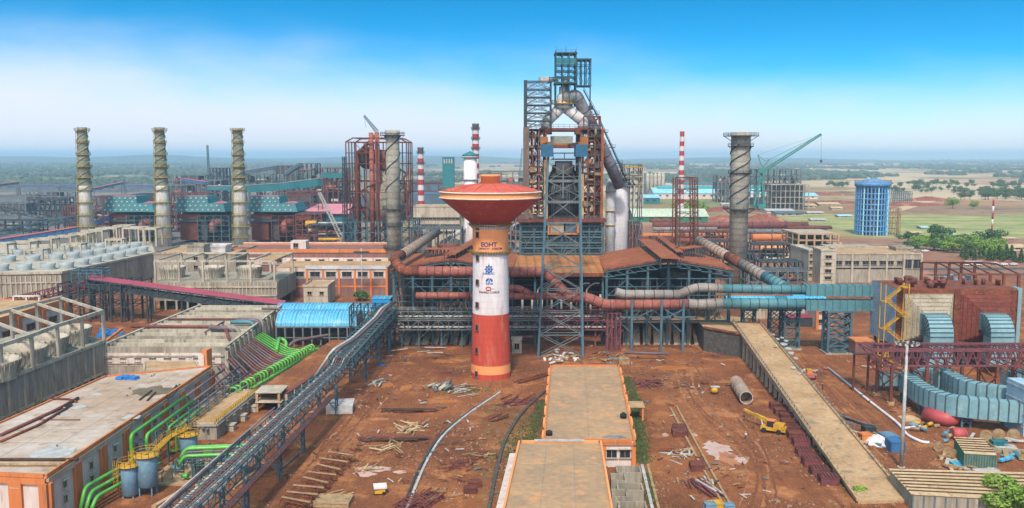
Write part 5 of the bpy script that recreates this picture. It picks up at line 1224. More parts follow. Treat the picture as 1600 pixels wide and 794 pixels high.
 # orange works building, two tiers
T,x0,x1,zt_=simple_block('works_building','long two tier works building with orange pilasters and bands at mid left',430,604,419,408,26,'mauvewall',(0,0),roof='conc_warm',trim='orange',pil=7,parap=0)
for i in range(7):
 xa=lerp(x0,x1,i/7)+.9;xb_=lerp(x0,x1,(i+1)/7)-.9
 m=MB();m.bb((xa-.4,407.8,8.6),(xb_+.4,408.1,13.6));part('white_panel',m,M['whitewall'],T)
 window(T,((xa+xb_)/2,407.75,10.6),(xb_-xa)*.8,2.1,R(-90),'glass')
 m=MB();m.bb((xa-.4,407.8,4.4),(xb_+.4,408.1,5.2));part('band',m,M['orange'],T)
m=MB();m.bb((x0+14,407.2,zt_-.4),(x1,408.4,zt_+1.1));part('parapet_sheet',m,M['offwhite'],T)
zt2=Z(392,432);xa,xb_=X(352,432,zt2),X(606,432,zt2)
m=MB();m.bb((xa,434,0),(xb_,462,zt2));part('upper_tier',m,M['mauvewall'],T)
m=MB();m.bb((xa,433.6,zt2-1.1),(xb_,434,zt2+.6));m.bb((xa,461,zt2),(xb_,462,zt2+.8));m.bb((xa-.4,433,zt2-1),(xa,462,zt2+.6));part('orange_cornice',m,M['orange'],T)
m=MB();m.bb((xa,461.7,zt2+.82),(xb_,462.3,zt2+1.3));part('rear_coping',m,M['whitewall'],T)
m=MB();m.bb((xa,433.7,zt2-7),(xb_,434,zt2-3.6));part('white_band',m,M['whitewall'],T)
for i in range(11):window(T,(lerp(xa+5,xb_-5,i/10),433.65,zt2-5.2),2.6,1.5,R(-90),'glass')
m=MB();m.bb((X(454,440,22),440,zt2),(X(478,440,22),447,zt2+4));part('stair_head',m,M['whitewall'],T)
window(T,(X(462,440,22),439.9,zt2+1.8),2.4,2,R(-90),'void')
# grey wing
simple_block('concrete_wing','grey unfinished concrete wing left of the orange works building',240,368,398,418,34,'conc',(0,0),roof='conc_warm')
T,x0,x1,zt_=simple_block('stair_core','narrow concrete stair core with four small windows in a column',292,318,386,414,8,'conc',(1,4),z0=5,dz=4,win=(2,1.6))
simple_block('white_annex','white painted roof annex on the concrete wing',320,352,387,422,10,'offwhite',(1,1),z0=17,base=0,win=(3,2))
simple_block('concrete_hut','small grey concrete hut with two windows before the orange works building',474,512,449,385,16,'conc_light',(2,1),z0=5.2,win=(1.8,1.4),roof='conc_warm')
simple_block('conc_house','plain concrete house under the crimson conveyor',232,345,462,372-8,7,'conc',(5,1),win=(4,2.4),z0=4)if 0 else None
m=MB();m.lathe((X(566,395,0),395,0),[(.25,0),(.18,24)],8);T=thing('light_mast','tall grey light mast in front of the orange works building','light mast',(X(566,395,0),395,0));part('pole',m,M['galv'],T)
m=MB();m.bb((X(566,395,0)-3.4,394.4,21.6),(X(566,395,0)+3.4,395.6,22.6));part('lamp_head',m,M['darksteel'],T)
# far cooling row with pale blue fan rings
zr_=13
RB=[G(-300,434,zr_),G(95,427,zr_),G(243,396,zr_),G(236,377,zr_),G(-300,392,zr_)]
T=thing('cooling_row','wide concrete cooling deck crowded with pale blue fan rings at far left','cooling tower block',(RB[1].x,RB[1].y,0))
m=MB();m.poly([(p.x,p.y)for p in RB],0,zr_-.3);part('basin_wall',m,M['conc'],T)
m=MB();m.poly([(p.x,p.y)for p in RB],zr_-.3,zr_);part('deck',m,M['conc_light'],T)
m=MB()
a,b=RB[0],RB[1]
for k in range(50):q=a.lerp(b,k/49);m.box((q.x,q.y-.2,7.5),(.5,.5,9))
m.bar(a+V((0,-.3,.3)),b+V((0,-.3,.3)),.5,1);m.bar(b+V((.3,0,.3)),RB[2]+V((.3,0,.3)),.5,1);m.bar(a+V((0,-.3,-4)),b+V((0,-.3,-4)),.4,.5)
part('wall_ribs',m,M['conc_light'],T)
M['palering']=mat('pale_blue_fan_ring','#9aa3a3','#838e90',None,.3,.6)
row1=[(-40,424),(2,423),(38,422),(75,421),(104,419),(128,414),(148,410),(167,406),(186,402),(204,398),(222,394)]
row2=[(-30,410),(14,409),(52,408),(88,406),(114,403),(136,400),(156,397),(176,394),(194,391),(212,387)]
row3=[(-20,399),(30,398),(70,397),(104,394),(132,391),(158,388)]
fs0=None
for ri,rw in enumerate((row1,row2,row3)):
 for i,(px,py)in enumerate(rw):
  c=G(px,py,zr_);lab='pale fan ring, %s from left in the %s row, far cooling deck'%(('first','second','third','fourth','fifth','sixth','seventh','eighth','ninth','tenth','last')[i],('front','middle','rear')[ri])
  if fs0 is None:
   fs0=thing('fan_ring',lab,'fan ring',c,'pale blue fan rings');m=MB();m.lathe(c,[(3.3,0),(3.1,1.2),(3.5,3.0),(3.3,3.0),(2.9,1.2),(2.9,.2)],20,caps=(False,False));part('shell',m,M['palering'],fs0)
   m=MB();m.lathe(c,[(3.1,.5),(.01,.6)],16,caps=(False,False));part('basin',m,M['void'],fs0)
  else:copy_thing(fs0,c,label=lab)
rr=random.Random(77)
pf0=None;kk=0
for i,(px,py,w,d,h)in enumerate(((70,392,12,8,7),(100,389,12,8,7.5),(128,386,10,8,8),(150,383,12,8,9),(172,380,12,8,9.5),(196,377,10,8,10),(214,381,12,9,10),(236,384,10,9,10.5),(36,396,12,8,6.5),(0,399,12,8,6.5),(58,404,9,6,5),(118,396,9,6,5.5),(182,388,9,6,5.5))):
 c=G(px,py,zr_);T=thing('concrete_portal','','concrete frame',c,'open concrete portals on the far cooling deck')
 T['label']='open pale concrete portal on the far cooling deck, '+('left of the leftmost chimney foot','second left of the leftmost chimney foot','just before the leftmost chimney foot','just right of the leftmost chimney foot','midway between the first two chimneys','second from right in back row','nearer one at the right end','touching the second chimney foot','farther left among the rear rings','at the left edge of the photo','smaller one between rear rings at left','smaller one between middle rings','smaller one between rings at right')[i]
 for sx in(-1,1):
  for sy in(-1,1):m=MB();m.box(c+V((sx*w/2,sy*d/2,h/2)),(.9,.9,h));part('post',m,M['conc_light'],T)
 m=MB()
 for sy in(-1,1):m.box(c+V((0,sy*d/2,h-.4)),(w+.9,.8,1))
 for sx in(-1,1):m.box(c+V((sx*w/2,0,h-.42)),(.8,d-.9,.9))
 part('beams',m,M['conc_light'],T)
 # ============================================================ chimneys
M['olive']=mat('olive_weathered_concrete','#7d806c','#666a58','#9a9a84',.15,.9,ribs=('Z',2.6,.2))
M['palechim']=mat('pale_chimney_concrete','#d2d0c6','#b8b5a8','#a09a86',.12,.85,streak=True)
M['ochresteel']=mat('ochre_gallery_steel','#a8953f','#8a7a3a','#b08a4a',.5,.8)
def chimney(name,label,px,ytop,pxr_top,pxr_base,Y,mats,bands=None,galleries=(),strake=None,strake_mat='darksteel',cat='chimney',group=None,n=24,ybase=None,gm='ochresteel',gw=1.3,pxb=None):
 zt_=Z(ytop,Y);c=V((X(px,Y,zt_),Y,0));cb=V((X(pxb,Y,0),Y,0))if 0 else c;rt_,rb=pxr_top*Y/FPX,pxr_base*Y/FPX
 T=thing(name,label,cat,c,group);rad=lambda z:lerp(rb,rt_,z/zt_)
 bands=bands or[(0,zt_,mats[0])]
 for z0,z1,mt in bands:m=MB();m.lathe(c,[(rad(z0),z0),(rad(z1),z1)],n,caps=(z0==0,False));part('shaft',m,M[mt],T)
 m=MB();m.lathe(c,[(rad(zt_)*1.08,zt_-1.2),(rad(zt_)*1.08,zt_+.4),(rad(zt_)*.85,zt_+.4),(rad(zt_)*.8,zt_-2)],n,caps=(False,False));m.lathe(c,[(rad(zt_)*.82,zt_-2),(.01,zt_-1.9)],n,caps=(False,False));part('rim',m,M[mats[0]],T)
 for z,big in galleries:
  m=MB();r=rad(z);w=gw*big
  m.lathe(c,[(r,z),(r+w,z),(r+w,z+.3),(r,z+.3)],n,caps=(False,False));handrail(m,[c+V(((r+w)*math.cos(R(30*i)),(r+w)*math.sin(R(30*i)),z+.3))for i in range(12)],1.3,.14,3,True)
  for i in range(8):a=R(45*i+10);m.bar(c+V((r*math.cos(a),r*math.sin(a),z-1.6*big)),c+V(((r+w)*math.cos(a),(r+w)*math.sin(a),z)),.18)
  part('gallery',m,M[gm],T)
 if strake:
  z0,z1,turns,ns,rw=strake
  for s_ in range(ns):
   N_=int(turns*16);pts=[]
   for i in range(N_+1):
    t_=i/N_;z=lerp(z0,z1,t_);a=2*math.pi*(turns*t_+s_/ns);r=rad(z)+rw*.3;pts.append(c+V((r*math.cos(a),r*math.sin(a),z)))
   m=MB();m.tube(pts,rw,5);part('helical_strake',m,M[strake_mat],T)
 return T,c,rad,zt_
for i,(px,pxb,yt,lab)in enumerate(((128,136,200,'leftmost pale chimney with ochre galleries and helical strakes'),(249,256,200,'middle of the three pale chimneys with ochre galleries'),(371,375,202,'right of the three pale chimneys, just left of the rusty steel tower'))):
 Y=640;zt_=Z(yt,Y);gal=[(Z(y,Y),b)for y,b in((204,1.5),(223,.8),(242,.9),(261,1.2),(278,1.1),(297,.9),(316,1.3),(336,.9),(354,1.3),(371,.9))]
 T,c,rad,_=chimney('chimney',lab,px,yt,7.0,11.5,Y,['olive','white'],[(0,Z(290,Y),'palechim'),(Z(290,Y),zt_,'olive')],gal,(Z(300,Y),Z(206,Y),2.6,3,.45),'olive',group='three pale chimneys at left')
 m=MB();a=R(-150)
 r0,r1=rad(0)+.6,rad(zt_)+.6
 for o in(-.5,.5):m.bar(c+V((r0*math.cos(a)+o,r0*math.sin(a),0)),c+V((r1*math.cos(a)+o,r1*math.sin(a),zt_-2)),.25)
 part('ladder',m,M['ochresteel'],T)
Y=436;chimney('chimney','concrete chimney with dark helical strakes before the rusty steel tower',613,205,10.6,11.6,Y,['conc_chim'],None,[(Z(212,Y),1.3),(Z(327,Y),.9),(Z(353,Y),.5),(Z(388,Y),.8)],(Z(300,Y),Z(212,Y),1.5,2,.3),gm='darksteel',gw=2)
Y=440;chimney('chimney','thick concrete chimney with dark spiral strakes right of the blast furnace',1158,208,15,13.6,Y,['conc_chim'],None,[(Z(213,Y),1.5),(Z(229,Y),.6),(Z(271,Y),.4),(Z(327,Y),1.3)],(Z(318,Y),Z(226,Y),1.7,3,.36),gm='darksteel',gw=2.6)
M['redband']=mat('red_chimney_band','#a03434','#8f3030',None,.2,.8);M['whiteband']=mat('white_chimney_band','#c9c2c2','#b3acac',None,.2,.8);M['darkband']=mat('sooty_chimney_top','#5a4a4e','#4a3e42',None,.2,.8)
def striped(label,px,ytop,rt_,rb,Y,step,ys,cat='chimney'):
 zt_=Z(ytop,Y);b=[];z=zt_;k=0
 st=step*Y/FPX
 while z>0:b.append((max(0,z-st),z,'darkband' if k==0 and ys else('redband','whiteband')[k%2]));z-=st;k+=1
 return chimney('chimney',label,px,ytop,rt_,rb,Y,['darkband' if ys else 'redband'],b,[(zt_-st*j,.8)for j in((1,3,5)if ys else())],gm='darksteel',gw=1.2,n=18)
striped('thin red and white striped chimney above the teal roofed long shed',1066,206,3.4,5.2,900,7.4,False)
striped('red and white striped chimney rising behind the water tower roof',743,194,5,6,700,7.6,True)
striped('short red and white striped chimney left of the teal box tower',657,231,4.6,5.2,850,8.2,True)
# white silo with teal cap
Y=520;c=V((X(735,Y,40),Y,0));T=thing('white_stack','white cylindrical stack with teal conical cap left behind the water tower','stack',c);r=10.2*Y/FPX
m=MB();m.lathe(c,[(r*1.3,0),(r*1.15,Z(355,Y)),(r,Z(330,Y)),(r,Z(247,Y))],24);part('shell',m,M['white'],T)
m=MB();m.lathe(c,[(r+.9,Z(244,Y)),(r+.9,Z(242,Y)),(.05,Z(236,Y))],24);part('cap',m,M['tealsheet'],T)
m=MB();m.lathe(c,[(r,Z(247,Y)),(r+1.2,Z(246,Y)),(r+1.2,Z(244.5,Y)),(r,Z(244.5,Y))],24);m.lathe(c,[(r,Z(281,Y)),(r+.9,Z(281,Y)),(r+.9,Z(280,Y)),(r,Z(280,Y))],24,caps=(False,False));part('gallery',m,M['galv'],T)
m=MB();pts=[c+V(((r+.3)*math.cos(R(180+300*k/30)),(r+.3)*math.sin(R(180+300*k/30)),lerp(Z(345,Y),Z(247,Y),k/30)))for k in range(31)];m.tube(pts,.4,5);part('spiral_stair',m,M['darksteel'],T)
# ============================================================ rusty steel tower with red pipes
Y=505;x0,x1=X(542,Y,40),X(636,Y,40);T=thing('steel_tower','rust red steel skeleton tower with vertical red pipes inside','steel tower',((x0+x1)/2,Y,0))
frame(T,M['tealsteel'],x0-1,x1+4,Y-6,Y+30,[0,9,Z(378,Y),Z(362,Y),Z(346,Y)],6,3,.8,.7,.45,seed=61)
frame(T,M['maroon'],x0,x1,Y,Y+28,[Z(y,Y)for y in(346,328,301,284,256,239,222)],6,3,.62,.2,.45,seed=62)
m=MB();zt_=Z(222,Y)
for yy in(Y,Y+28):m.bar((x0,yy,zt_),(x0+4,yy,zt_+2.2),.7);m.bar((x0+4,yy,zt_+2.2),(x1-4,yy,zt_+2.2),.7);m.bar((x1-4,yy,zt_+2.2),(x1,yy,zt_),.7)
for xx in(x0+4,(x0+x1)/2,x1-4):m.bar((xx,Y,zt_+2.2),(xx,Y+28,zt_+2.2),.5)
part('roof_frame',m,M['maroon'],T)
for px,yt,r in((559,235,1.2),(582,207,1.35),(591,207,1.35)):
 m=MB();x=X(px,Y+5,40);zz_=Z(yt,Y);
 if px==559:m.tube(bend([(x,Y+8,12),(x,Y+8,zz_),(x+7,Y+8,zz_)],3),r,10)
 else:m.tube([(x,Y+4,14),(x,Y+4,zz_)],r,12)
 part('vertical_pipe',m,M['redpipe']if px!=559 else M['rust'],T)
cx=X(573,Y+14,60);m=MB();m.lathe((cx,Y+14,0),[(1,Z(265,Y)),(3,Z(262,Y)),(6.5,Z(250,Y)),(6.5,Z(237,Y)),(3,Z(231,Y)),(3,Z(229,Y))],16);part('hopper',m,M['hopper'],T)
cx=X(604,Y+14,60);m=MB();m.lathe((cx,Y+14,0),[(11,Z(346,Y)),(11,Z(300,Y)),(9,Z(290,Y)),(5,Z(286,Y)),(5,Z(270,Y))],20);part('vessel',m,M['conc'],T)
m=MB();m.lathe((X(600,Y+14,60),Y+14,0),[(4,Z(268,Y)),(5,Z(262,Y)),(5,Z(238,Y)),(2,Z(234,Y))],12);part('cyclone',m,M['brownpipe'],T)
rr=random.Random(6)
for k in range(14):
 m=MB();p=V((rr.uniform(x0,x1),Y+rr.uniform(2,24),rr.uniform(12,66)));m.tube(bend([p,p+V((rr.uniform(-6,6),0,rr.uniform(-2,8))),p+V((rr.uniform(-6,6),0,rr.uniform(8,14)))],2),rr.uniform(.4,1.1),7);part('pipe',m,M[rr.choice(('maroon','hopper','brownpipe'))],T)
for px in(540,543.5):
 T=thing('lattice_mast','thin dark lattice mast at the left corner of the rusty steel tower','mast',(X(px-2,Y,20),Y-3,0),'thin masts by the rusty tower');trestle(T,M['darksteel'],(X(px-2,Y,20),Y-3,0),1,1,(X(px-2,Y,60),Y-3,Z(245,Y)),1,1,22,.22)
 # ============================================================ three teal roofed filter houses
def filter_house(px0,lab,Y=665):
 s_=Y/FPX;x0=X(px0,Y,20);w=84*s_*.99;T=thing('filter_house',lab,'filter house',(x0+w/2,Y,0),'three teal roofed filter houses')
 z1,z2,z3=Z(331,Y),Z(318,Y),Z(307,Y)
 m=MB();yd=30
 def hip(xa,xb_,ya,yb,za,zb2,ins):m.add([(xa,ya,za),(xb_,ya,za),(xb_,yb,za),(xa,yb,za),(xa+ins,ya+ins,zb2),(xb_-ins,ya+ins,zb2),(xb_-ins,yb-ins,zb2),(xa+ins,yb-ins,zb2)],[(0,1,5,4),(1,2,6,5),(2,3,7,6),(3,0,4,7),(4,5,6,7),(3,2,1,0)])
 hip(x0,x0+w,Y-2,Y+yd,z1,z2,2.4);part('lower_roof',m,M['tealsheet'],T)
 m=MB();hip(x0+2.4,x0+w*.66,Y+.4,Y+yd-3,z2,z3,1.6);part('upper_roof',m,M['tealsheet'],T)
 m=MB();m.bb((x0+4.2,Y+2,z3),(x0+w*.62,Y+3.4,z3+.6));m.slab((x0+w*.72,Y+6,z2+.2),(x0+w*.96,Y+6,z2+.2),(x0+w*.88,Y+14,z2+.9),(x0+w*.74,Y+14,z2+.9),.3);part('ridge_sheet',m,M['coralsheet'],T)
 m=MB()
 for j in range(4):
  for i in range(9):
   if j>1 and i>5:continue
   x=x0+3+i*(w-6)/8.5+(j%2)*2.2
   if j<2:t_=(j+.5)/2;yy=Y-2+2.4*t_;zz_=lerp(z1,z2,t_)
   else:t_=(j-1.5)/2;yy=Y+.4+1.6*t_;zz_=lerp(z2,z3,t_)
   if x<x0+w-3:m=MB();m.box((x,yy-.3,zz_),(1.2,.6,1.1));part('roof_light',m,M['galv'],T)
 for i,(fa,fb,mt)in enumerate(((.1,.42,'redpipe'),(.5,.62,'hopper'))):
  m=MB();m.bb((x0+w*fa,Y+2,2),(x0+w*fb,Y+16,z1-7));part('bin',m,M['brown_sheet']if i==0 else M['hopper'],T)
 m=MB();m.bb((x0+w*.12,Y+1,z1-5.2),(x0+w*.5,Y+14,z1-1.8));part('bin_top',m,M['brown_sheet'],T)
 m=MB()
 for j in range(9):m.bb((x0+w*.09,Y+1.6,3+j*(z1-10)/9),(x0+w*.43,Y+2.1,3.4+j*(z1-10)/9))
 part('bin_ribs',m,M['rust'],T)
 m=MB();cx=x0+w*.72;m.tube(bend([(cx+6,Y+6,z1-8),(cx,Y+2,z1-8),(cx,Y+2,z1-16)],4,5),3,12);part('elbow_duct',m,M['redpipe'],T)
 frame(T,M['tealsteel']if px0<350 else M['maroon'],x0+w*(.46 if px0<350 else .5),x0+w*1.05,Y-1,Y+24,[0,5,9,13,17,z1-3],4,2,.6,.6,.4,seed=px0)
 m=MB();m.bb((x0+w*.02,Y+20,0),(x0+w,Y+24,z1-1));part('back_cladding',m,M['darksteel'],T)
 m=MB();m.bb((x0+1,Y+.2,z1-7.3),(x0+w*.6,Y+2,z1-6.6));handrail(m,[(x0+1,Y+.2,z1-6.6),(x0+w*.6,Y+.2,z1-6.6)],1.2,.2,3);part('walkway',m,M['tealsteel'],T)
filter_house(160,'leftmost teal roofed filter house between the first two pale chimneys')
filter_house(271,'middle teal roofed filter house between the second and third pale chimneys')
filter_house(383,'right teal roofed filter house with maroon scaffold beside it')
# ============================================================ long conveyors, heaps and sheds at far left
def gallery(label,pts,w=4,h=3.2,roof='coralsheet',side='bluestrip',leg='darksteel',every=2,name='conveyor_gallery',truss_only=False):
 T=thing(name,label,'conveyor',pts[0]);P=[V(p)for p in pts]
 for a,b in zip(P,P[1:]):
  d=(b-a).normalized();s_=V((d.y,-d.x,0)).normalized()
  if not truss_only:
   m=MB();m.bar(a,b,w,h);part('side_sheeting',m,M[side],T);m=MB();m.bar(a+V((0,0,h/2+.2)),b+V((0,0,h/2+.2)),w+.8,.4);part('roof',m,M[roof],T)
  else:
   m=MB();truss(m,a-V((0,0,h/2)),b-V((0,0,h/2)),w,h,max(4,int((b-a).length/6)),.5,bt=.35);part('truss',m,M[side],T)
  n_=max(1,int((b-a).length/28))
  for k in range(n_+1):
   q=a.lerp(b,k/n_);m=MB()
   if q.z<3:continue
   for o in(-1,1):m.bar((q.x+s_.x*o*(w*.9),q.y+s_.y*o*(w*.9),0),(q.x+s_.x*o*w/2,q.y+s_.y*o*w/2,q.z-h/2),.5)
   m.bar((q.x-s_.x*w*.7,q.y-s_.y*w*.7,q.z*.4),(q.x+s_.x*w*.7,q.y+s_.y*w*.7,q.z*.4),.35);part('leg',m,M[leg],T)
 return T
gallery('low blue conveyor with coral roof curving behind the far cooling deck',[A(-40,383,610),A(60,368,640),A(128,357,660)])
gallery('blue conveyor with coral roof climbing to the leftmost filter house',[A(126,357,660),A(172,340,665)])
gallery('grey green truss conveyor climbing across the far left stockyard',[A(-20,368,640),A(96,345,700),A(160,334,780)],truss_only=True,side='tealsteel',h=4,w=5)
gallery('dark truss conveyor descending from the left edge',[A(-30,320,720),A(88,343,760)],truss_only=True,side='darksteel',h=3.5)
gallery('distant blue conveyor with pink roof at the left edge',[A(-20,292,1250),A(28,286,1300)])
gallery('distant blue conveyor with pink roof left of the first chimney',[A(30,291,1350),A(122,290,1350)])
gallery('distant pink roofed conveyor rising right of the first chimney',[A(145,296,1250),A(192,286,1300)])
gallery('distant pink roofed conveyor left of the second chimney',[A(196,290,1400),A(248,291,1400)])
gallery('long teal conveyor behind the middle filter house',[A(325,294,980),A(372,294,980)],side='tealsheet',roof='galv',h=4.5,w=6)
gallery('long teal and white conveyor rising to the teal transfer house',[A(380,296,900),A(440,292,870),A(500,285,850)],side='tealsheet',roof='galv',h=7,w=7)
gallery('brown truss conveyor slanting down left of the rusty steel tower',[A(500,301,700),A(430,308,720)],truss_only=True,side='maroon',h=3)
gallery('distant blue grey conveyor rising to the far steel hoppers',[A(378,270,1150),A(430,262,1100)],side='slatesheet',roof='galv',h=4)
gallery('distant inclined conveyor rising to the far arched frame',[A(447,272,1100),A(470,257,1080)],side='slatesheet',roof='galv',h=4)
gallery('low blue conveyor with pink top before the far blast hoppers',[A(286,281,1150),A(322,286,1100)])
gallery('far long pipe rack behind the white stack',[A(755,270,800),A(792,270,800)],truss_only=True,side='greysteel')
# dark stock heaps (stuff)
hb=MB();rr=random.Random(15)
for(px,py,L_,w,h)in((20,350,160,34,9),(75,330,170,40,10),(40,315,200,50,10),(135,318,120,40,9),(210,300,160,60,9),(60,300,260,60,9),(160,345,60,30,7),(300,300,140,50,8),(290,320,90,30,6),(20,372,80,16,5)):
 c=G(px,py,0);n=26;rs=[]
 for j,(k,z)in enumerate(((1,0),(.55,.7),(.12,1))):
  rs.append([c+V((L_/2*math.cos(6.283*i/n)*k*rr.uniform(.9,1.05)+(0),w/2*math.sin(6.283*i/n)*k*rr.uniform(.85,1.1),z*h*rr.uniform(.85,1.1)))for i in range(n)])
 hb.rings(rs,n,False,True,True)
M['heap']=mat('dark_slag_heap','#545a5c','#3f4648','#6e625a',.03,.95,fine=.3)
struct('slag_heaps',hb,M['heap'],'stuff','low dark slate stockpiles across the left yard')
# generic distant plant: open steel decks full of pipes and small sheds (each one its own thing)
def plant(label,px0,px1,ytop,Y,depth,nz,mt='greysteel',clad=None,seed=1,nx=4,roof=None,fill=20,zb=0,name='steel_plant',cat='plant building'):
 zt_=Z(ytop,Y);x0,x1=X(px0,Y,zt_),X(px1,Y,zt_);T=thing(name,label,cat,((x0+x1)/2,Y,zb));rr=random.Random(seed)
 zs=[lerp(zb,zt_,k/nz)for k in range(nz+1)]
 frame(T,M[mt],x0,x1,Y,Y+depth,zs,nx,2,.55*Y/600+.2,.45,.4*Y/600+.15,seed=seed)
 for k in range(nz):
  if clad and rr.random()<clad[1]:
   a=lerp(x0,x1,rr.choice((0,0,.25,.4)));b=lerp(x0,x1,rr.choice((.6,.8,1,1)));m=MB();m.bb((a,Y+.4,zs[k]+.3),(b,Y+depth-.4,zs[k+1]-.3));part('cladding',m,M[clad[0]],T)
 m=MB()
 for z in zs[1:]:m.bb((x0+.3,Y+.5,z-.2),(x1-.3,Y+depth-.5,z))
 part('floor_plates',m,M['hopper'],T)
 if roof:m=MB();m.slab((x0-1,Y-1,zt_+.5),(x1+1,Y-1,zt_+.5),(x1+1,Y+depth,zt_+2.5),(x0-1,Y+depth,zt_+2.5),.5);part('roof',m,M[roof],T)
 for k in range(fill):
  m=MB();z=rr.choice(zs[:-1]);x=rr.uniform(x0,x1-2);h=(zs[1]-zs[0])*rr.uniform(.3,.85)
  if rr.random()<.5:m.lathe((x,Y+rr.uniform(2,depth*.5),z),[(h*.3,0),(h*.35,h*.1),(h*.35,h*.9),(h*.1,h)],10);nm='vessel'
  else:m.tube([(x,Y+1.5,z+h*.5),(min(x1,x+rr.uniform(4,16)),Y+1.5,z+h*.5)],h*.16,7);nm='pipe'
  part(nm,m,M[rr.choice(('hopper','brownpipe','galv','greysteel','redpipe'))],T)
 return T
plant('dark brown scaffolded bin block between the filter house and rusty tower',462,502,335,650,30,6,'maroon',('brown_sheet',.4),31)
plant('slate clad shed with teal upper house left of the rusty tower',503,545,292,900,40,4,'slatesheet' if 0 else 'greysteel',('slatesheet',.9),32)
plant('teal clad house on a brown frame left of the rusty tower top',503,537,276,880,20,3,'maroon',None,33,fill=6)
plant('far grey plant block with bin tops left of the third chimney',305,345,282,1150,40,4,'greysteel',('slatesheet',.5),34)
plant('far grey plant block behind the third chimney',375,425,273,1150,40,4,'greysteel',('hopper',.5),35)
plant('far grey twin bin block below the arched frame',430,462,259,1120,40,5,'greysteel',('hopper',.8),36)
plant('far steel frame with arched top left of the rusty tower',464,492,256,1100,30,5,'greysteel',None,37)
plant('far low pipe frame with long flat top beside the arched frame',492,540,263,1100,30,3,'maroon',None,38)
plant('far coal hopper frame with four posts near the horizon at left',328,350,263,1250,26,4,'darksteel',None,39,fill=5)
plant('far scaffold frame behind the second chimney',270,320,274,1250,30,3,'greysteel',('hopper',.4),40)
plant('dense brown pipe deck under the white lattice boom',480,540,352,560,26,3,'darksteel',None,41)
plant('low pipe deck behind the crimson conveyor and works building',300,372,360,760,30,3,'darksteel',('hopper',.3),42)
plant('mid distance scaffold of pipes left of the second filter house',240,275,320,760,30,4,'maroon',None,43)
plant('low pipe rack yard right of the leftmost chimney',130,170,330,760,30,3,'maroon',None,44)
plant('dark grey plant deck between the rusty tower and chimney group',640,700,286,1000,50,4,'maroon',('slatesheet',.4),45)
plant('long open plant deck behind the water tower roof',745,820,268,760,30,4,'greysteel',('hopper',.4),46)
plant('steel plant deck right behind the blast furnace tower',790,822,288,560,40,4,'greysteel',('hopper',.3),47)
for i,(a,b,yt,Y_,d,mt)in enumerate(((-20,40,318,900,20,'greysteel'),(45,95,312,950,20,'darksteel'),(98,122,322,820,20,'maroon'),(-20,60,345,720,14,'darksteel'),(140,200,308,950,30,'maroon'),(205,245,304,980,30,'darksteel'),(255,325,303,940,30,'maroon'),(375,470,318,820,30,'darksteel'),(430,500,300,980,30,'maroon'),(40,120,300,1150,20,'greysteel'),(250,300,290,1150,30,'greysteel'))):
 plant(('grey','dark','maroon','long dark','wide maroon','second dark','wide brown','wide dark','maroon topped','faint grey','pale grey')[i]+' trestle deck '+('at the far left edge of the stockyard','in the stockyard left of the first chimney','touching the first chimney at left','above the blue conveyor at left','behind the leftmost filter house','behind the second chimney','behind the middle filter house','behind the right filter house','left of the slate clad shed','beyond the stockyard conveyors','under the far bin tops')[i],a,b,yt,Y_,d,2+i%2,mt,('hopper',.4),300+i,nx=6,fill=12,name='trestle_deck')
simple_block('slate_shed','huge slate blue clad shed behind the water tower',640,742,304,930,80,'slatesheet',(0,0),roof='slatesheet',parap=0)
simple_block('slate_shed','second slate blue shed hidden behind the rusty tower',540,642,308,950,80,'slatesheet',(0,0),roof='slatesheet',parap=0)
T,x0,x1,zt_=simple_block('teal_box_tower','teal clad box tower with vertical louvres near the striped chimneys',691,709,246,880,12,'tealsheet',(0,0),roof='tealsheet',parap=0)
m=MB()
for i in range(4):x=lerp(x0+2,x1-2,i/3);m.bb((x-.5,879.4,zt_-6),(x+.5,879.8,zt_-1.5))
part('louvre',m,M['galv'],T)
T,x0,x1,zt_=simple_block('teal_house','teal clad transfer house near the rusty tower top left',503,537,278,878,8,'tealsheet',(0,0),roof='tealsheet',parap=0,base=48)
simple_block('concrete_office','grey concrete office with two window rows left of the water tower cone',645,718,324,640,20,'conc_light',(12,3),z0=10,dz=5,win=(3,1.6),wmt='void',roof='conc_warm')
simple_block('pink_shed','long shed with faded pink roof right of the third filter house',472,545,334,690,30,'tealsheet',(0,0),roof='pinksheet',parap=0)
T['label']=T['label']
m=MB();zq=Z(334,690);a,b=X(468,690,zq),X(546,690,zq);m.slab((a,688,zq+.3),(b,688,zq+.3),(b-3,722,zq+6),(a+8,722,zq+6),.4);solo('pink_roof',m,M['pinksheet'],'sloping faded pink sheet roof of the long shed','roof')if 0 else part('roof_slope',m,M['pinksheet'],[o for o in COL.objects if o.get('label','').startswith('long shed with faded pink')][0])
for i,(ya,xa,xb_,r,mt,Yq,lab)in enumerate(((350,478,495,2.2,'yellow',575,'short yellow pipe drum under the pink roofed shed'),(351,498,540,1.8,'galv',575,'dusty grey pipe under the pink roofed shed'),(360,480,545,1.2,'conc_warm',570,'buff pipe line before the pink roofed shed'),(368,478,540,1.0,'brownpipe',565,'brown pipe line before the pink roofed shed'),(374,498,536,1.0,'yellow',560,'yellow pipe line before the pink roofed shed'))):
 m=MB();m.tube([A(xa,ya,Yq),A(xb_,ya,Yq)],r,10);T=thing('pipe_line',lab,'pipe',A(xa,ya,Yq));part('pipe',m,M[mt],T);m=MB()
 for t_ in(.1,.5,.9):q=A(xa,ya,Yq).lerp(A(xb_,ya,Yq),t_);m.bar((q.x,q.y,0),q,.5)
 part('post',m,M['darksteel'],T)
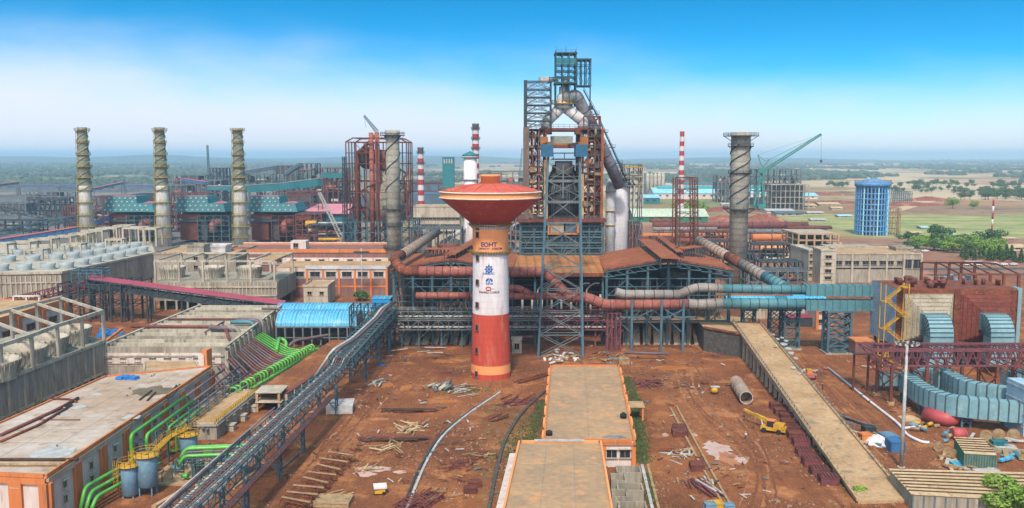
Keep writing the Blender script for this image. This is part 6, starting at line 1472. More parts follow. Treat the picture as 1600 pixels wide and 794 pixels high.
 # cranes
def boom(name,label,p0,p1,w0,w1,mt,n=16,t=.3,extra=None):
 T=thing(name,label,'crane',(p0.x,p0.y,0));m=MB();P0,P1=V(p0),V(p1);d=(P1-P0).normalized();s_=d.cross(V((0,1,0))).normalized();f=V((0,1,0))
 def c4(k):c=P0.lerp(P1,k);w=lerp(w0,w1,k)/2;return[c+s_*w*a+f*w*b for a,b in((-1,-1),(1,-1),(1,1),(-1,1))]
 for k in range(n):
  A_,B_=c4(k/n),c4((k+1)/n)
  for i in range(4):m.bar(A_[i],B_[i],t);m.bar(A_[i],B_[(i+1)%4],t*.6);m.bar(B_[i],B_[(i+1)%4],t*.6)
 part('boom',m,mt if not isinstance(mt,str)else M[mt],T);return T
def cbody(T,p,s_,mt):
 for sx in(-1,1):m=MB();m.box((p.x+sx*1.6*s_,p.y,.6*s_),(.9*s_,6*s_,1.2*s_));part('track',m,M['black'],T)
 m=MB();m.box((p.x,p.y,2.2*s_),(3.4*s_,5*s_,2*s_));part('cab',m,M[mt],T)
p=G(540,392);p.y=560;p=V((X(540,560,8),560,8));T=boom('lattice_crane','white lattice crane boom leaning left beside the pink roofed shed',p,A(499,301,560),2.4,1.4,'galv',14,.35);cbody(T,V((p.x,p.y,0)),1.3,'yellow');m=MB();m.bar((p.x,p.y,3),p,2.4);part('boom_foot',m,M['galv'],T)
p=V((X(590,560,60),560,Z(206,560)));T=boom('lattice_crane','blue lattice crane boom rising above the rusty steel tower',p,A(569,181,560),2,1.0,'bluesteel',9,.3);cbody(T,V((p.x,p.y,0)),1.6,'cranegreen');m=MB();m.bar((p.x+5,p.y,3),p,1.6);m.bar(A(569,181,560),A(572,200,560),.15);part('lower_boom',m,M['bluesteel'],T)
p=V((X(327,1500,20),1500,12));T=boom('lattice_crane','distant blue tower crane mast near the far coal hopper frame',p,A(324,227,1500),3,2,'bluesteel',14,.7);cbody(T,V((p.x,p.y,0)),2.5,'bluestrip')
p=V((X(808,900,20),900,20));T=boom('lattice_crane','faint thin crane boom just left of the blast furnace tower',p,A(816,232,900),2,1,'bluesteel',12,.35);cbody(T,V((p.x,p.y,0)),2,'bluestrip');m=MB();m.bar((p.x,p.y,3),p,1.5);part('boom_foot',m,M['bluesteel'],T)
# big green crane
Yc=1050;f0=V((X(1191,Yc,20),Yc,Z(268,Yc)));T=boom('crawler_crane','big green lattice crane with long raised boom over the far frame building',f0,A(1283,210,Yc),3.2,2,'cranegreen',22,.6)
m=MB();a,b,d_=A(1184,242,Yc),A(1191,262,Yc),A(1283,210,Yc);m.bar(a,b,.9);m.bar(a,A(1196,252,Yc),.5);m.bar(a,d_,.22);m.bar(A(1196,252,Yc),d_,.4);m.bar(b,A(1202,250,Yc),.8);part('mast',m,M['cranegreen'],T)
m=MB();m.bar(d_,A(1283,250,Yc),.2);m.box(A(1283,252,Yc),(2,2,3));part('hook',m,M['darksteel'],T)
m=MB();c=A(1190,268,Yc);m.box((c.x,Yc,c.z),(9,6,4));m.bar((c.x,Yc,c.z),(c.x-8,Yc,4),2);m.bar((c.x,Yc,c.z),(c.x+4,Yc,4),2);part('machine_house',m,M['cranegreen'],T);cbody(T,V((c.x,Yc,0)),2.4,'cranegreen')
# ============================================================ concrete ramp
ZR0=9.0
ra,rb_,rc,rd=G(1145,503,ZR0),G(1185,503,ZR0),G(1417,781,.6),G(1341,783,.6)
T=thing('concrete_ramp','long straight concrete ramp on columns descending towards the camera at right','ramp',((rd.x+rc.x)/2,rd.y,0))
m=MB();m.slab(rd,rc,rb_,ra,.8);part('deck',m,M['conc_warm'],T)
for a,b,o in((rd,ra,-.1),(rc,rb_,.1)):
 m=MB();m.bar(a+V((o,0,.25)),b+V((o,0,.25)),.5,.5);part('kerb',m,M['conc_warm'],T)
m=MB()
for k in range(56):
 for a,b in((rd,ra),(rc,rb_)):q=a.lerp(b,(k+.5)/56);m.bar(q+V((0,0,.4)),q+V((0,0,1.3)),.16)
part('railing_posts',m,M['conc'],T)
m=MB()
for a,b in((rd,ra),(rc,rb_)):m.bar(a.lerp(b,.25)+V((0,0,1.25)),b+V((0,0,1.25)),.12)
part('rail',m,M['greysteel'],T)
for k in range(22):
 for a,b in((rd,ra),(rc,rb_)):
  q=a.lerp(b,.12+.88*k/21)
  if q.z<1.6:continue
  m=MB();s_=1 if a is rd else-1;m.bar((q.x+.7*s_,q.y,0),(q.x+.7*s_,q.y,q.z-.7),.7,.7)
  part('column',m,M['conc_light'],T)
m=MB()
for a,b in((rd,ra),(rc,rb_)):s_=.7 if a is rd else-.7;m.bar(a.lerp(b,.3)+V((s_,0,-1.6)),b+V((s_,0,-1.4)),.5,.9)
for k in range(11):q=rd.lerp(ra,.12+.88*k/10);q2=rc.lerp(rb_,.12+.88*k/10);m.bar(q+V((0,0,-1.1)),q2+V((0,0,-1.1)),.6,.7)
part('beams',m,M['conc_light'],T)
rr=random.Random(31)
for k,(px,py)in enumerate(((1208,523),(1215,530),(1212,540),(1224,538),(1232,545),(1236,552),(1243,560),(1249,584),(1281,645),(1228,533),(1222,528),(1240,575))):
 t_=(py-503)/280;c=G(px-0,py,ZR0-(ZR0-.6)*((G(px,py,5).y-ra.y)/(rd.y-ra.y)));m=MB();n=8;w=rr.uniform(.6,1.3)
 m.poly([(c.x+w*math.cos(6.28*i/n)*rr.uniform(.6,1),c.y+w*1.4*math.sin(6.28*i/n)*rr.uniform(.6,1))for i in range(n)],c.z-.1,c.z+.22);solo('cement_lump',m,M['galv'],'pale spilled cement lump lying on the upper half of the concrete ramp','cement lump','cement lumps on the ramp')
T=thing('stone_wall','dark random stone retaining wall left of the ramp head','wall',G(1130,555));a,b=G(1099,549),G(1163,560)
m=MB();m.slab((a.x,a.y,8),(b.x,b.y,7.6),(b.x+1,b.y+22,7.6),(a.x+1,a.y+22,8),8);part('masonry',m,M['stone'],T)
m=MB();m.bar((a.x,a.y,8.2),(b.x,b.y,7.8),1,.5);part('coping',m,M['rust'],T)
m=MB();m.slab((a.x,a.y+.6,8.1),(b.x+4,b.y+.6,7.8),(b.x+8,b.y+30,7.8),(a.x+1,a.y+30,8.1),.08);part('paving',m,M['conc_warm'],T)
# ============================================================ heater box with cyan elbows
YH=270;zt_,z0=24.4,6.8;x0,x1=X(1404,YH,zt_),X(1588,YH,zt_);dH=19
T=thing('heater_box','huge brown red furnace box with two wide recessed front panels at right','heater box',((x0+x1)/2,YH,0))
m=MB();m.bb((x0,YH+.4,z0),(x1,YH+dH,zt_-.4));part('casing',m,M['brown_sheet'],T)
m=MB();m.slab((x0-.5,YH-.4,zt_),(x1+.5,YH-.4,zt_),(x1+.5,YH+dH,zt_),(x0-.5,YH+dH,zt_),.5);part('top_plate',m,M['rust'],T)
m=MB();m.slab((x0-.6,YH,zt_),(x0-.1,YH,zt_),(x0-.1,YH+dH,zt_),(x0-.6,YH+dH,zt_),zt_-z0);part('side_panel',m,mat('pale_blue_grey_panel','#93a5b4','#7c8f9f','#a2a7a8',.2,.7,ribs=('Y',1.8,.12)),T)
m=MB();m.bb((x1+.1,YH-.5,z0-5),(x1+1.6,YH+3,zt_+.3));part('corner_panel',m,M['ductcyan'],T)
xm=lerp(x0,x1,.5)
for i,(xa,xb_,mt)in enumerate(((x0+1.2,xm-1.2,'buffpanel'),(xm+1.2,x1-1.2,'brown_sheet'))):
 zc,xc=z0+7.4,lerp(xa,xb_,.62);hw,hh=(xb_-xa)/2,(zt_-z0)/2-1.2;zm_=(z0+zt_)/2+.3
 m=MB();O=[(xa,zm_-hh),(xb_,zm_-hh),(xb_,zm_+hh),(xa,zm_+hh)];I=[(xc-3.6,zc-3),(xc+3.6,zc-3),(xc+3.6,zc+3),(xc-3.6,zc+3)]
 m.add([(x,YH-.1,z)for x,z in O]+[(x,YH-3.4,z)for x,z in I],[(0,1,5,4),(1,2,6,5),(2,3,7,6),(3,0,4,7),(4,5,6,7)]);part('hood',m,M[mt],T)
 m=MB()
 for k in range(5):
  t_=(k+.6)/5.6;R_=[(lerp(o[0],q[0],t_),lerp(-.1,-3.4,t_),lerp(o[1],q[1],t_))for o,q in zip(O,I)]
  for q in range(4):p,p2=R_[q],R_[(q+1)%4];m.bar((p[0],YH+p[1]-.1,p[2]),(p2[0],YH+p2[1]-.1,p2[2]),.14,.3)
 part('hood_rib',m,M['rust']if i else M['buffpanel'],T)
m=MB()
for x in(x0+.5,xm,x1-.5):m.bb((x-.9,YH-.5,z0),(x+.9,YH+.3,zt_-.3))
for z in(z0,zt_-1.6):m.bb((x0,YH-.42,z),(x1,YH+.3,z+1.3))
for k in range(24):
 z=lerp(z0+.6,zt_-1,k/23)
 for x in(x0+.5,xm,x1-.5):m.bb((x-1.1,YH-.6,z),(x+1.1,YH-.45,z+.16))
part('stiffener_frame',m,M['rust'],T)
rr=random.Random(14)
for k in range(26):
 m=MB();c=V((rr.uniform(x0+1,x1-1),YH+rr.uniform(1,dH-2),zt_));r=rr.uniform(.5,.9);m.lathe(c,[(r,0),(r,rr.uniform(.6,1.6)),(r*1.3,rr.uniform(1.6,1.7)),(r*.8,2.0)],10);part('top_nozzle',m,M['maroon']if k%3 else M['rust'],T)
for i in range(6):
 for yy in(YH+1,YH+dH-1):m=MB();x=lerp(x0+1,x1-1,i/5);m.bar((x,yy,0),(x,yy,z0),.7);part('leg',m,M['tealsteel'],T)
m=MB();m.bb((x0,YH+3,.5),(x1,YH+12,5.8));part('under_ducting',m,M['darksteel'],T)
for i,px in enumerate((1463,1557)):
 Ye=YH-3;x=X(px,Ye-3,14);T=thing('elbow_duct',['left cyan elbow duct leaving the buff panel of the brown box','right cyan elbow duct leaving the red panel of the brown box'][i],'duct',(x,Ye-4,0));w=3.5
 m=MB();n=7;prof=[]
 for k in range(n+1):a=math.pi/2*k/n;prof.append(((Ye-1.5-5.4*math.sin(a)),11.4+6.1*math.cos(a),(Ye-1.5-1.0*math.sin(a)),11.4+1.0*math.cos(a)))
 prof=[(Ye+1,17.5,Ye+1,12.4)]+prof+[(Ye-6.9,3,Ye-2.5,3)]
 rs=[[V((x-w,yo,zo_)),V((x+w,yo,zo_)),V((x+w,yi,zi)),V((x-w,yi,zi))]for yo,zo_,yi,zi in prof];m.rings(rs,4,True,True,False);part('casing',m,M['ductcyan'],T)
 m=MB()
 for yo,zo_,yi,zi in prof[1:-1]+[(Ye-6.9,9,Ye-2.5,9),(Ye-6.9,6.5,Ye-2.5,6.5)]:
  P=[V((x-w-.1,yo-.1,zo_+.05)),V((x+w+.1,yo-.1,zo_+.05)),V((x+w+.1,yi+.05,zi)),V((x-w-.1,yi+.05,zi))]
  for q in range(4):m.bar(P[q],P[(q+1)%4],.22)
 part('stiffener',m,M['tealsteel'],T)
 # teal stiffened ducts near the ground
def rduct(label,pts,w,h,wid=None):
 P=[V(p)for p in pts];T=thing('rectangular_duct',label,'duct',(P[0].x,P[0].y,P[0].z-h/2));rs=[];tg=[]
 for i in range(len(P)):
  d=(P[min(i+1,len(P)-1)]-P[max(i-1,0)]).normalized();s_=V((d.y,-d.x,0)).normalized();rs.append([P[i]-s_*w/2-V((0,0,h/2)),P[i]+s_*w/2-V((0,0,h/2)),P[i]+s_*w/2+V((0,0,h/2)),P[i]-s_*w/2+V((0,0,h/2))])
 m=MB();m.rings(rs,4,True,True,False);part('casing',m,M['ductcyan'],T);m=MB();tot=0;nxt=.5
 for a,b,ra_,rb2 in zip(P,P[1:],rs,rs[1:]):
  L=(b-a).length
  while nxt<tot+L:
   t_=(nxt-tot)/L;Q=[p.lerp(q,t_)for p,q in zip(ra_,rb2)];c=sum(Q,V())/4;Q=[q+(q-c)*.03 for q in Q]
   for k in range(4):m.bar(Q[k],Q[(k+1)%4],.26)
   nxt+=2.1
  tot+=L
 part('stiffener',m,M['tealsteel'],T)
 for k in range(0,len(P),3):
  p=P[k];m=MB()
  if p.z-h/2>1:
   for o in(-1,1):m.bar((p.x+o*w*.3,p.y,0),(p.x+o*w*.3,p.y,p.z-h/2),.45)
   m.bar((p.x-w*.3,p.y,.8),(p.x+w*.3,p.y,p.z-h/2-.4),.22);m.bar((p.x+w*.3,p.y,.8),(p.x-w*.3,p.y,p.z-h/2-.4),.22);part('support',m,M['bluesteel'],T)
 return T
def AG(px,py,z):return G(px,py,z)
rduct('long cyan rectangular duct curving right in front of the plum truss legs',bend([AG(1415,597,5.2),AG(1446,618,5.2),AG(1482,633,5.2),AG(1640,648,5.2)],8,5),3.4,4.6)
rduct('second cyan rectangular duct joining from behind the curved one',bend([AG(1462,590,6.4),AG(1475,590,6.4),AG(1512,612,6.4),AG(1640,628,6.4)],6,4),3.2,4.8)
rduct('low cyan duct branch in the shade behind the plum truss legs',[AG(1372,592,3.4),AG(1428,592,3.4),AG(1452,583,3.4)],3,3.4)
rduct('short cyan duct at the right edge behind the plum truss',[AG(1568,590,4),AG(1640,586,4)],3,3.6)
T=thing('cyan_panel_wall','tall pale blue sheet panel at the right edge beside the cyan ducts','panel',G(1604,680));c=G(1606,680);m=MB();m.box(c+V((0,3,6)),(3.4,8,12));part('sheet',m,mat('pale_blue_panel','#a3bac8','#8ea6b5',None,.3,.6),T)
m=MB();[m.box(c+V((0,3,z)),(3.6,8.2,.2))for z in(2,5,8,11)];part('joint',m,M['galv'],T)
# plum truss bridge
T=thing('conveyor_bridge','long plum painted truss bridge in front of the brown furnace box','conveyor bridge',G(1358,618))
yb0,yb1,zb0_,zb1_=228,237,10.4,14.4;xa=X(1352,232,12);xb_=xa+62
for yy in(yb0,yb1):
 m=MB();n=22
 m.bar((xa,yy,zb1_),(xb_,yy,zb1_),.5);m.bar((xa+4,yy,zb0_),(xb_,yy,zb0_),.45);m.bar((xa,yy,zb1_),(xa+4,yy,zb0_),.4)
 for k in range(n):x=lerp(xa+4,xb_,k/n);x2=lerp(xa+4,xb_,(k+1)/n);m.bar((x,yy,zb0_),((x+x2)/2,yy,zb1_),.24);m.bar(((x+x2)/2,yy,zb1_),(x2,yy,zb0_),.24);m.bar((x,yy,zb0_),(x,yy,zb1_),.18)
 part('side_truss',m,M['purplesteel'],T)
m=MB()
for k in range(45):x=lerp(xa,xb_,k/44);m.bar((x,yb0,zb1_),(x,yb1,zb1_),.2);m.bar((x,yb0,zb1_),(x+1.4,yb1,zb1_),.14)if k%2 else None
for k in range(23):x=lerp(xa+4,xb_,k/22);m.bar((x,yb0,zb0_),(x,yb1,zb0_),.24)
for y in(yb0+1.4,yb1-1.4):m.bar((xa,y,zb1_+.2),(xb_,y,zb1_+.2),.3)
part('deck_lacing',m,M['purplesteel'],T)
for k in range(7):
 x=xa+5.5+k*9.2
 for yy in(yb0,yb1):
  m=MB();m.bar((x,yy,0),(x,yy,zb0_),.7);m.bar((x,yy,zb0_-4),(x+3.5,yy,zb0_),.26);m.bar((x,yy,zb0_-4),(x-3.5,yy,zb0_),.26);part('leg',m,M['rust']if k%2 else M['maroon'],T)
  m=MB();m.box((x,yy,.4),(1.5,1.5,.8));part('footing',m,M['conc_warm'],T)
 m=MB();m.bar((x,yb0,1.5),(x,yb1,7),.25);m.bar((x,yb1,1.5),(x,yb0,7),.25);m.bar((x,yb0,7.2),(x,yb1,7.2),.3);part('cross_brace',m,M['maroon'],T)
m=MB();m.bb((xa-2.6,236,10.5),(xa+3.5,238.8,14.8));solo('transfer_cabin',m,M['mauvewall'],'small mauve cabin with orange rim at the left end of the plum truss','cabin')if 0 else None
T=thing('transfer_cabin','small white walled cabin with orange rim behind the plum truss left end','cabin',(xa-1,240,0))
m=MB();m.bb((xa+.4,240,10.6),(xa+5.4,245,14.2));part('wall',m,M['mauvewall'],T);m=MB();m.bb((xa+.2,239.7,14.2),(xa+5.6,245.3,14.6));part('roof_rim',m,M['orange'],T)
for dx in(1,5):m=MB();m.bar((xa+dx,242,0),(xa+dx,242,10.6),.5);part('post',m,M['maroon'],T)
# yellow zigzag stair
T=thing('yellow_stair','tall ochre zigzag stair climbing the left side of the brown box','stair',A(1385,530,270))
zz=[0,4.2,8.4,12.6,16.8,21,25.5];xs_=X(1384,272,12);m=MB();h2=MB();pst=MB()
for k,(a,b)in enumerate(zip(zz,zz[1:])):
 xa_,xb2=(xs_-2.6,xs_+2.8)if k%2 else(xs_+2.8,xs_-2.6);yy=266+(k%2)*1.4
 m.bar((xa_,yy,a),(xb2,yy,b),1.1,.3);m.bb((xb2-1,265.3,b-.1),(xb2+1,268.6,b+.1));handrail(h2,[(xa_,yy-.5,a),(xb2,yy-.5,b)],1.1,.12,1.2);handrail(h2,[(xb2-1,265.2,b),(xb2+1,265.2,b)],1.1,.12,1)
for dx in(-3.4,3.6):
 for yy in(265.2,268.8):pst.bar((xs_+dx,yy,0),(xs_+dx,yy,26.5),.25)
part('flight',m,M['yellow'],T);part('railing',h2,M['yellow'],T);part('post',pst,M['yellow'],T)
# light pole
def mast(label,px,pyb,pyt,head=True):
 g=G(px,pyb);zt_=Z(pyt,g.y);T=thing('light_mast',label,'light mast',g);m=MB();m.lathe(g,[(.42,0),(.36,zt_*.5),(.24,zt_)],12);part('pole',m,M['galv'],T)
 m=MB();m.lathe(g,[(.8,0),(.8,.3)],8);part('base_plate',m,M['conc_light'],T)
 if head:
  m=MB();m.lathe(g,[(2.0,zt_-.3),(2.2,zt_-.3),(2.2,zt_-.1),(2.0,zt_-.1)],20,caps=(False,False));[m.bar(g+V((0,0,zt_-.2)),g+V((2*math.cos(R(60*i)),2*math.sin(R(60*i)),zt_-.2)),.1)for i in range(6)];part('head_ring',m,M['darksteel'],T)
  for i in range(12):a=R(30*i);m=MB();m.box(g+V((2.1*math.cos(a),2.1*math.sin(a),zt_-.35)),(.5,.4,.45),a);part('floodlight',m,M['galv'],T)
mast('tall pale light mast standing among the yard clutter at right',1408,731,534)
# twin frames left of stair hold square ducts already; low white blocks behind
simple_block('workshop','low white walled workshop with orange frames behind the tall teal support',1277,1300,487,330,14,'whitewall',(2,2),z0=3,dz=4,win=(1.6,1.4),trim='orange',pil=2)
simple_block('red_roof_shed','small shed with dull red roof behind the ramp head',1235,1275,497,335,8,'darksteel',(0,0),roof='redsheet',parap=0)
for i,(px,py,w,h)in enumerate(((1180,470,26,3),(1245,470,20,3),(1262,466,14,2.4))):
 c=G(px,py+12,0);T=thing('blue_tarp_shed',['long bright blue sheeted shed seen between the two teal ducts','second bright blue sheeted shed between the teal ducts','small bright blue sheeted shed nearest the square ducts'][i],'shed',c)
 m=MB();n=8;prof=[(-3*math.cos(math.pi*k/n),2.5+h*math.sin(math.pi*k/n))for k in range(n+1)]
 for(ya,za),(yb,zb2)in zip(prof,prof[1:]):m.slab((c.x-w/2,c.y+ya,za),(c.x+w/2,c.y+ya,za),(c.x+w/2,c.y+yb,zb2),(c.x-w/2,c.y+yb,zb2),.12)
 part('vault',m,M['bluesheet'],T);m=MB()
 for dx in(-w/2,w/2):
  for dy in(-3,3):m.bar((c.x+dx,c.y+dy,0),(c.x+dx,c.y+dy,2.6),.3)
 part('post',m,M['greysteel'],T)
simple_block('boundary_wall','pale concrete wall under the ducts right of the right casthouse',1165,1300,484,352,1.5,'conc_light',(0,0),pil=12,cat='wall')
# ============================================================ right mid: unfinished concrete buildings
T,x0,x1,zt_=simple_block('concrete_building','long grey unfinished concrete building with paired dark windows at right',1305,1440,398,455,34,'conc',(0,0),roof='conc_warm',parap=.6,pil=5,trim='conc_light')
for i in range(4):
 for d in(-2.6,2.6):window(T,(lerp(x0,x1,(i+.5)/5)+d,454.9,10.2),3.6,2,R(-90),'glass')
 m=MB();q=lerp(x0,x1,(i+.5)/5);m.bb((q-4.6,454.85,7),(q+4.6,454.95,7.6));part('vent_slot',m,M['void'],T)
for d in(-2.8,2.8):window(T,(lerp(x0,x1,.9)+d,454.9,9.6),4.8,4.6,R(-90),'glass')
T2,xa,xb_,z2=simple_block('stair_block','pale concrete stair block with four stacked windows at the left end',1283,1307,393,450,12,'conc_light',(1,4),z0=3,dz=3.6,win=(3.2,1.5),wmt='void')
simple_block('concrete_wing','pale side wing with many small openings left of the stair block',1264,1285,394,462,30,'conc_light',(3,4),z0=3,dz=3.4,win=(1.4,1.2),wmt='void')
simple_block('roof_penthouse','small concrete penthouse on the long grey building',1400,1427,389,470,9,'conc',(2,1),z0=16.5,win=(2,1.2),wmt='void')
def shell(label,px0,px1,ytop,Y,depth,nx,ny,nz,mt='conc_warm',slab=True):
 zt_=Z(ytop,Y);x0,x1=X(px0,Y,zt_),X(px1,Y,zt_);T=thing('concrete_shell',label,'building',((x0+x1)/2,Y,0));zs=[lerp(0,zt_,k/nz)for k in range(nz+1)]
 frame(T,M[mt],x0,x1,Y,Y+depth,zs,nx,ny,1.0,0,.8,colname='column')
 if slab:
  for z in zs[1:]:m=MB();m.bb((x0,Y,z-.05),(x1,Y+depth,z+.35));part('floor_slab',m,M['conc_light'],T)
 m=MB();m.bb((x0+2,Y+depth*.5,0),(x1-2,Y+depth-1,zt_-1));part('infill',m,M['conc'],T);return T
shell('buff unfinished concrete frame building with two floors at right',1248,1310,366,560,34,5,3,4)
shell('low grey unfinished frame behind the long concrete building',1300,1372,388,530,20,8,2,3,'conc')
for i,(px,py,w)in enumerate(((1290,372,14),(1335,388,30),(1380,385,24))):
 c=G(px,py+14);m=MB();T=thing('site_wall',['short pale site wall beside the buff frame building','long pale site wall running to the blue tower','pale site wall below the blue tower'][i],'wall',c);m.bar(c+V((-w,0,1.2)),c+V((w,8,1.2)),.6,2.4);part('wall',m,M['conc_light'],T)
 m=MB()
 for k in range(12):q=lerp(-w,w,k/11);m.box(c+V((q,4+q/w*4,1.4)),(.9,.9,2.8))
 part('post',m,M['conc_light'],T)
 # rusty portal frame behind the brown box
Y=395;T=thing('portal_frame','row of rusty brown steel portals behind the brown box','steel frame',(X(1485,Y,0),Y,0));xs_=[X(p,Y,20)for p in(1441,1463,1484,1503,1524)]
for x in xs_:
 for yy in(Y-40,Y):
  x_=x if yy==Y else x-3;m=MB();m.bar((x_,yy,0),(x_,yy,17.5),.9);part('post',m,mat('ochre_rust_post','#8a5a2c','#6b4226',None,.5,.85)if x==xs_[0]and yy!=Y else M['rust'],T)
m=MB()
for yy,o in((Y-40,-3),(Y,0)):m.bar((xs_[0]+o,yy,17.6),(xs_[-1]+o,yy,17.6),.6)
for x in xs_:m.bar((x-3,Y-40,17.7),(x-1.5,Y-20,19.5),.5);m.bar((x-1.5,Y-20,19.5),(x,Y,17.7),.5)
part('rafter',m,M['rust'],T)
rr=random.Random(2)
for k in range(7):
 c=G(1466+k*9,447-(k%3)*4);T=thing('machinery_unit','blue grey machinery unit standing under the rusty portals','machine',c,'machines under the rusty portals');m=MB();m.box(c+V((0,0,1.4)),(3.2,2.6,2.8),rr.uniform(0,1));part('body',m,M[rr.choice(('tankblue','tealpipe','hopper'))],T)
 m=MB();m.tube([c+V((-1,0,3.1)),c+V((1.4,0,3.1))],.7,10);part('motor',m,M['tankblue'],T)
 # ============================================================ blue ring tower
Y=723;c=V((X(1362,Y+14,20),Y+14,0));T=thing('column_tank','round bright blue tank tower on rings of blue columns in the open field','tank tower',c);r=12.6;zt_=Z(292,Y)
for k in range(28):
 a=2*math.pi*k/28;p=c+V((r*math.cos(a),r*math.sin(a),0));m=MB();m.bar(p,p+V((0,0,zt_)),1.0);part('column',m,M['palecyan' if k%4==1 else 'skyblue'],T)
for k in range(14):
 a=2*math.pi*(k+.5)/14;p=c+V((r*.6*math.cos(a),r*.6*math.sin(a),0));m=MB();m.bar(p,p+V((0,0,zt_)),.9);part('inner_column',m,M['skyblue']if k%3 else M['conc_warm'],T)
for j in range(9):
 z=zt_*(j+.6)/9;m=MB()
 for rr_ in(r,r*.6):m.lathe(c,[(rr_-.35,z),(rr_+.35,z),(rr_+.35,z+.9),(rr_-.35,z+.9)],28,caps=(False,False))
 for k in range(14):a=2*math.pi*k/14;m.bar(c+V((r*math.cos(a),r*math.sin(a),z+.4)),c+V((r*.6*math.cos(a),r*.6*math.sin(a),z+.4)),.6)
 part('ring_beam',m,M['skyblue'],T)
m=MB();m.lathe(c,[(3.4,0),(3.4,zt_)],20,caps=(False,False));part('centre_shaft',m,M['conc_warm'],T)
m=MB();m.lathe(c,[(r*.5,zt_-.2),(r+1.6,zt_),(r+1.6,zt_+3.4),(r+.4,zt_+3.6),(r-2.5,zt_+4.6)],32);part('tank_ring',m,M['skyblue'],T)
m=MB();m.lathe(c,[(r-4,zt_+4.5),(r-5,zt_+5.4),(r-9,zt_+6.2),(.05,zt_+6.6)],28);part('dome',m,M['skyblue'],T)
m=MB();handrail(m,[c+V(((r+1.4)*math.cos(R(18*i)),(r+1.4)*math.sin(R(18*i)),zt_+3.6))for i in range(20)],1.4,.2,3,True);part('railing',m,M['yellow'],T)
T=thing('scaffold_tower','open tan scaffold block beside the blue ring tower','scaffold',(X(1395,735,0),735,0));frame(T,M['wood'],X(1382,735,10),X(1407,735,10),735,745,[0,4.5,9,13.5,18,22],6,3,.5,.4,.35,seed=9)
T=thing('scaffold_block','small grey formwork block far behind the blue ring tower','scaffold',G(1411,316));g=G(1411,317);frame(T,M['greysteel'],g.x-12,g.x+12,g.y,g.y+12,[0,6,12,16],8,2,.9,.3,.5,seed=9)
# red and white mast
g=G(1549,373);T=thing('signal_mast','thin red and white mast in the green field at right','mast',g);zt_=Z(312,g.y)
for k in range(6):m=MB();m.tube([g+V((0,0,zt_*k/6)),g+V((0,0,zt_*(k+1)/6))],.75,8);part('band',m,M['white']if k%2==0 else M['redband'],T)
# lattice tower
Y=452;zt_=Z(278,Y);T=thing('lattice_tower','square open brown lattice tower left of the thick concrete chimney','lattice tower',(X(1074,Y,0),Y,0));w0,w1=38*Y/FPX,33*Y/FPX
for s_ in(-1,1):
 for d in(0,1):
  c0=V((X(1074,Y,0)+s_*(w0/2-1.2),Y+d*12,0));c1=V((X(1074,Y,zt_)+s_*(w1/2-1.0),Y+d*12,zt_));m=MB()
  for a in(-1,1):
   for b in(-1,1):m.bar(c0+V((a*.9,b*.9,0)),c1+V((a*.7,b*.7,0)),.32)
  n=26
  for k in range(n):p,q=c0.lerp(c1,k/n),c0.lerp(c1,(k+1)/n);m.bar(p+V((-.9,-.9,0)),q+V((.8,-.9,0)),.16);m.bar(p+V((.9,-.9,0)),p+V((-.9,-.9,0)),.16);m.bar(p+V((-.9,.9,0)),q+V((.8,.9,0)),.16)
  part('lattice_leg',m,M['rust']if d else mat('brown_grey_steel%d'%s_,'#6d5046','#53413b',None,.5,.75),T)
m=MB();n=9
for k in range(1,n+1):
 z=zt_*k/n;wv=lerp(w0,w1,k/n)/2-1
 for d in(0,12):
  m.bar((T.location.x-wv,Y+d,z),(T.location.x+wv,Y+d,z),.3);z2=zt_*(k-.5)/n
  m.bar((T.location.x-wv,Y+d,z2),(T.location.x,Y+d,z),.22);m.bar((T.location.x+wv,Y+d,z2),(T.location.x,Y+d,z),.22)
 for s_ in(-1,1):m.bar((T.location.x+s_*wv,Y,z),(T.location.x+s_*wv,Y+12,z),.3);m.bar((T.location.x+s_*wv,Y,z2),(T.location.x+s_*wv,Y+12,z),.2)
part('bracing',m,M['maroon'],T)
# ============================================================ distant sheds, right
def gshed(label,px0,px1,ybase,yeave,yridge,depth,wall,roof,ridge=None):
 g0,g1=G(px0,ybase),G(px1,ybase);Y=g0.y;z1,z2=Z(yeave,Y),Z(yridge,Y+depth/2);T=thing('industrial_shed',label,'shed',((g0.x+g1.x)/2,Y,0));a,b=g0.x,g1.x
 m=MB();m.bb((a,Y,0),(b,Y+depth,z1));m.add([(a,Y,z1),(a,Y+depth,z1),(a,Y+depth/2,z2-.3)],[(0,1,2)]);m.add([(b,Y,z1),(b,Y+depth,z1),(b,Y+depth/2,z2-.3)],[(2,1,0)]);part('wall',m,M[wall],T)
 m=MB();m.slab((a-1,Y-1,z1),(b+1,Y-1,z1),(b+1,Y+depth/2,z2),(a-1,Y+depth/2,z2),.5);m.slab((b+1,Y+depth+1,z1),(a-1,Y+depth+1,z1),(a-1,Y+depth/2,z2-.02),(b+1,Y+depth/2,z2-.02),.5);part('roof',m,M[roof],T)
 if ridge:m=MB();m.slab((a+8,Y+depth*.38,z2-.6),(b-8,Y+depth*.38,z2-.6),(b-8,Y+depth*.5,z2+2),(a+8,Y+depth*.5,z2+2),.6);part('ridge_vent',m,M[ridge],T)
 m=MB();n=int((b-a)/12)+1
 for i in range(n):x=lerp(a+3,b-3,(i+.5)/n);m.bb((x-1.6,Y-.3,z1*.45),(x+1.6,Y+.01,z1*.7))
 part('window_band',m,M['glass'],T);return T
gshed('long pale shed with turquoise ridge in the right distance',1022,1224,311,302,293,60,'whitewall','palecyan','turq')
gshed('green walled shed with pale cream and blue roof behind the right casthouse',990,1106,347,338,326,40,'greenwall','creamroof')
gshed('blue walled shed with pale roof just right of the white dust catcher',981,1031,319,309,304,40,'tealsheet','palecyan')
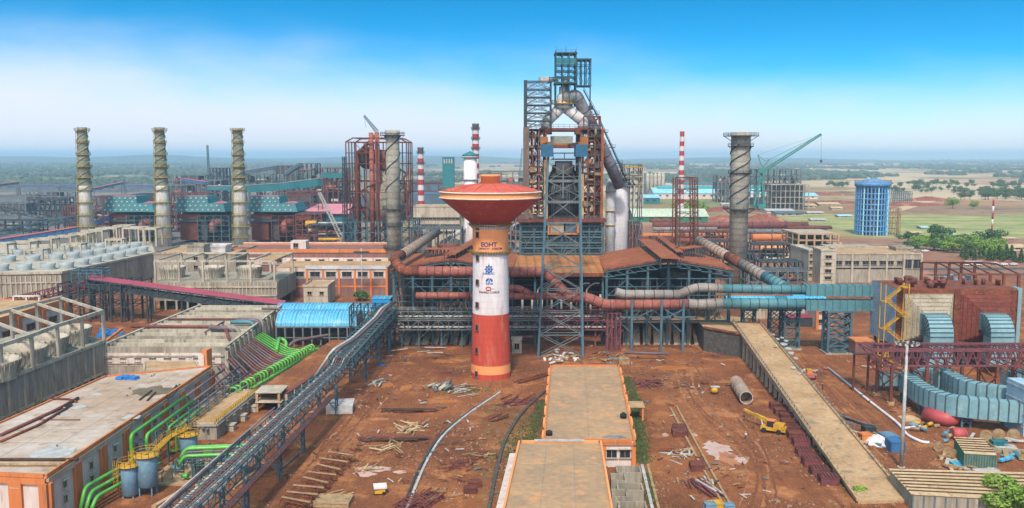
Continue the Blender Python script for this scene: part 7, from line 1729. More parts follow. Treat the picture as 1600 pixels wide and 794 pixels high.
gshed('white shed with pale cyan roof in the right middle distance',1241,1278,311,306,301,40,'whitewall','palecyan')
gshed('low white canteen like shed left of the blue ring tower',1198,1240,333,329,326,20,'whitewall','galv')
gshed('low grey shed by the red earth mound',1213,1256,338,333,330,20,'conc_light','slatesheet')
gshed('low pale site office with flat looking roof near the blue ring tower',1244,1275,325,321,318,20,'conc_light','creamsheet')
gshed('second low pale site office near the blue ring tower',1280,1312,322,319,316,20,'conc_light','creamsheet')
gshed('long low grey shed behind the lattice tower top',1040,1122,296,288,284,60,'conc_light','slatesheet')
gshed('low white fronted works hall behind the dust catcher',1028,1050,297,289,286,40,'whitewall','galv')
gshed('dull blue shed block right of the dust catcher in the distance',985,1026,303,287,280,60,'slatesheet','slatesheet')
gshed('tiny turquoise roofed hut beyond the roadside trees',1486,1506,375,372,369,10,'whitewall','palecyan')
gshed('tiny blue and white cabin in the green field',1458,1470,362,358,356,8,'whitewall','palecyan')
gshed('pale buff roofed hut among the trees at right',1563,1604,392,386,381,16,'whitewall','creamsheet')
for i,(a,b,yt,Yq)in enumerate(((1006,1030,270,1500),(1032,1040,272,1450))):
 pass
for i in range(5):c=V((X(1012+i*6,1500,20),1500,0));T=thing('silo','pale silo, %s from left in the row right of the dust catcher'%('first','second','third','fourth','fifth')[i],'silo',c,'row of distant pale silos');m=MB();m.lathe(c,[(3,0),(3,Z(273,1500)),(.5,Z(270,1500))],14);part('shell',m,M['conc_light'],T);m=MB();m.lathe(c,[(3,30),(3.4,30),(3.4,31),(3,31)],14,caps=(False,False));part('ring',m,M['galv'],T)
simple_block('grey_tower_block','pale grey tower block just right of the dust catcher',984,1006,262,1150,30,'conc_light',(3,5),z0=8,dz=9,win=(3,3),wmt='slatesheet')
plant('far open steel frame building under the green crane',1186,1252,265,1150,40,5,'greysteel',('hopper',.3),51,nx=7)
shell('far grey concrete frame building right of the green crane',1206,1264,289,1080,30,8,2,4,'conc')
plant('small far scaffolded plant left of the thick concrete chimney',1122,1146,275,1250,30,4,'greysteel',('hopper',.5),52)
plant('low maroon trestle stack beside the dust catcher foot',985,1003,350,470,18,4,'maroon',None,53,fill=10)
for i,(px,y,w,lab)in enumerate(((1150,337,16,'tiny white hut on the red earth left of the thick chimney'),(1205,326,20,'tiny grey hut behind the low grey shed'),(1225,320,14,'tiny pale hut right of the long pale shed'),(1262,335,24,'long low pale hut left of the blue ring tower foot'),(1300,328,16,'small pale hut just left of the blue ring tower'),(1310,340,20,'flat grey hut near the blue ring tower foot'),(1268,346,22,'flat pale hut above the buff frame building'),(1425,366,14,'small pale hut beyond the roadside grove'),(1475,369,16,'low cream hut beyond the roadside grove'),(1515,370,12,'tiny pale hut left of the striped mast foot'),(1570,375,18,'low cream hut right of the striped mast foot'),(1440,358,10,'tiny white hut at the green field edge'),(1128,322,24,'pale hut row behind the lattice tower'),(1180,345,12,'small grey hut by the red mound'))):
 gshed(lab,px,px+w,y,y-3,y-5,10,('whitewall','conc_light')[i%2],('galv','creamsheet','palecyan')[i%3])
 # earth mounds
mb_=MB();rr=random.Random(23)
for(px,py,L_,w,h)in((1190,350,60,30,9),(1140,330,120,30,5),(1230,318,90,40,5),(1300,318,120,20,4),(1420,322,120,14,5),(1450,314,90,14,6),(1280,305,160,40,5),(1130,345,40,16,5),(1345,398,40,10,2),(1200,392,40,14,2)):
 c=G(px,py);n=22;rs=[[c+V((L_/2*math.cos(6.283*i/n)*k*rr.uniform(.85,1.05),w/2*math.sin(6.283*i/n)*k*rr.uniform(.85,1.1),z*h*rr.uniform(.8,1.15)))for i in range(n)]for k,z in((1,0),(.6,.6),(.15,1))];mb_.rings(rs,n,False,True,True)
struct('earth_mounds',mb_,mat('red_earth_mound','#8a5442','#744034','#a57a5e',.03,.95,fine=.3),'stuff','heaps of reddish excavated earth across the right middle distance')
# horizontal pipe yard behind the right casthouse
rr=random.Random(19);kk=0
for(y,xa,xb_,r,mt,lab)in((352,1020,1262,3.0,'brownpipe','longest thick brown pipeline across the right middle distance'),(358,1020,1120,1.6,'greypipe','grey pipeline beneath the longest brown one'),(362,1150,1290,1.8,'greysteel','grey pipeline right of the thick chimney'),(368,1000,1140,1.8,'orange','orange brown pipeline behind the lattice tower foot'),(371,1175,1235,2.6,'orange','short fat orange pipe right of the thick chimney'),(376,985,1150,1.6,'rust','rusty pipeline behind the roof monitors'),(380,1180,1260,1.6,'rust','rusty pipeline above the sandy pad'),(384,1090,1150,2.2,'orange','orange pipe stub left of the thick chimney'),(374,930,1000,1.5,'yellow','yellow pipeline right behind the dust catcher'),(388,1185,1230,1.8,'peach','peach coloured pipe near the sandy pad'),(356,1230,1300,1.3,'maroon','thin maroon pipeline beside the buff frame building'),(345,1015,1060,1.6,'rust','rusty pipe before the green walled shed')):
 g=G(xa,y+12);Yq=g.y;a,b=A(xa,y,Yq),A(xb_,y,Yq);T=thing('pipe_line',lab,'pipeline',(a.x,Yq,0));m,bd=banded_tube([a,b],r,10,14,1.1,.6);part('pipe',m,M[mt],T);part('flange',bd,M['darksteel'],T)
 m=MB();n=max(2,int((b.x-a.x)/14))
 for k in range(n):x=lerp(a.x,b.x,(k+.5)/n);m.bar((x,Yq,0),(x,Yq,a.z),.6);m.bar((x-3,Yq+2,0),(x-3,Yq+2,a.z+1),.5)
 m.bar((a.x,Yq+2,a.z+1.4),(b.x,Yq+2,a.z+1.4),.5);part('trestle',m,M['maroon'],T)
for i,(a,b,yt,Yq,mt)in enumerate(((1020,1056,372,560,'maroon'),(1096,1140,378,560,'darksteel'),(1178,1235,382,545,'darksteel'),(1240,1262,372,600,'maroon'),(1070,1150,362,640,'maroon'),(1180,1260,366,650,'maroon'),(1120,1180,398,470,'darksteel'),(1190,1255,410,450,'darksteel'),(1170,1262,424,420,'greysteel'))):
 plant(['maroon pipe deck left of the lattice tower','dark pipe deck between lattice tower and thick chimney','dark pipe deck right of the thick chimney','maroon pipe deck beside the buff frame building','long maroon pipe deck farther behind the lattice tower','long maroon pipe deck farther behind the thick chimney','low dark deck just right of the rusty casthouse roof','low dark deck under the sandy pad','grey open deck above the upper teal duct'][i],a,b,yt,Yq,14,2,mt,None,80+i,nx=6,fill=14,name='pipe_deck')
m=MB();c=G(1228,404);m.lathe(c,[(17,0),(17,3.4),(15.5,3.4),(15.5,2.6),(.05,2.8)],40);solo('round_pad',m,M['creamsheet'],'round sandy coloured concrete basin between chimney and buff building','basin')
g=G(1038,392);T=thing('white_dish','white round vessel lying behind the roof monitors','vessel',g);m=MB();a=A(1043,388,g.y);m.tube([a+V((-6,0,0)),a],3,16);part('shell',m,M['white'],T);m=MB();m.tube([a,a+V((.6,0,0))],2.2,16);m.bar((a.x-3,a.y,0),(a.x-3,a.y,a.z),1);part('flange',m,M['greysteel'],T)
# dark pipe clutter just behind left roof
plant('pipe deck between the rusty tower and the left casthouse roof',640,720,358,470,20,2,'greysteel',None,95,nx=6,fill=22,name='pipe_deck')
for i,(p0,p1,r,mt,Yq,lab)in enumerate((((640,392),(682,362),1.6,'redpipe',480,'red sloping pipe above the fat ribbed duct'),((644,378),(672,356),1.2,'galv',520,'pale sloping pipe left of the ribbed duct'),((690,380),(745,345),1.2,'galv',480,'pale sloping pipe behind the water tower'),((652,372),(690,352),1.0,'conc_warm',540,'buff sloping pipe behind the left casthouse'))):
 T=thing('pipe_line',lab,'pipe',A(*p0,Yq));m=MB();m.tube([A(*p0,Yq),A(*p1,Yq+60)],r,8);part('pipe',m,M[mt],T);m=MB()
 for t_ in(.2,.8):q=A(*p0,Yq).lerp(A(*p1,Yq+60),t_);m.bar((q.x,q.y,0),q,.5)
 part('post',m,M['darksteel'],T)
 # ============================================================ yard clutter
def lay(name,a,b,w,h,mt,label,cat,group=None,z=0,tube=False):
 m=MB();a,b=V(a),V(b);o=V((0,0,z+(h/2 if not tube else w/2)))
 if tube:m.tube([a+o,b+o],w/2,9)
 else:m.bar(a+o,b+o,w,h)
 return solo(name,m,M[mt],label,cat,group)
def pile(px,py,n,L,sp,w,mts,label,name,cat,seed,ang=None,tube=False,spread=.4):
 rr=random.Random(seed);c=G(px,py);grp=cat+'s in loose piles on the red ground'
 for i in range(n):
  a=(ang if ang is not None else rr.uniform(0,3.14))+rr.gauss(0,spread);d=V((math.cos(a),math.sin(a),0))*L*rr.uniform(.6,1.1)/2;p=c+V((rr.gauss(0,sp),rr.gauss(0,sp*1.3),0));ww=w*rr.uniform(.7,1.3)
  lay(name,p-d,p+d+V((0,0,rr.uniform(0,.3))),ww,ww*(.5 if not tube else 1),rr.choice(mts),label,cat,grp,(i%4)*.16,tube)
W_,DK,RD,GP=('wood','creamsheet'),('darkwood','brownpipe'),('maroon','purplesteel','brownpipe'),('galv','conc_light','greysteel')
pile(640,643,9,13,.7,.45,DK,'long dark timber in the stack below and left of the red tower','timber_beam','beam',1,0,spread=.03)
pile(618,688,8,15,.6,.45,DK,'long dark timber in the lower stack left of the curved track','timber_beam','beam',2,-.05,spread=.03)
pile(640,671,26,4,1.7,.35,W_,'pale short plank in the heap between the dark timber stacks','wooden_plank','plank',3)
pile(612,702,16,4.5,2,.3,W_,'pale plank in the loose heap beside the rebar bundle','wooden_plank','plank',4)
pile(572,735,7,4,1.2,.3,W_,'plank by the pale dried puddle','wooden_plank','plank',5)
pile(690,606,12,4,2.1,.8,GP,'grey tube section strewn left of the red tower base','steel_pipe','pipe',6,1.3,True)
pile(722,610,22,5,1.9,.3,('wood','galv','darkwood'),'bent pole in the tangle at the foot of the red tower','bent_pole','pole',7,.3)
pile(810,628,20,6,2,.4,RD+('rust',),'maroon steel bar in the pile right of the curved tracks','steel_bar','steel bar',8,.6)
pile(775,655,6,7,.8,.4,('rust','darkwood'),'rusty rail beside the grass bank','steel_rail','rail',9,.8,spread=.06)
pile(835,592,5,17,.8,.5,('maroon','rust'),'long maroon girder lying before the longer office block','steel_girder','girder',10,.75,spread=.03)
pile(715,728,22,4,1.6,.25,('rust','brownpipe','maroon'),'rusty bar in the heap beside the ditch','steel_bar','steel bar',11)
pile(745,715,14,3.5,1.4,.25,('rust','wood'),'thin rusty strip in the upper heap beside the ditch','steel_strip','steel strip',12)
pile(665,778,22,5,1.6,.3,('brownpipe','wood','rust'),'brown bar in the frame heap at the bottom edge','steel_bar','steel bar',13,1)
pile(520,782,10,6,1.4,.35,W_,'pale board by the plywood stack at the bottom edge','wooden_plank','plank',14,.3)
pile(590,600,9,5,1.6,.4,GP,'grey bar lying behind the white sheet block','steel_bar','steel bar',15,.9)
pile(650,545,9,7,4,.35,GP,'grey bar lying near the left casthouse columns','steel_bar','steel bar',16,0,spread=.2)
pile(700,552,8,8,5,.35,DK,'dark bar lying before the left casthouse','steel_bar','steel bar',17,0,spread=.3)
pile(1012,600,26,4.5,2.4,.5,RD,'maroon plate strip in the scrap heap right of the office block','steel_strip','steel strip',18)
pile(1062,710,24,4,1.5,.3,('wood','galv','rust'),'bar in the scrap heap left of the long timbers','steel_bar','steel bar',19)
pile(1108,765,14,7,1,.35,('purplesteel','brownpipe','galv'),'plum bar in the lower stack by the long timbers','steel_bar','steel bar',20,1.9,spread=.1)
pile(1083,758,9,5,.8,.35,RD,'maroon bar near the lower edge by the timbers','steel_bar','steel bar',21,1.7,spread=.1)
pile(1120,548,14,4,3,.35,RD+('wood',),'bar scattered before the stone wall','steel_bar','steel bar',22)
pile(1370,690,16,3,2,.5,('galv','tankblue','wood'),'bright strip in the clutter along the ramp','metal_strip','strip',23,2.2,spread=.3)
pile(1335,662,8,9,1,.4,('greysteel','brownpipe'),'long bar leaning beside the ramp kerb','steel_bar','steel bar',24,2,spread=.06)
pile(1565,705,26,4,4,.7,('bluesheet','galv','tealsheet','wood'),'coloured sheet strip dumped near the right edge','metal_strip','strip',25)
pile(1500,735,14,4,2.4,.6,('wood','galv','creamsheet'),'board leaning behind the long cream shed','board','board',26)
pile(1390,575,20,3,4,.4,('coralsheet','wood','galv'),'rubble strip left of the plum truss legs','rubble_strip','strip',27)
pile(1260,582,18,3,2.6,.5,('galv','coralsheet','whitewall'),'pale rubble strip on the track right of the ramp','rubble_strip','strip',28)
pile(875,560,26,2.6,3,.7,('white','galv','wood'),'torn white sheet around the trestle feet','torn_sheet','sheet',29)
pile(950,560,18,3,3,.5,('tealpipe','wood','rust'),'teal scrap piece behind the longer office block','scrap_piece','scrap',30)
pile(1455,677,16,2,3,.9,('wood','black','tankblue','yellow'),'drum lying in the row before the salmon pipe','drum','drum',34,0,True)
for k,(px,py,w_)in enumerate(((640,620,9),(560,690,8),(720,690,8),(1060,600,11),(1140,660,12),(690,760,7),(1100,740,7),(1350,620,9),(600,560,10),(1000,560,9))):
 pile(px,py,26,1.8,w_,.3,('wood','galv','rust','darkwood','maroon','greysteel'),'small scrap piece scattered on the open ground %s'%('left of the red tower','beside the pipe rack','between curved beams and ditch','right of the offices','around the mobile crane','near the bottom left frames','near the long timbers','right of the ramp','under the left casthouse','before the right casthouse')[k],'scrap_piece','scrap',200+k)
 # long lying objects
def run(name,pts,w,h,mt,label,cat,tube=False,z=0):
 m=MB();P=[G(*p,z)for p in pts]
 P=bend(P,30,5)
 if tube:m.tube([p+V((0,0,w/2))for p in P],w/2,9)
 else:
  for a,b in zip(P,P[1:]):d=(b-a).normalized()*.05;m.bar(a+V((0,0,h/2)),b+d+V((0,0,h/2)),w,h)
 return solo(name,m,M[mt],label,cat)
run('rail_beam',[(782,614),(735,645),(690,682),(662,730),(635,800)],.5,.4,'galv','right of the two silver curved beams sweeping below the red tower','curved beam')
run('rail_beam',[(777,616),(730,646),(684,684),(655,732),(627,800)],.45,.35,'darksteel','left of the two silver curved beams sweeping below the red tower','curved beam')
run('kerb_bank',[(852,612),(815,645),(787,690),(775,740),(762,805)],.7,.5,'stone','weedy concrete kerb curving down between the curved beams and the offices','kerb')
run('timber_rail',[(1047,638),(1085,710),(1135,800)],.45,.4,'wood','left of the long pale timbers in the right yard','timber')
run('timber_rail',[(1057,636),(1094,706),(1146,800)],.45,.4,'wood','right of the long pale timbers in the right yard','timber')
run('timber_rail',[(1012,728),(1030,800)],.5,.4,'wood','short pale timber beside the open concrete tanks','timber')
run('timber_rail',[(1003,728),(1020,800)],.6,.4,'galv','grey beam between the concrete tanks and the short timber','beam')
run('water_pipe',[(1293,576),(1370,638),(1405,665),(1418,683),(1440,693),(1452,694)],.7,.7,'white','long white pipeline lying on the red track right of the ramp','pipe',True)
run('water_pipe',[(1412,671),(1438,668)],.6,.6,'white','short white pipe end beside the long white pipeline','pipe',True)
run('water_pipe',[(975,553),(1043,555)],.9,.9,'mauvepipe','pale mauve pipe on trestles before the right casthouse','pipe',True,1.6)
run('timber_rail',[(365,765),(420,722),(446,700)],.5,.4,'wood','brown wooden pole on the ground under the pipe rack','pole')
run('steel_pipe',[(440,733),(467,711)],.5,.5,'greysteel','pair of grey tubes beside the pipe rack leg','pipe',True)
run('timber_rail',[(240,794),(300,760),(330,735)],.9,.5,'conc_warm','muddy kerb left of the pipe rack at the bottom','kerb')
run('road_kerb',[(1515,703),(1640,712)],1.2,.8,'conc','grey concrete kerb behind the green shed','kerb')
# puddles
M['water']=mat('milky_puddle','#c9a897','#b98e72',None,.4,.12,fine=.05,spec=.8)
M['mud']=mat('orange_mud_water','#b8763f','#a5602f',None,.3,.2,fine=.08,spec=.6)
rr=random.Random(44);PZ=0
for(px,py,w,h,mt)in((1120,700,3.6,5.5,'water'),(1128,712,3,4,'water'),(1139,716,2.6,5,'mud'),(1158,719,1.6,2.4,'water'),(1135,648,3.4,2.6,'mud'),(585,733,4.6,2,'water'),(570,741,2.6,1.6,'water'),(625,738,1.6,1,'water'),(607,602,2.2,3.4,'mud'),(633,606,2,3.6,'mud'),(700,627,4,1.4,'mud'),(700,565,5,2,'mud'),(1045,575,7,2.6,'mud'),(1040,680,1,1.6,'water'),(590,655,3,1.3,'mud'),(1085,680,.8,1.2,'water')):
 c=G(px,py);n=18;m=MB();m.poly([(c.x+w*math.cos(6.283*i/n)*rr.uniform(.55,1.15),c.y+h*math.sin(6.283*i/n)*rr.uniform(.6,1.15))for i in range(n)],.004,.012+PZ*.005);PZ+=1
 struct('puddle',m,M[mt],'structure','shallow puddle on the red ground')
 # rusty scaffold trusses lying in a diagonal stack
T0=None
for k in range(8):
 t_=k/7;c=G(lerp(533,462,t_),lerp(722,796,t_))
 if T0 is None:
  T0=thing('scaffold_truss','','scaffold truss',c,'rusty frames lying in a diagonal row');m=MB();truss(m,c+V((-2.6,1.4,.1)),c+V((2.4,-.6,.1)),2.4,1.5,4,.16);part('frame',m,M['rust'],T0);m=MB();m.bar(c+V((-3,1.4,1.8)),c+V((3,-.8,1.8)),.5,.15);part('plank',m,M['wood'],T0);o=T0
 else:o=copy_thing(T0,c,rz=rr.uniform(-.2,.2))
 o['label']=['rusty lattice frame at the far end of the diagonal row','second rusty lattice frame from the far end of the row','third rusty lattice frame from the far end of the row','fourth rusty lattice frame from the far end of the row','fifth rusty lattice frame, middle of the diagonal row','third rusty lattice frame from the bottom edge','second rusty lattice frame from the bottom edge','rusty lattice frame at the bottom edge end of the row'][k]
for k,(px,py)in enumerate(((668,786),(640,790))):
 c=G(px,py);T=thing('rusty_cradle',['rusty ladder like cradle right of the curved beams','rusty ladder like cradle touching the curved beams'][k],'cradle',c);m=MB();truss(m,c+V((-1.5,-3,.1)),c+V((1.5,3,.1)),3,.8,5,.2);part('frame',m,M['brownpipe'],T)
 # boxes and crates
def crate(px,py,w,d,h,mt,label,rz=0,ribs=0,name='steel_box',cat='steel box',group=None):
 c=G(px,py);T=thing(name,label,cat,c,group);ex=rect(c,w,d,rz);m=MB()
 m.poly([(p.x,p.y)for p in ex],.05,h);part('body',m,M[mt],T);m=MB()
 for i in range(4):a,b=ex[i],ex[(i+1)%4];m.bar(V((a.x,a.y,h)),V((b.x,b.y,h)),.2,.25);m.bar(V((a.x,a.y,.1)),V((b.x,b.y,.1)),.2,.25);m.bar(V((a.x,a.y,0)),V((a.x,a.y,h)),.2)
 for k in range(ribs):a=ex[0].lerp(ex[1],(k+.5)/ribs);b=ex[3].lerp(ex[2],(k+.5)/ribs);m.bar(V((a.x,a.y,h+.1)),V((b.x,b.y,h+.1)),.22,.3)
 part('edge_frame',m,M['maroon']if ribs else M[mt],T);return T
o_=('farthest','second','third','fourth','fifth','sixth','seventh','eighth','ninth','tenth','nearest')
for k,(px,py)in enumerate(((1214,636),(1221,645),(1230,653),(1232,663),(1238,672),(1243,682),(1251,693),(1257,709),(1267,724),(1280,739),(1294,752))):
 crate(px,py+3,3.4,2.6,1.5,'maroon' if k<6 else 'purplesteel','%s %s maroon crate in the row along the left foot of the ramp'%(o_[k],'plain' if k<6 else 'ribbed'),ROT,0 if k in(0,1,2,5)else 5,'steel_crate','crate','maroon crates along the ramp')
for(px,py,w,d,h,mt,lab)in((1062,680,3.4,3.4,1.3,'maroon','wide maroon steel hatch box beside the long timbers'),(1062,671,3,2,1,'maroon','small maroon box behind the wide hatch box'),(1089,733,2.8,3,1.2,'maroon','maroon hexagonal looking box lower beside the long timbers'),(742,760,2.4,1.5,1.1,'maroon','upper of two dark maroon blocks beside the ditch'),(735,770,2.4,1.5,1.1,'maroon','lower of two dark maroon blocks beside the ditch'),(1102,600,1.8,2,.5,'rust','flat rusty box in the right yard centre'),(1117,795,2.6,1.8,1.2,'yellow','dull yellow box at the bottom of the right yard'),(1109,797,1.8,1.6,1.3,'tankblue','blue drum like box at the bottom of the right yard'),(1138,797,1.8,1.4,1.1,'tankblue','small blue box at the bottom beside the timbers'),(697,583,3,2,.3,'maroon','maroon flat plate lying left of the red tower'),(522,786,6.4,4.4,.8,'wood','pale plywood stack at the bottom left centre'),(815,583,2,2,3.4,'conc_light','small pale concrete hut just right of the red tower shaft')if 0 else(1352,688,2.6,2,1.6,'orange','orange machine cover beside the ramp'),(1357,676,2.6,2,1.5,'darksteel','dark generator box with yellow lamp beside the ramp'),(1398,703,3,3.4,2.2,'bluestrip','blue covered box beside the tall light mast'),(1387,690,3,3,1.8,'tankblue','grey blue sheeted box near the white tarpaulin'),(975,568,3,2.4,1.6,'wood','open wooden box behind the office block'),(1420,655,4,3.4,.3,'creamsheet','cream board roof piece lying by the light mast'),(1560,697,3,2,1.2,'tealsheet','teal crate near the right edge clutter'),(1540,745,5,1.6,1.4,'galv','grey ribbed container behind the long cream shed'),(1497,727,2.4,2.6,.4,'bluesheet','bright blue sheet behind the long cream shed')):
 crate(px,py,w,d,h,mt,lab,ROT+(.2 if px%3 else 0))
 # white sheet block, plus small concrete hut right of the tower
T=thing('sheet_block','big white sheet covered block under the pipe rack','covered block',G(535,640));c=G(532,641);m=MB();R4=rect(c,6.6,6.8,.1);m.poly([(p.x,p.y)for p in R4],0,1.9);part('body',m,M['galv'],T)
m=MB()
for k in range(5):a=R4[0].lerp(R4[1],k/4);b=R4[3].lerp(R4[2],k/4);m.bar(V((a.x,a.y,1.95)),V((b.x,b.y,1.95)),.12,.1);a=R4[0].lerp(R4[3],k/4);b=R4[1].lerp(R4[2],k/4);m.bar(V((a.x,a.y,2.0)),V((b.x,b.y,2.0)),.12,.1)
part('batten',m,M['white'],T)
T,*_=simple_block('site_hut','small pale concrete hut with dark doorway right of the red tower shaft',800,815,531,289,4,'conc_light',(1,1),z0=2.4,win=(1.6,2),wmt='void',parap=0)
# fat pipe section and mobile crane
T=thing('pipe_section','large dusty ribbed pipe section lying left of the ramp','pipe section',G(1160,625));a,b=G(1150,606),G(1166,632);m=MB();r=1.75
d=(b-a).normalized();a+=V((0,0,r));b+=V((0,0,r));m.tube([a,b],r,22,caps=False);m.tube([b,a],r*.94,22,caps=False);part('shell',m,M['ribpipe'],T)
for k in range(5):q=a.lerp(b,(k+.2)/4.4);m=MB();m.tube([q-d*.12,q+d*.12],r*1.05,22);part('band',m,M['conc_warm'],T)if k<4 else None
m=MB();q=b;rs=[[q+(V((d.y,-d.x,0))*math.cos(6.283*i/22)+V((0,0,1))*math.sin(6.283*i/22))*rr_ for i in range(22)]for rr_ in(r,r*.9)];m.rings(rs,22,False,False,False);part('rim',m,M['galv'],T)
g=G(1207,676);T=thing('mobile_crane','yellow mobile crane with boom pointing at the large pipe section','mobile crane',g);hd=V((-.86,.5,0));sd=V((.5,.86,0));up=V((0,0,1));AX=(hd,sd,up)
m=MB();m.box(g+up*1.1-hd*.2,(5.6,2.2,.8),AX);m.box(g+up*1.9-hd*1.6,(2.4,2.1,1.2),AX);part('chassis',m,M['yellow'],T)
m=MB();m.box(g+up*2.2+hd*.3+sd*-.2,(1.7,1.5,1.5),AX);part('cab_glass',m,M['glass'],T);m=MB();m.box(g+up*3.05+hd*.3+sd*-.2,(2,1.8,.2),AX);part('cab_roof',m,M['orange'],T)
m=MB();m.box(g+up*1.2-hd*2.8,(.8,2.2,1.0),AX);part('counterweight',m,M['yellow'],T)
for sx in(-1.7,1.8):
 for sy in(-1.05,1.05):q=g+hd*sx+sd*sy+up*.62;m=MB();m.tube([q-sd*.25,q+sd*.25],.62,14);part('wheel',m,M['black'],T)
b0,b1=g+up*2.4+hd*1.2+sd*.9,G(1163,640,3.0);m=MB();m.bar(b0-(b1-b0).normalized()*2,b0.lerp(b1,.55),.75,.8);part('boom_base',m,M['yellow'],T);m=MB();m.bar(b0.lerp(b1,.5),b1,.5,.55);part('boom_tip',m,M['yellow'],T)
m=MB();m.bar(b1,b1-up*1.6,.08);m.box(b1-up*1.7,(.4,.4,.4));part('hook',m,M['darksteel'],T)
m=MB();m.tube([g+up*1.6+hd*2.4,b0.lerp(b1,.3)-up*.3],.16,8);part('lift_ram',m,M['galv'],T)
T=thing('mortar_mixer','small yellow mixer with white hood in the right yard centre','mixer',G(1116,616));c=G(1116,616);m=MB();m.lathe(c,[(.6,.4),(1,.8),(1,1.6),(.6,2)],12);part('drum',m,M['yellow'],T);m=MB();m.box(c+V((.2,0,2.1)),(2.4,1.4,.15));part('hood',m,M['galv'],T)
T=thing('generator','small yellow generator under a white cover near the pale puddle','generator',G(594,771));c=G(594,772);m=MB();m.box(c+V((0,0,.8)),(2,1.4,1.0),.1);part('body',m,M['yellow'],T);m=MB();m.box(c+V((0,0,1.6)),(2.5,1.9,.5),.2);part('cover',m,M['white'],T)
for i,sx in enumerate((-1,1)):m=MB();q=c+V((sx*.8,-.7,.35));m.tube([q,q+V((0,.25,0))],.35,10);part('wheel',m,M['black'],T)
T=thing('loader','small red and yellow loader working on the track right of the ramp','loader',G(1264,592));c=G(1264,592);m=MB();m.box(c+V((0,0,1.2)),(2.2,3.6,1));part('body',m,M['coralsheet'],T);m=MB();m.box(c+V((.1,.6,2.2)),(1.5,1.4,1.2));part('cab',m,M['yellow'],T)
for sx in(-1,1):
 for sy in(-1.1,1.2):m=MB();q=c+V((sx*1.1,sy,.6));m.tube([q,q+V((.3*sx,0,0))],.6,12);part('wheel',m,M['black'],T)
 # salmon bent pipe
T=thing('bent_pipe','fat salmon bent pipe piece lying below the cyan ducts','bent pipe',G(1476,668));m=MB();P=[G(1447,657),G(1458,661),G(1478,667),G(1498,666),G(1510,660)];P=bend([P[0],P[2],P[4]],20,8);m.tube([p+V((0,0,1.75))for p in P],1.75,18);part('shell',m,M['coral'],T)
# cable drums
for k,(px,py,mt)in enumerate(((1497,686,'coral'),(1540,690,'wood'),(1560,688,'wood'),(1583,688,'darkwood'),(1466,705,'wood'),(1480,712,'wood'),(1492,716,'galv'))):
 c=G(px,py);r=1.3 if k<4 else .95;T=thing('cable_drum',['salmon tank trailer barrel beside the cable drums','first wooden cable drum under the cyan duct','second wooden cable drum under the cyan duct','dark cable drum at the far right of the row','small wooden drum left of the green shed','second small wooden drum left of the green shed','grey drum touching the green shed'][k],'cable drum',c)
 ax=V((.5,.86,0))if k else V((1,0,0));L_=1.0 if k else 3;q=c+V((0,0,r));m=MB();m.tube([q-ax*L_/2,q+ax*L_/2],r*(.6 if k else 1),16);part('core',m,M[mt],T)
 if k:
  for s_ in(-1,1):m=MB();p=q+ax*s_*L_/2;m.tube([p-ax*.08,p+ax*.08],r,18);part('flange',m,M['wood'],T)
T=thing('white_tarpaulin','crumpled white tarpaulin heap beside the ramp','tarpaulin',G(1370,690));c=G(1370,692);m=MB();n=14;rs=[[c+V((2.8*k*math.cos(6.283*i/n)*rr.uniform(.75,1.15),3.4*k*math.sin(6.283*i/n)*rr.uniform(.75,1.15),z*rr.uniform(.8,1.25)))for i in range(n)]for k,z in((1,.02),(.8,.9),(.4,1.5),(.1,1.7))];m.rings(rs,n,False,True,False);part('cloth',m,M['white'],T)
m=MB();c=G(597,571);m.box(c+V((0,0,.15)),(2.4,1.2,.3),-.3);solo('tarpaulin',m,M['tarpblue'],'small bright blue sheet lying right of the pipe rack','sheet')
# sheds in the lower right
def lean_shed(label,roof4,z,mt,wall,n):
 P=[G(*p,z)for p in roof4];T=thing('shed',label,'shed',(sum(P,V())/4)*1);T.location.z=0;T['org']=tuple(T.location);m=MB();m.slab(P[0],P[1],P[2]+V((0,0,.5)),P[3]+V((0,0,.5)),.12);part('roof',m,M[mt],T)
 m=MB()
 for k in range(1,n):a,b=P[0].lerp(P[3],k/n),P[1].lerp(P[2],k/n);dz=V((0,0,.5*k/n+.1));m.bar(a+dz,b+dz,.14,.22)
 part('sheet_lap',m,M['darkwood'],T);I=[p.lerp(sum(P,V())/4,.03)for p in P];m=MB();m.poly([(p.x,p.y)for p in I],0,z-.15);part('wall',m,M[wall],T)
 m=MB()
 for k in range(13):a=I[0].lerp(I[1],k/12);m.box((a.x,a.y-.06,z/2-.1),(.3,.12,z-.3))
 part('wall_post',m,M['greysteel'],T);return T
lean_shed('long cream sheet roofed shed at the lower right corner',[(1424,772),(1640,784),(1610,742),(1388,736)],3.2,'creamsheet','conc',8)
lean_shed('small green walled shed with pale slatted roof at right',[(1507,708),(1558,711),(1536,688),(1490,686)],3.4,'creamsheet','greenwall',7)
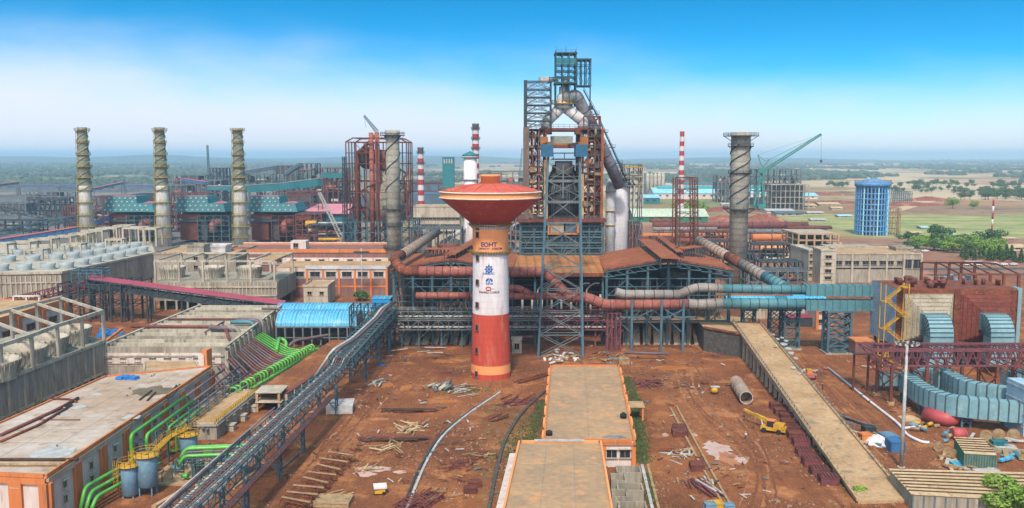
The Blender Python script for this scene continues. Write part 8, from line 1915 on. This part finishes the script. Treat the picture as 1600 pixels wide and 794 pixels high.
# ------------------------------------------------------------ people (skinned bodies)
PM={}
def person(px,py,top,label,leg='darksteel',step=.18,rz=0.0,bend_=0.0,arm=.15):
 g=G(px,py);J=[(0,0,.95),(0,0,1.2),(0,bend_*.5,1.42),(0,bend_*.7,1.52),(0,bend_,1.66),(.1,0,.92),(.12,step,.5),(.12,step*.8,.06),(.12,step*.8-.18,.04),(-.1,0,.92),(-.12,-step,.5),(-.12,-step*1.3,.06),(-.12,-step*1.3-.18,.04),(.2,bend_*.5,1.4),(.26,arm+bend_*.5,1.12),(.27,arm-.12,.88),(-.2,bend_*.5,1.4),(-.26,-arm+bend_*.5,1.12),(-.27,-arm-.12,.88)]
 E=[(0,1),(1,2),(2,3),(3,4),(0,5),(5,6),(6,7),(7,8),(0,9),(9,10),(10,11),(11,12),(2,13),(13,14),(14,15),(2,16),(16,17),(17,18)]
 Rr=[.15,.14,.15,.06,.11,.1,.07,.05,.04,.1,.07,.05,.04,.07,.05,.035,.07,.05,.035]
 me=bpy.data.meshes.new('b');me.from_pydata([(-x,y,z)for x,y,z in J],E,[]);ob=bpy.data.objects.new('b',me);COL.objects.link(ob);sk=ob.modifiers.new('s','SKIN');ob.modifiers.new('u','SUBSURF').levels=1
 for v,r in zip(me.skin_vertices[0].data,Rr):v.radius=(r,r)
 me.skin_vertices[0].data[0].use_root=True
 dg=bpy.context.evaluated_depsgraph_get();mm=bpy.data.meshes.new_from_object(ob.evaluated_get(dg));bpy.data.objects.remove(ob)
 mm.materials.clear();[mm.materials.append(M[k])for k in(top,leg,'skin','helmet')]
 for p in mm.polygons:z=p.center.z;x=abs(p.center.x);p.material_index=2 if(z>1.5 or(x>.24 and z<.98))else 1 if z<.95 else 0;p.use_smooth=True
 o=bpy.data.objects.new('person',mm);COL.objects.link(o);o.location=g;o.rotation_euler.z=rz;o['org']=tuple(g);setp(o,label,'person')
 m=MB();m.lathe(g+V((0,0,0)),[(.15,1.7),(.14,1.76),(.08,1.82),(.01,1.84)],10);h=part('helmet',m,M['helmet'],o);return o
M['skin']=mat('brown_skin','#6b4430','#5c3a29',None,1,.6);M['helmet']=mat('safety_helmet','#d8c23a','#c4ae34',None,1,.4);M['pinkcloth']=mat('pink_cloth','#b04a62','#a04258',None,2,.9)
person(633,566,'bluestrip','person in blue standing on the red ground left of the tower',rz=.4)
person(1092,610,'white','person in white walking near the small yellow mixer',rz=1.2)
person(1165,686,'whitewall','person in pale shirt standing by the milky puddle',rz=-.5)
person(1301,641,'pinkcloth','person in pink beside the right ramp railing',rz=.9)
person(1285,609,'darksteel','person in dark clothes standing on the track by the ramp',rz=2)
person(1273,590,'orange','person in orange by the small loader',rz=.3,bend_=-.2)
person(338,741,'pinkcloth','person in pink bending left of the pipe rack',rz=1.4,bend_=-.3)
person(1283,588,'bluestrip','person in blue right of the small loader',rz=-1)
# ============================================================ vegetation
def leafmat(name,a,b):
 m=mat(name,a,b,None,.6,.75,fine=.35);return m
M['leaf1']=leafmat('bright_leaf','#7f9a3c','#5c7d2e');M['leaf2']=leafmat('deep_leaf','#4a6a34','#375428');M['leaf3']=leafmat('olive_leaf','#5b6a3c','#46532f');M['bark']=mat('bark','#5a4636','#43352a',None,1,.9)
def crown(mb,c,r,hh,n,s_,rr,lobes=9):
 L=[(V((rr.gauss(0,.42)*r,rr.gauss(0,.42)*r,rr.uniform(-.35,.6)*hh)),rr.uniform(.35,.6))for _ in range(lobes)]
 for _ in range(n):
  o,k=L[rr.randrange(lobes)];d=V((rr.gauss(0,1),rr.gauss(0,1),rr.gauss(0,1))).normalized();p=V(c)+o+V((d.x*r*k,d.y*r*k,d.z*hh*k))*rr.uniform(.7,1.08)
  u=V((rr.gauss(0,1),rr.gauss(0,1),rr.gauss(0,.6))).normalized();w=(d+V((rr.gauss(0,.5),rr.gauss(0,.5),rr.gauss(0,.5)+.3))).cross(u).normalized();a=s_*rr.uniform(.6,1.4);u=u*a;w=w*a*.7
  mb.add([p-u-w,p+u*.6-w,p+u+w*.5,p-u*.4+w],[(0,1,2,3)],False)
def tree(c,r,h,n,leaf,label,group,seed,name='tree',s_=None,conic=False):
 rr=random.Random(seed);T=thing(name,label,'tree',c,group);m=MB();c=V(c);tp=c+V((0,0,h*.5));m.tube([c,c+V((r*.04,0,h*.25)),tp],[h*.035,h*.025,h*.014],7)
 for k in range(5):a=rr.uniform(0,6.28);m.tube([c+V((0,0,h*(.22+.05*k))),c+V((math.cos(a)*r*.3,math.sin(a)*r*.3,h*.5)),c+V((math.cos(a)*r*.6,math.sin(a)*r*.6,h*.7))],[h*.015,h*.01,h*.004],5)
 part('trunk',m,M['bark'],T);m=MB();s_=s_ or r*.13
 if conic:
  for _ in range(n):z=rr.uniform(.08,1);q=r*(1-z)*rr.uniform(.5,1.1)+.1;a=rr.uniform(0,6.28);crown(m,c+V((math.cos(a)*q,math.sin(a)*q,z*h)),.3,.3,1,s_,rr,1)
 else:crown(m,c+V((0,0,h*.62)),r,h*.4,n,s_,rr)
 part('crown',m,M[leaf],T);return T
tree(G(1588,812),5.4,6.2,5200,'leaf1','leafy green tree at the lower right corner of the photo',None,3,s_=.26)
for(px,py,r,h,n,lab)in((560,470,3.4,4.4,900,'dark green bush before the orange works building'),(1340,772,1.3,1.4,350,'small green bush at the near foot of the ramp'),(1413,764,1.5,2.2,420,'green bush between ramp and long cream shed'),(1197,348,7,5,300,'dark bush on the red earth right of the thick chimney')):
 tree(G(px,py),r,h,n,'leaf1' if r<3 else 'leaf2',lab,None,px,'bush',s_=.22 if r<3 else .5)
bases=[tree((0,-40-i,-8),5,8+i,900,lf,'proto','trees beyond the plant',90+i,s_=.42)for i,lf in enumerate(('leaf1','leaf2','leaf3','leaf2'))]+[tree((0,-50,-8),2.0,9,420,'leaf2','proto','x',99,'conifer_tree',s_=.45,conic=True)]
def put(px,py,b,sc_,label,group):g=G(px,py);copy_thing(bases[b],g,rz=rnd.uniform(0,6),label=label,scale=(sc_*rnd.uniform(.9,1.2),sc_*rnd.uniform(.9,1.2),sc_*rnd.uniform(.8,1.1)),group=group)
for k in range(46):
 t_=rnd.random();px=lerp(1418,1560,t_)+rnd.uniform(-6,6);py=lerp(388,399,t_)+rnd.uniform(-10,9)-3;put(px,py,rnd.choice((0,0,1)),rnd.uniform(.7,1.15),'bushy green tree in the roadside grove right of the blue ring tower','trees of the roadside grove')
for px in range(1503,1612,7):put(px+rnd.uniform(-2,2),404+(px-1500)*.05+rnd.uniform(-2,2),4,rnd.uniform(.75,1.1),'dark pointed conifer in the row along the road','conifers along the road')
for(px,py,s2,lab)in((1552,386,1.5,'round dark tree standing above the conifer row'),(1488,326,1.5,'single round green tree in the open field'),(1520,327,1.2,'dark low tree right of the single round field tree'),(1462,377,1.6,'darker round tree at the back of the roadside grove'),(1372,334,1,'small tree behind the blue ring tower'),(1090,336,1.8,'dark tree behind the lattice tower'),(1064,334,1.5,'dark tree beside the green walled shed')):
 put(px,py,1 if py>340 else 0,s2,lab,None)
 # far tree belts: single trees near, woodland mass beyond
for(x0,x1,y,dy,n,s2)in((1370,1610,291,3,46,2.2),(1390,1610,301,4,44,1.9),(1500,1610,309,4,30,2.2),(1290,1330,292,2,10,2),(1000,1130,300,3,16,1.8)):
 for k in range(n):put(rnd.uniform(x0,x1),y+rnd.uniform(-dy,dy),rnd.choice((1,2,3)),.52*s2*rnd.uniform(.7,1.2),'hazy tree in the field belt between the plant and the horizon','trees of the field belts')
for b in bases:
 for ch in list(b.children):bpy.data.objects.remove(ch)
 bpy.data.objects.remove(b)
wb=MB();rr=random.Random(5)
def clump(x,y,r,h):
 n=7;base=[(x+r*math.cos(6.283*i/n)*rr.uniform(.7,1.2),y+r*math.sin(6.283*i/n)*rr.uniform(.7,1.2),0)for i in range(n)];mid=[(p[0]+rr.uniform(-1,1)*r*.2,p[1],h*rr.uniform(.4,.85))for p in base];top=[(x+(p[0]-x)*.45,y+(p[1]-y)*.45,h*rr.uniform(.85,1.15))for p in base];wb.rings([base,mid,top],n,False,True,False)
k=0
while k<8500:
 y=1300*(9.5**rr.random());x=rr.uniform(-.66,.66)*y;px=800+x/y*FPX
 v=mnoise.fractal(V((x*.0016,y*.0009,3)),1,2,4);side=.28 if px<560 else-.12 if px<1000 else-.02
 if v+side+rr.uniform(-.12,.12)<.1:continue
 if px>560 and y<2000:continue
 if px<560 and y<1650:continue
 s_=1+y/5000;clump(x,y,rr.uniform(5,12)*s_,rr.uniform(6,11)*s_**.5);k+=1
M['wood_far']=mat('distant_foliage','#47594a','#394c42','#777a5c',.01,.95,fine=.3)
struct('far_woodland',wb,M['wood_far'],'stuff','scattered far woodland fading into the haze')
# grass tufts
gbm=MB();rr=random.Random(9)
def tufts(p0,p1,w,n):
 a,b=G(*p0),G(*p1)
 for _ in range(n):
  c=a.lerp(b,rr.random())+V((rr.gauss(0,w),rr.gauss(0,w*.6),0));h=rr.uniform(.15,.55)
  for q in range(3):t_=rr.uniform(0,3.14);d=V((math.cos(t_),math.sin(t_),0))*rr.uniform(.1,.3);gbm.add([c-d,c+d,c+d*.2+V((rr.uniform(-.15,.15),rr.uniform(-.15,.15),h))],[(0,1,2)],False)
tufts((848,625),(800,800),.8,1400);tufts((835,650),(790,720),2,500);tufts((992,620),(1004,725),.9,1800);tufts((978,590),(990,620),.8,500);tufts((1190,580),(1335,775),.9,1200);tufts((1410,740),(1430,790),.8,500);tufts((700,615),(760,608),2,200);tufts((1010,740),(1020,790),.5,300)
struct('grass',gbm,M['leaf3'],'stuff','thin weeds and grass beside the office blocks and ramp')
# bus and cars by the road
for k,(px,py,L_,lab)in enumerate(((1521,416,11,'white bus parked beside the road before the conifers'),(1554,414,4,'white car parked right of the bus'),(1568,415,4,'second white car parked right of the bus'),(1583,415,4,'third white car near the right edge by the road'),(1445,394,5,'white van parked near the roadside grove'))):
 c=G(px,py);h=2.9 if L_>8 else 1.5;T=thing('bus' if L_>8 else 'van' if k==4 else 'parked_car',lab,'bus' if L_>8 else 'van' if k==4 else 'car',c);m=MB();m.box(c+V((0,0,h*.45+.3)),(L_,2.1,h*.55));part('body',m,M['white'],T)
 m=MB();m.box(c+V((0,0,h*.85)),(L_*(.94 if L_>8 else .6),1.95,h*.3));part('window_band',m,M['glass'],T);m=MB();m.box(c+V((0,0,h*1.02)),(L_*(.95 if L_>8 else .55),2,.12));part('roof',m,M['white'],T)
 for sx in(-.33,.33):
  for sy in(-1,1):m=MB();q=c+V((L_*sx,sy,.4));m.tube([q,q+V((0,.2*sy,0))],.4,10);part('wheel',m,M['black'],T)
rd_=MB()
for a,b,w in(((1430,421),(1700,419),9),((1450,430),(1700,428),7)):
 a,b=G(*a),G(*b);rd_.slab(a+V((0,-w/2,.03)),b+V((0,-w/2,.03)),b+V((0,w/2,.03)),a+V((0,w/2,.03)),.02)
struct('road',rd_,mat('asphalt','#4a4b50','#3d3e43','#5a5652',.1,.9));a,b=G(1320,384),G(1480,448)
r2=MB();r2.slab(a,b,b+V((12,4,0)),a+V((8,6,0)),-.02);struct('path',r2,mat('pale_dirt_path','#a5785c','#94644a',None,.1,.95))
a,b=G(1385,330),G(1455,308)
r2=MB();r2.slab(a,b,b+V((30,0,0)),a+V((18,0,0)),-.3);struct('path',r2,M['creamsheet'])
# pebbles and small stones, trodden into the yard
sb=MB();rr=random.Random(71)
for _ in range(9000):
 y=150*(2.05**rr.random());x=rr.uniform(-.3,.52)*y;s_=rr.uniform(.08,.36)*(1 if rr.random()<.9 else 2)
 v=mnoise.noise(V((x*.07,y*.05,7)))
 if v<-.05:continue
 sb.box((x,y,s_*.3),(s_*rr.uniform(.8,2),s_*rr.uniform(.6,1.4),s_*.6),rr.uniform(0,3))
struct('rubble',sb,mat('pale_rubble','#a58468','#6b4630','#c4b09c',.8,.95,patch=(.45,.6)),'stuff','scattered stones and rubble on the red yard')
# tyre ruts pressed into the earth
M['rut']=mat('tyre_rut','#5c3220','#74442a','#96623e',.5,.95,fine=.4,patch=(.4,.6));M['rut2']=mat('dry_rut_ridge','#a87248','#8f5c38','#6a3d26',.5,.95,fine=.4,patch=(.4,.6));rr=random.Random(50);k=0
for pts in(((1075,575),(1078,610),(1110,650),(1180,690),(1196,740),(1180,800)),((1060,575),(1072,620),(1100,660),(1165,705),(1180,750),(1160,800)),((1090,570),(1110,600),(1150,640),(1190,700),(1210,800)),((1290,600),(1340,650),(1420,720)),((1275,600),(1320,655),(1400,725)),((575,600),(540,660),(480,720),(420,800)),((600,620),(555,675),(500,735),(440,800)),((640,580),(580,615),(545,640),(500,690)),((760,560),(700,575),(620,590),(570,640)),((880,562),(960,570),(1040,560),(1090,575)),((1240,545),(1262,575),(1300,620))):
 P=bend([G(*p)for p in pts],40,6)
 for off in(-1.0,1.0):
  vs=[];Q=[]
  for a,b in zip(P,P[1:]):
   n_=max(1,int((b-a).length/1.2));Q+=[a.lerp(b,i/n_)for i in range(n_)]
  for i in range(len(Q)-1):
   d=(Q[i+1]-Q[i]).normalized();s_=V((d.y,-d.x,0));w=rr.uniform(.05,.42);c=Q[i]+s_*(off+rr.gauss(0,.08));z=.003+.0012*k;vs+=[(c.x-s_.x*w,c.y-s_.y*w,z),(c.x+s_.x*w,c.y+s_.y*w,z)]
  m=MB();m.add(vs,[(2*i,2*i+1,2*i+3,2*i+2)for i in range(len(vs)//2-1)],False);struct('tyre_rut',m,M['rut' if k%3 else 'rut2'],'structure','tyre rut in the red earth');k+=1
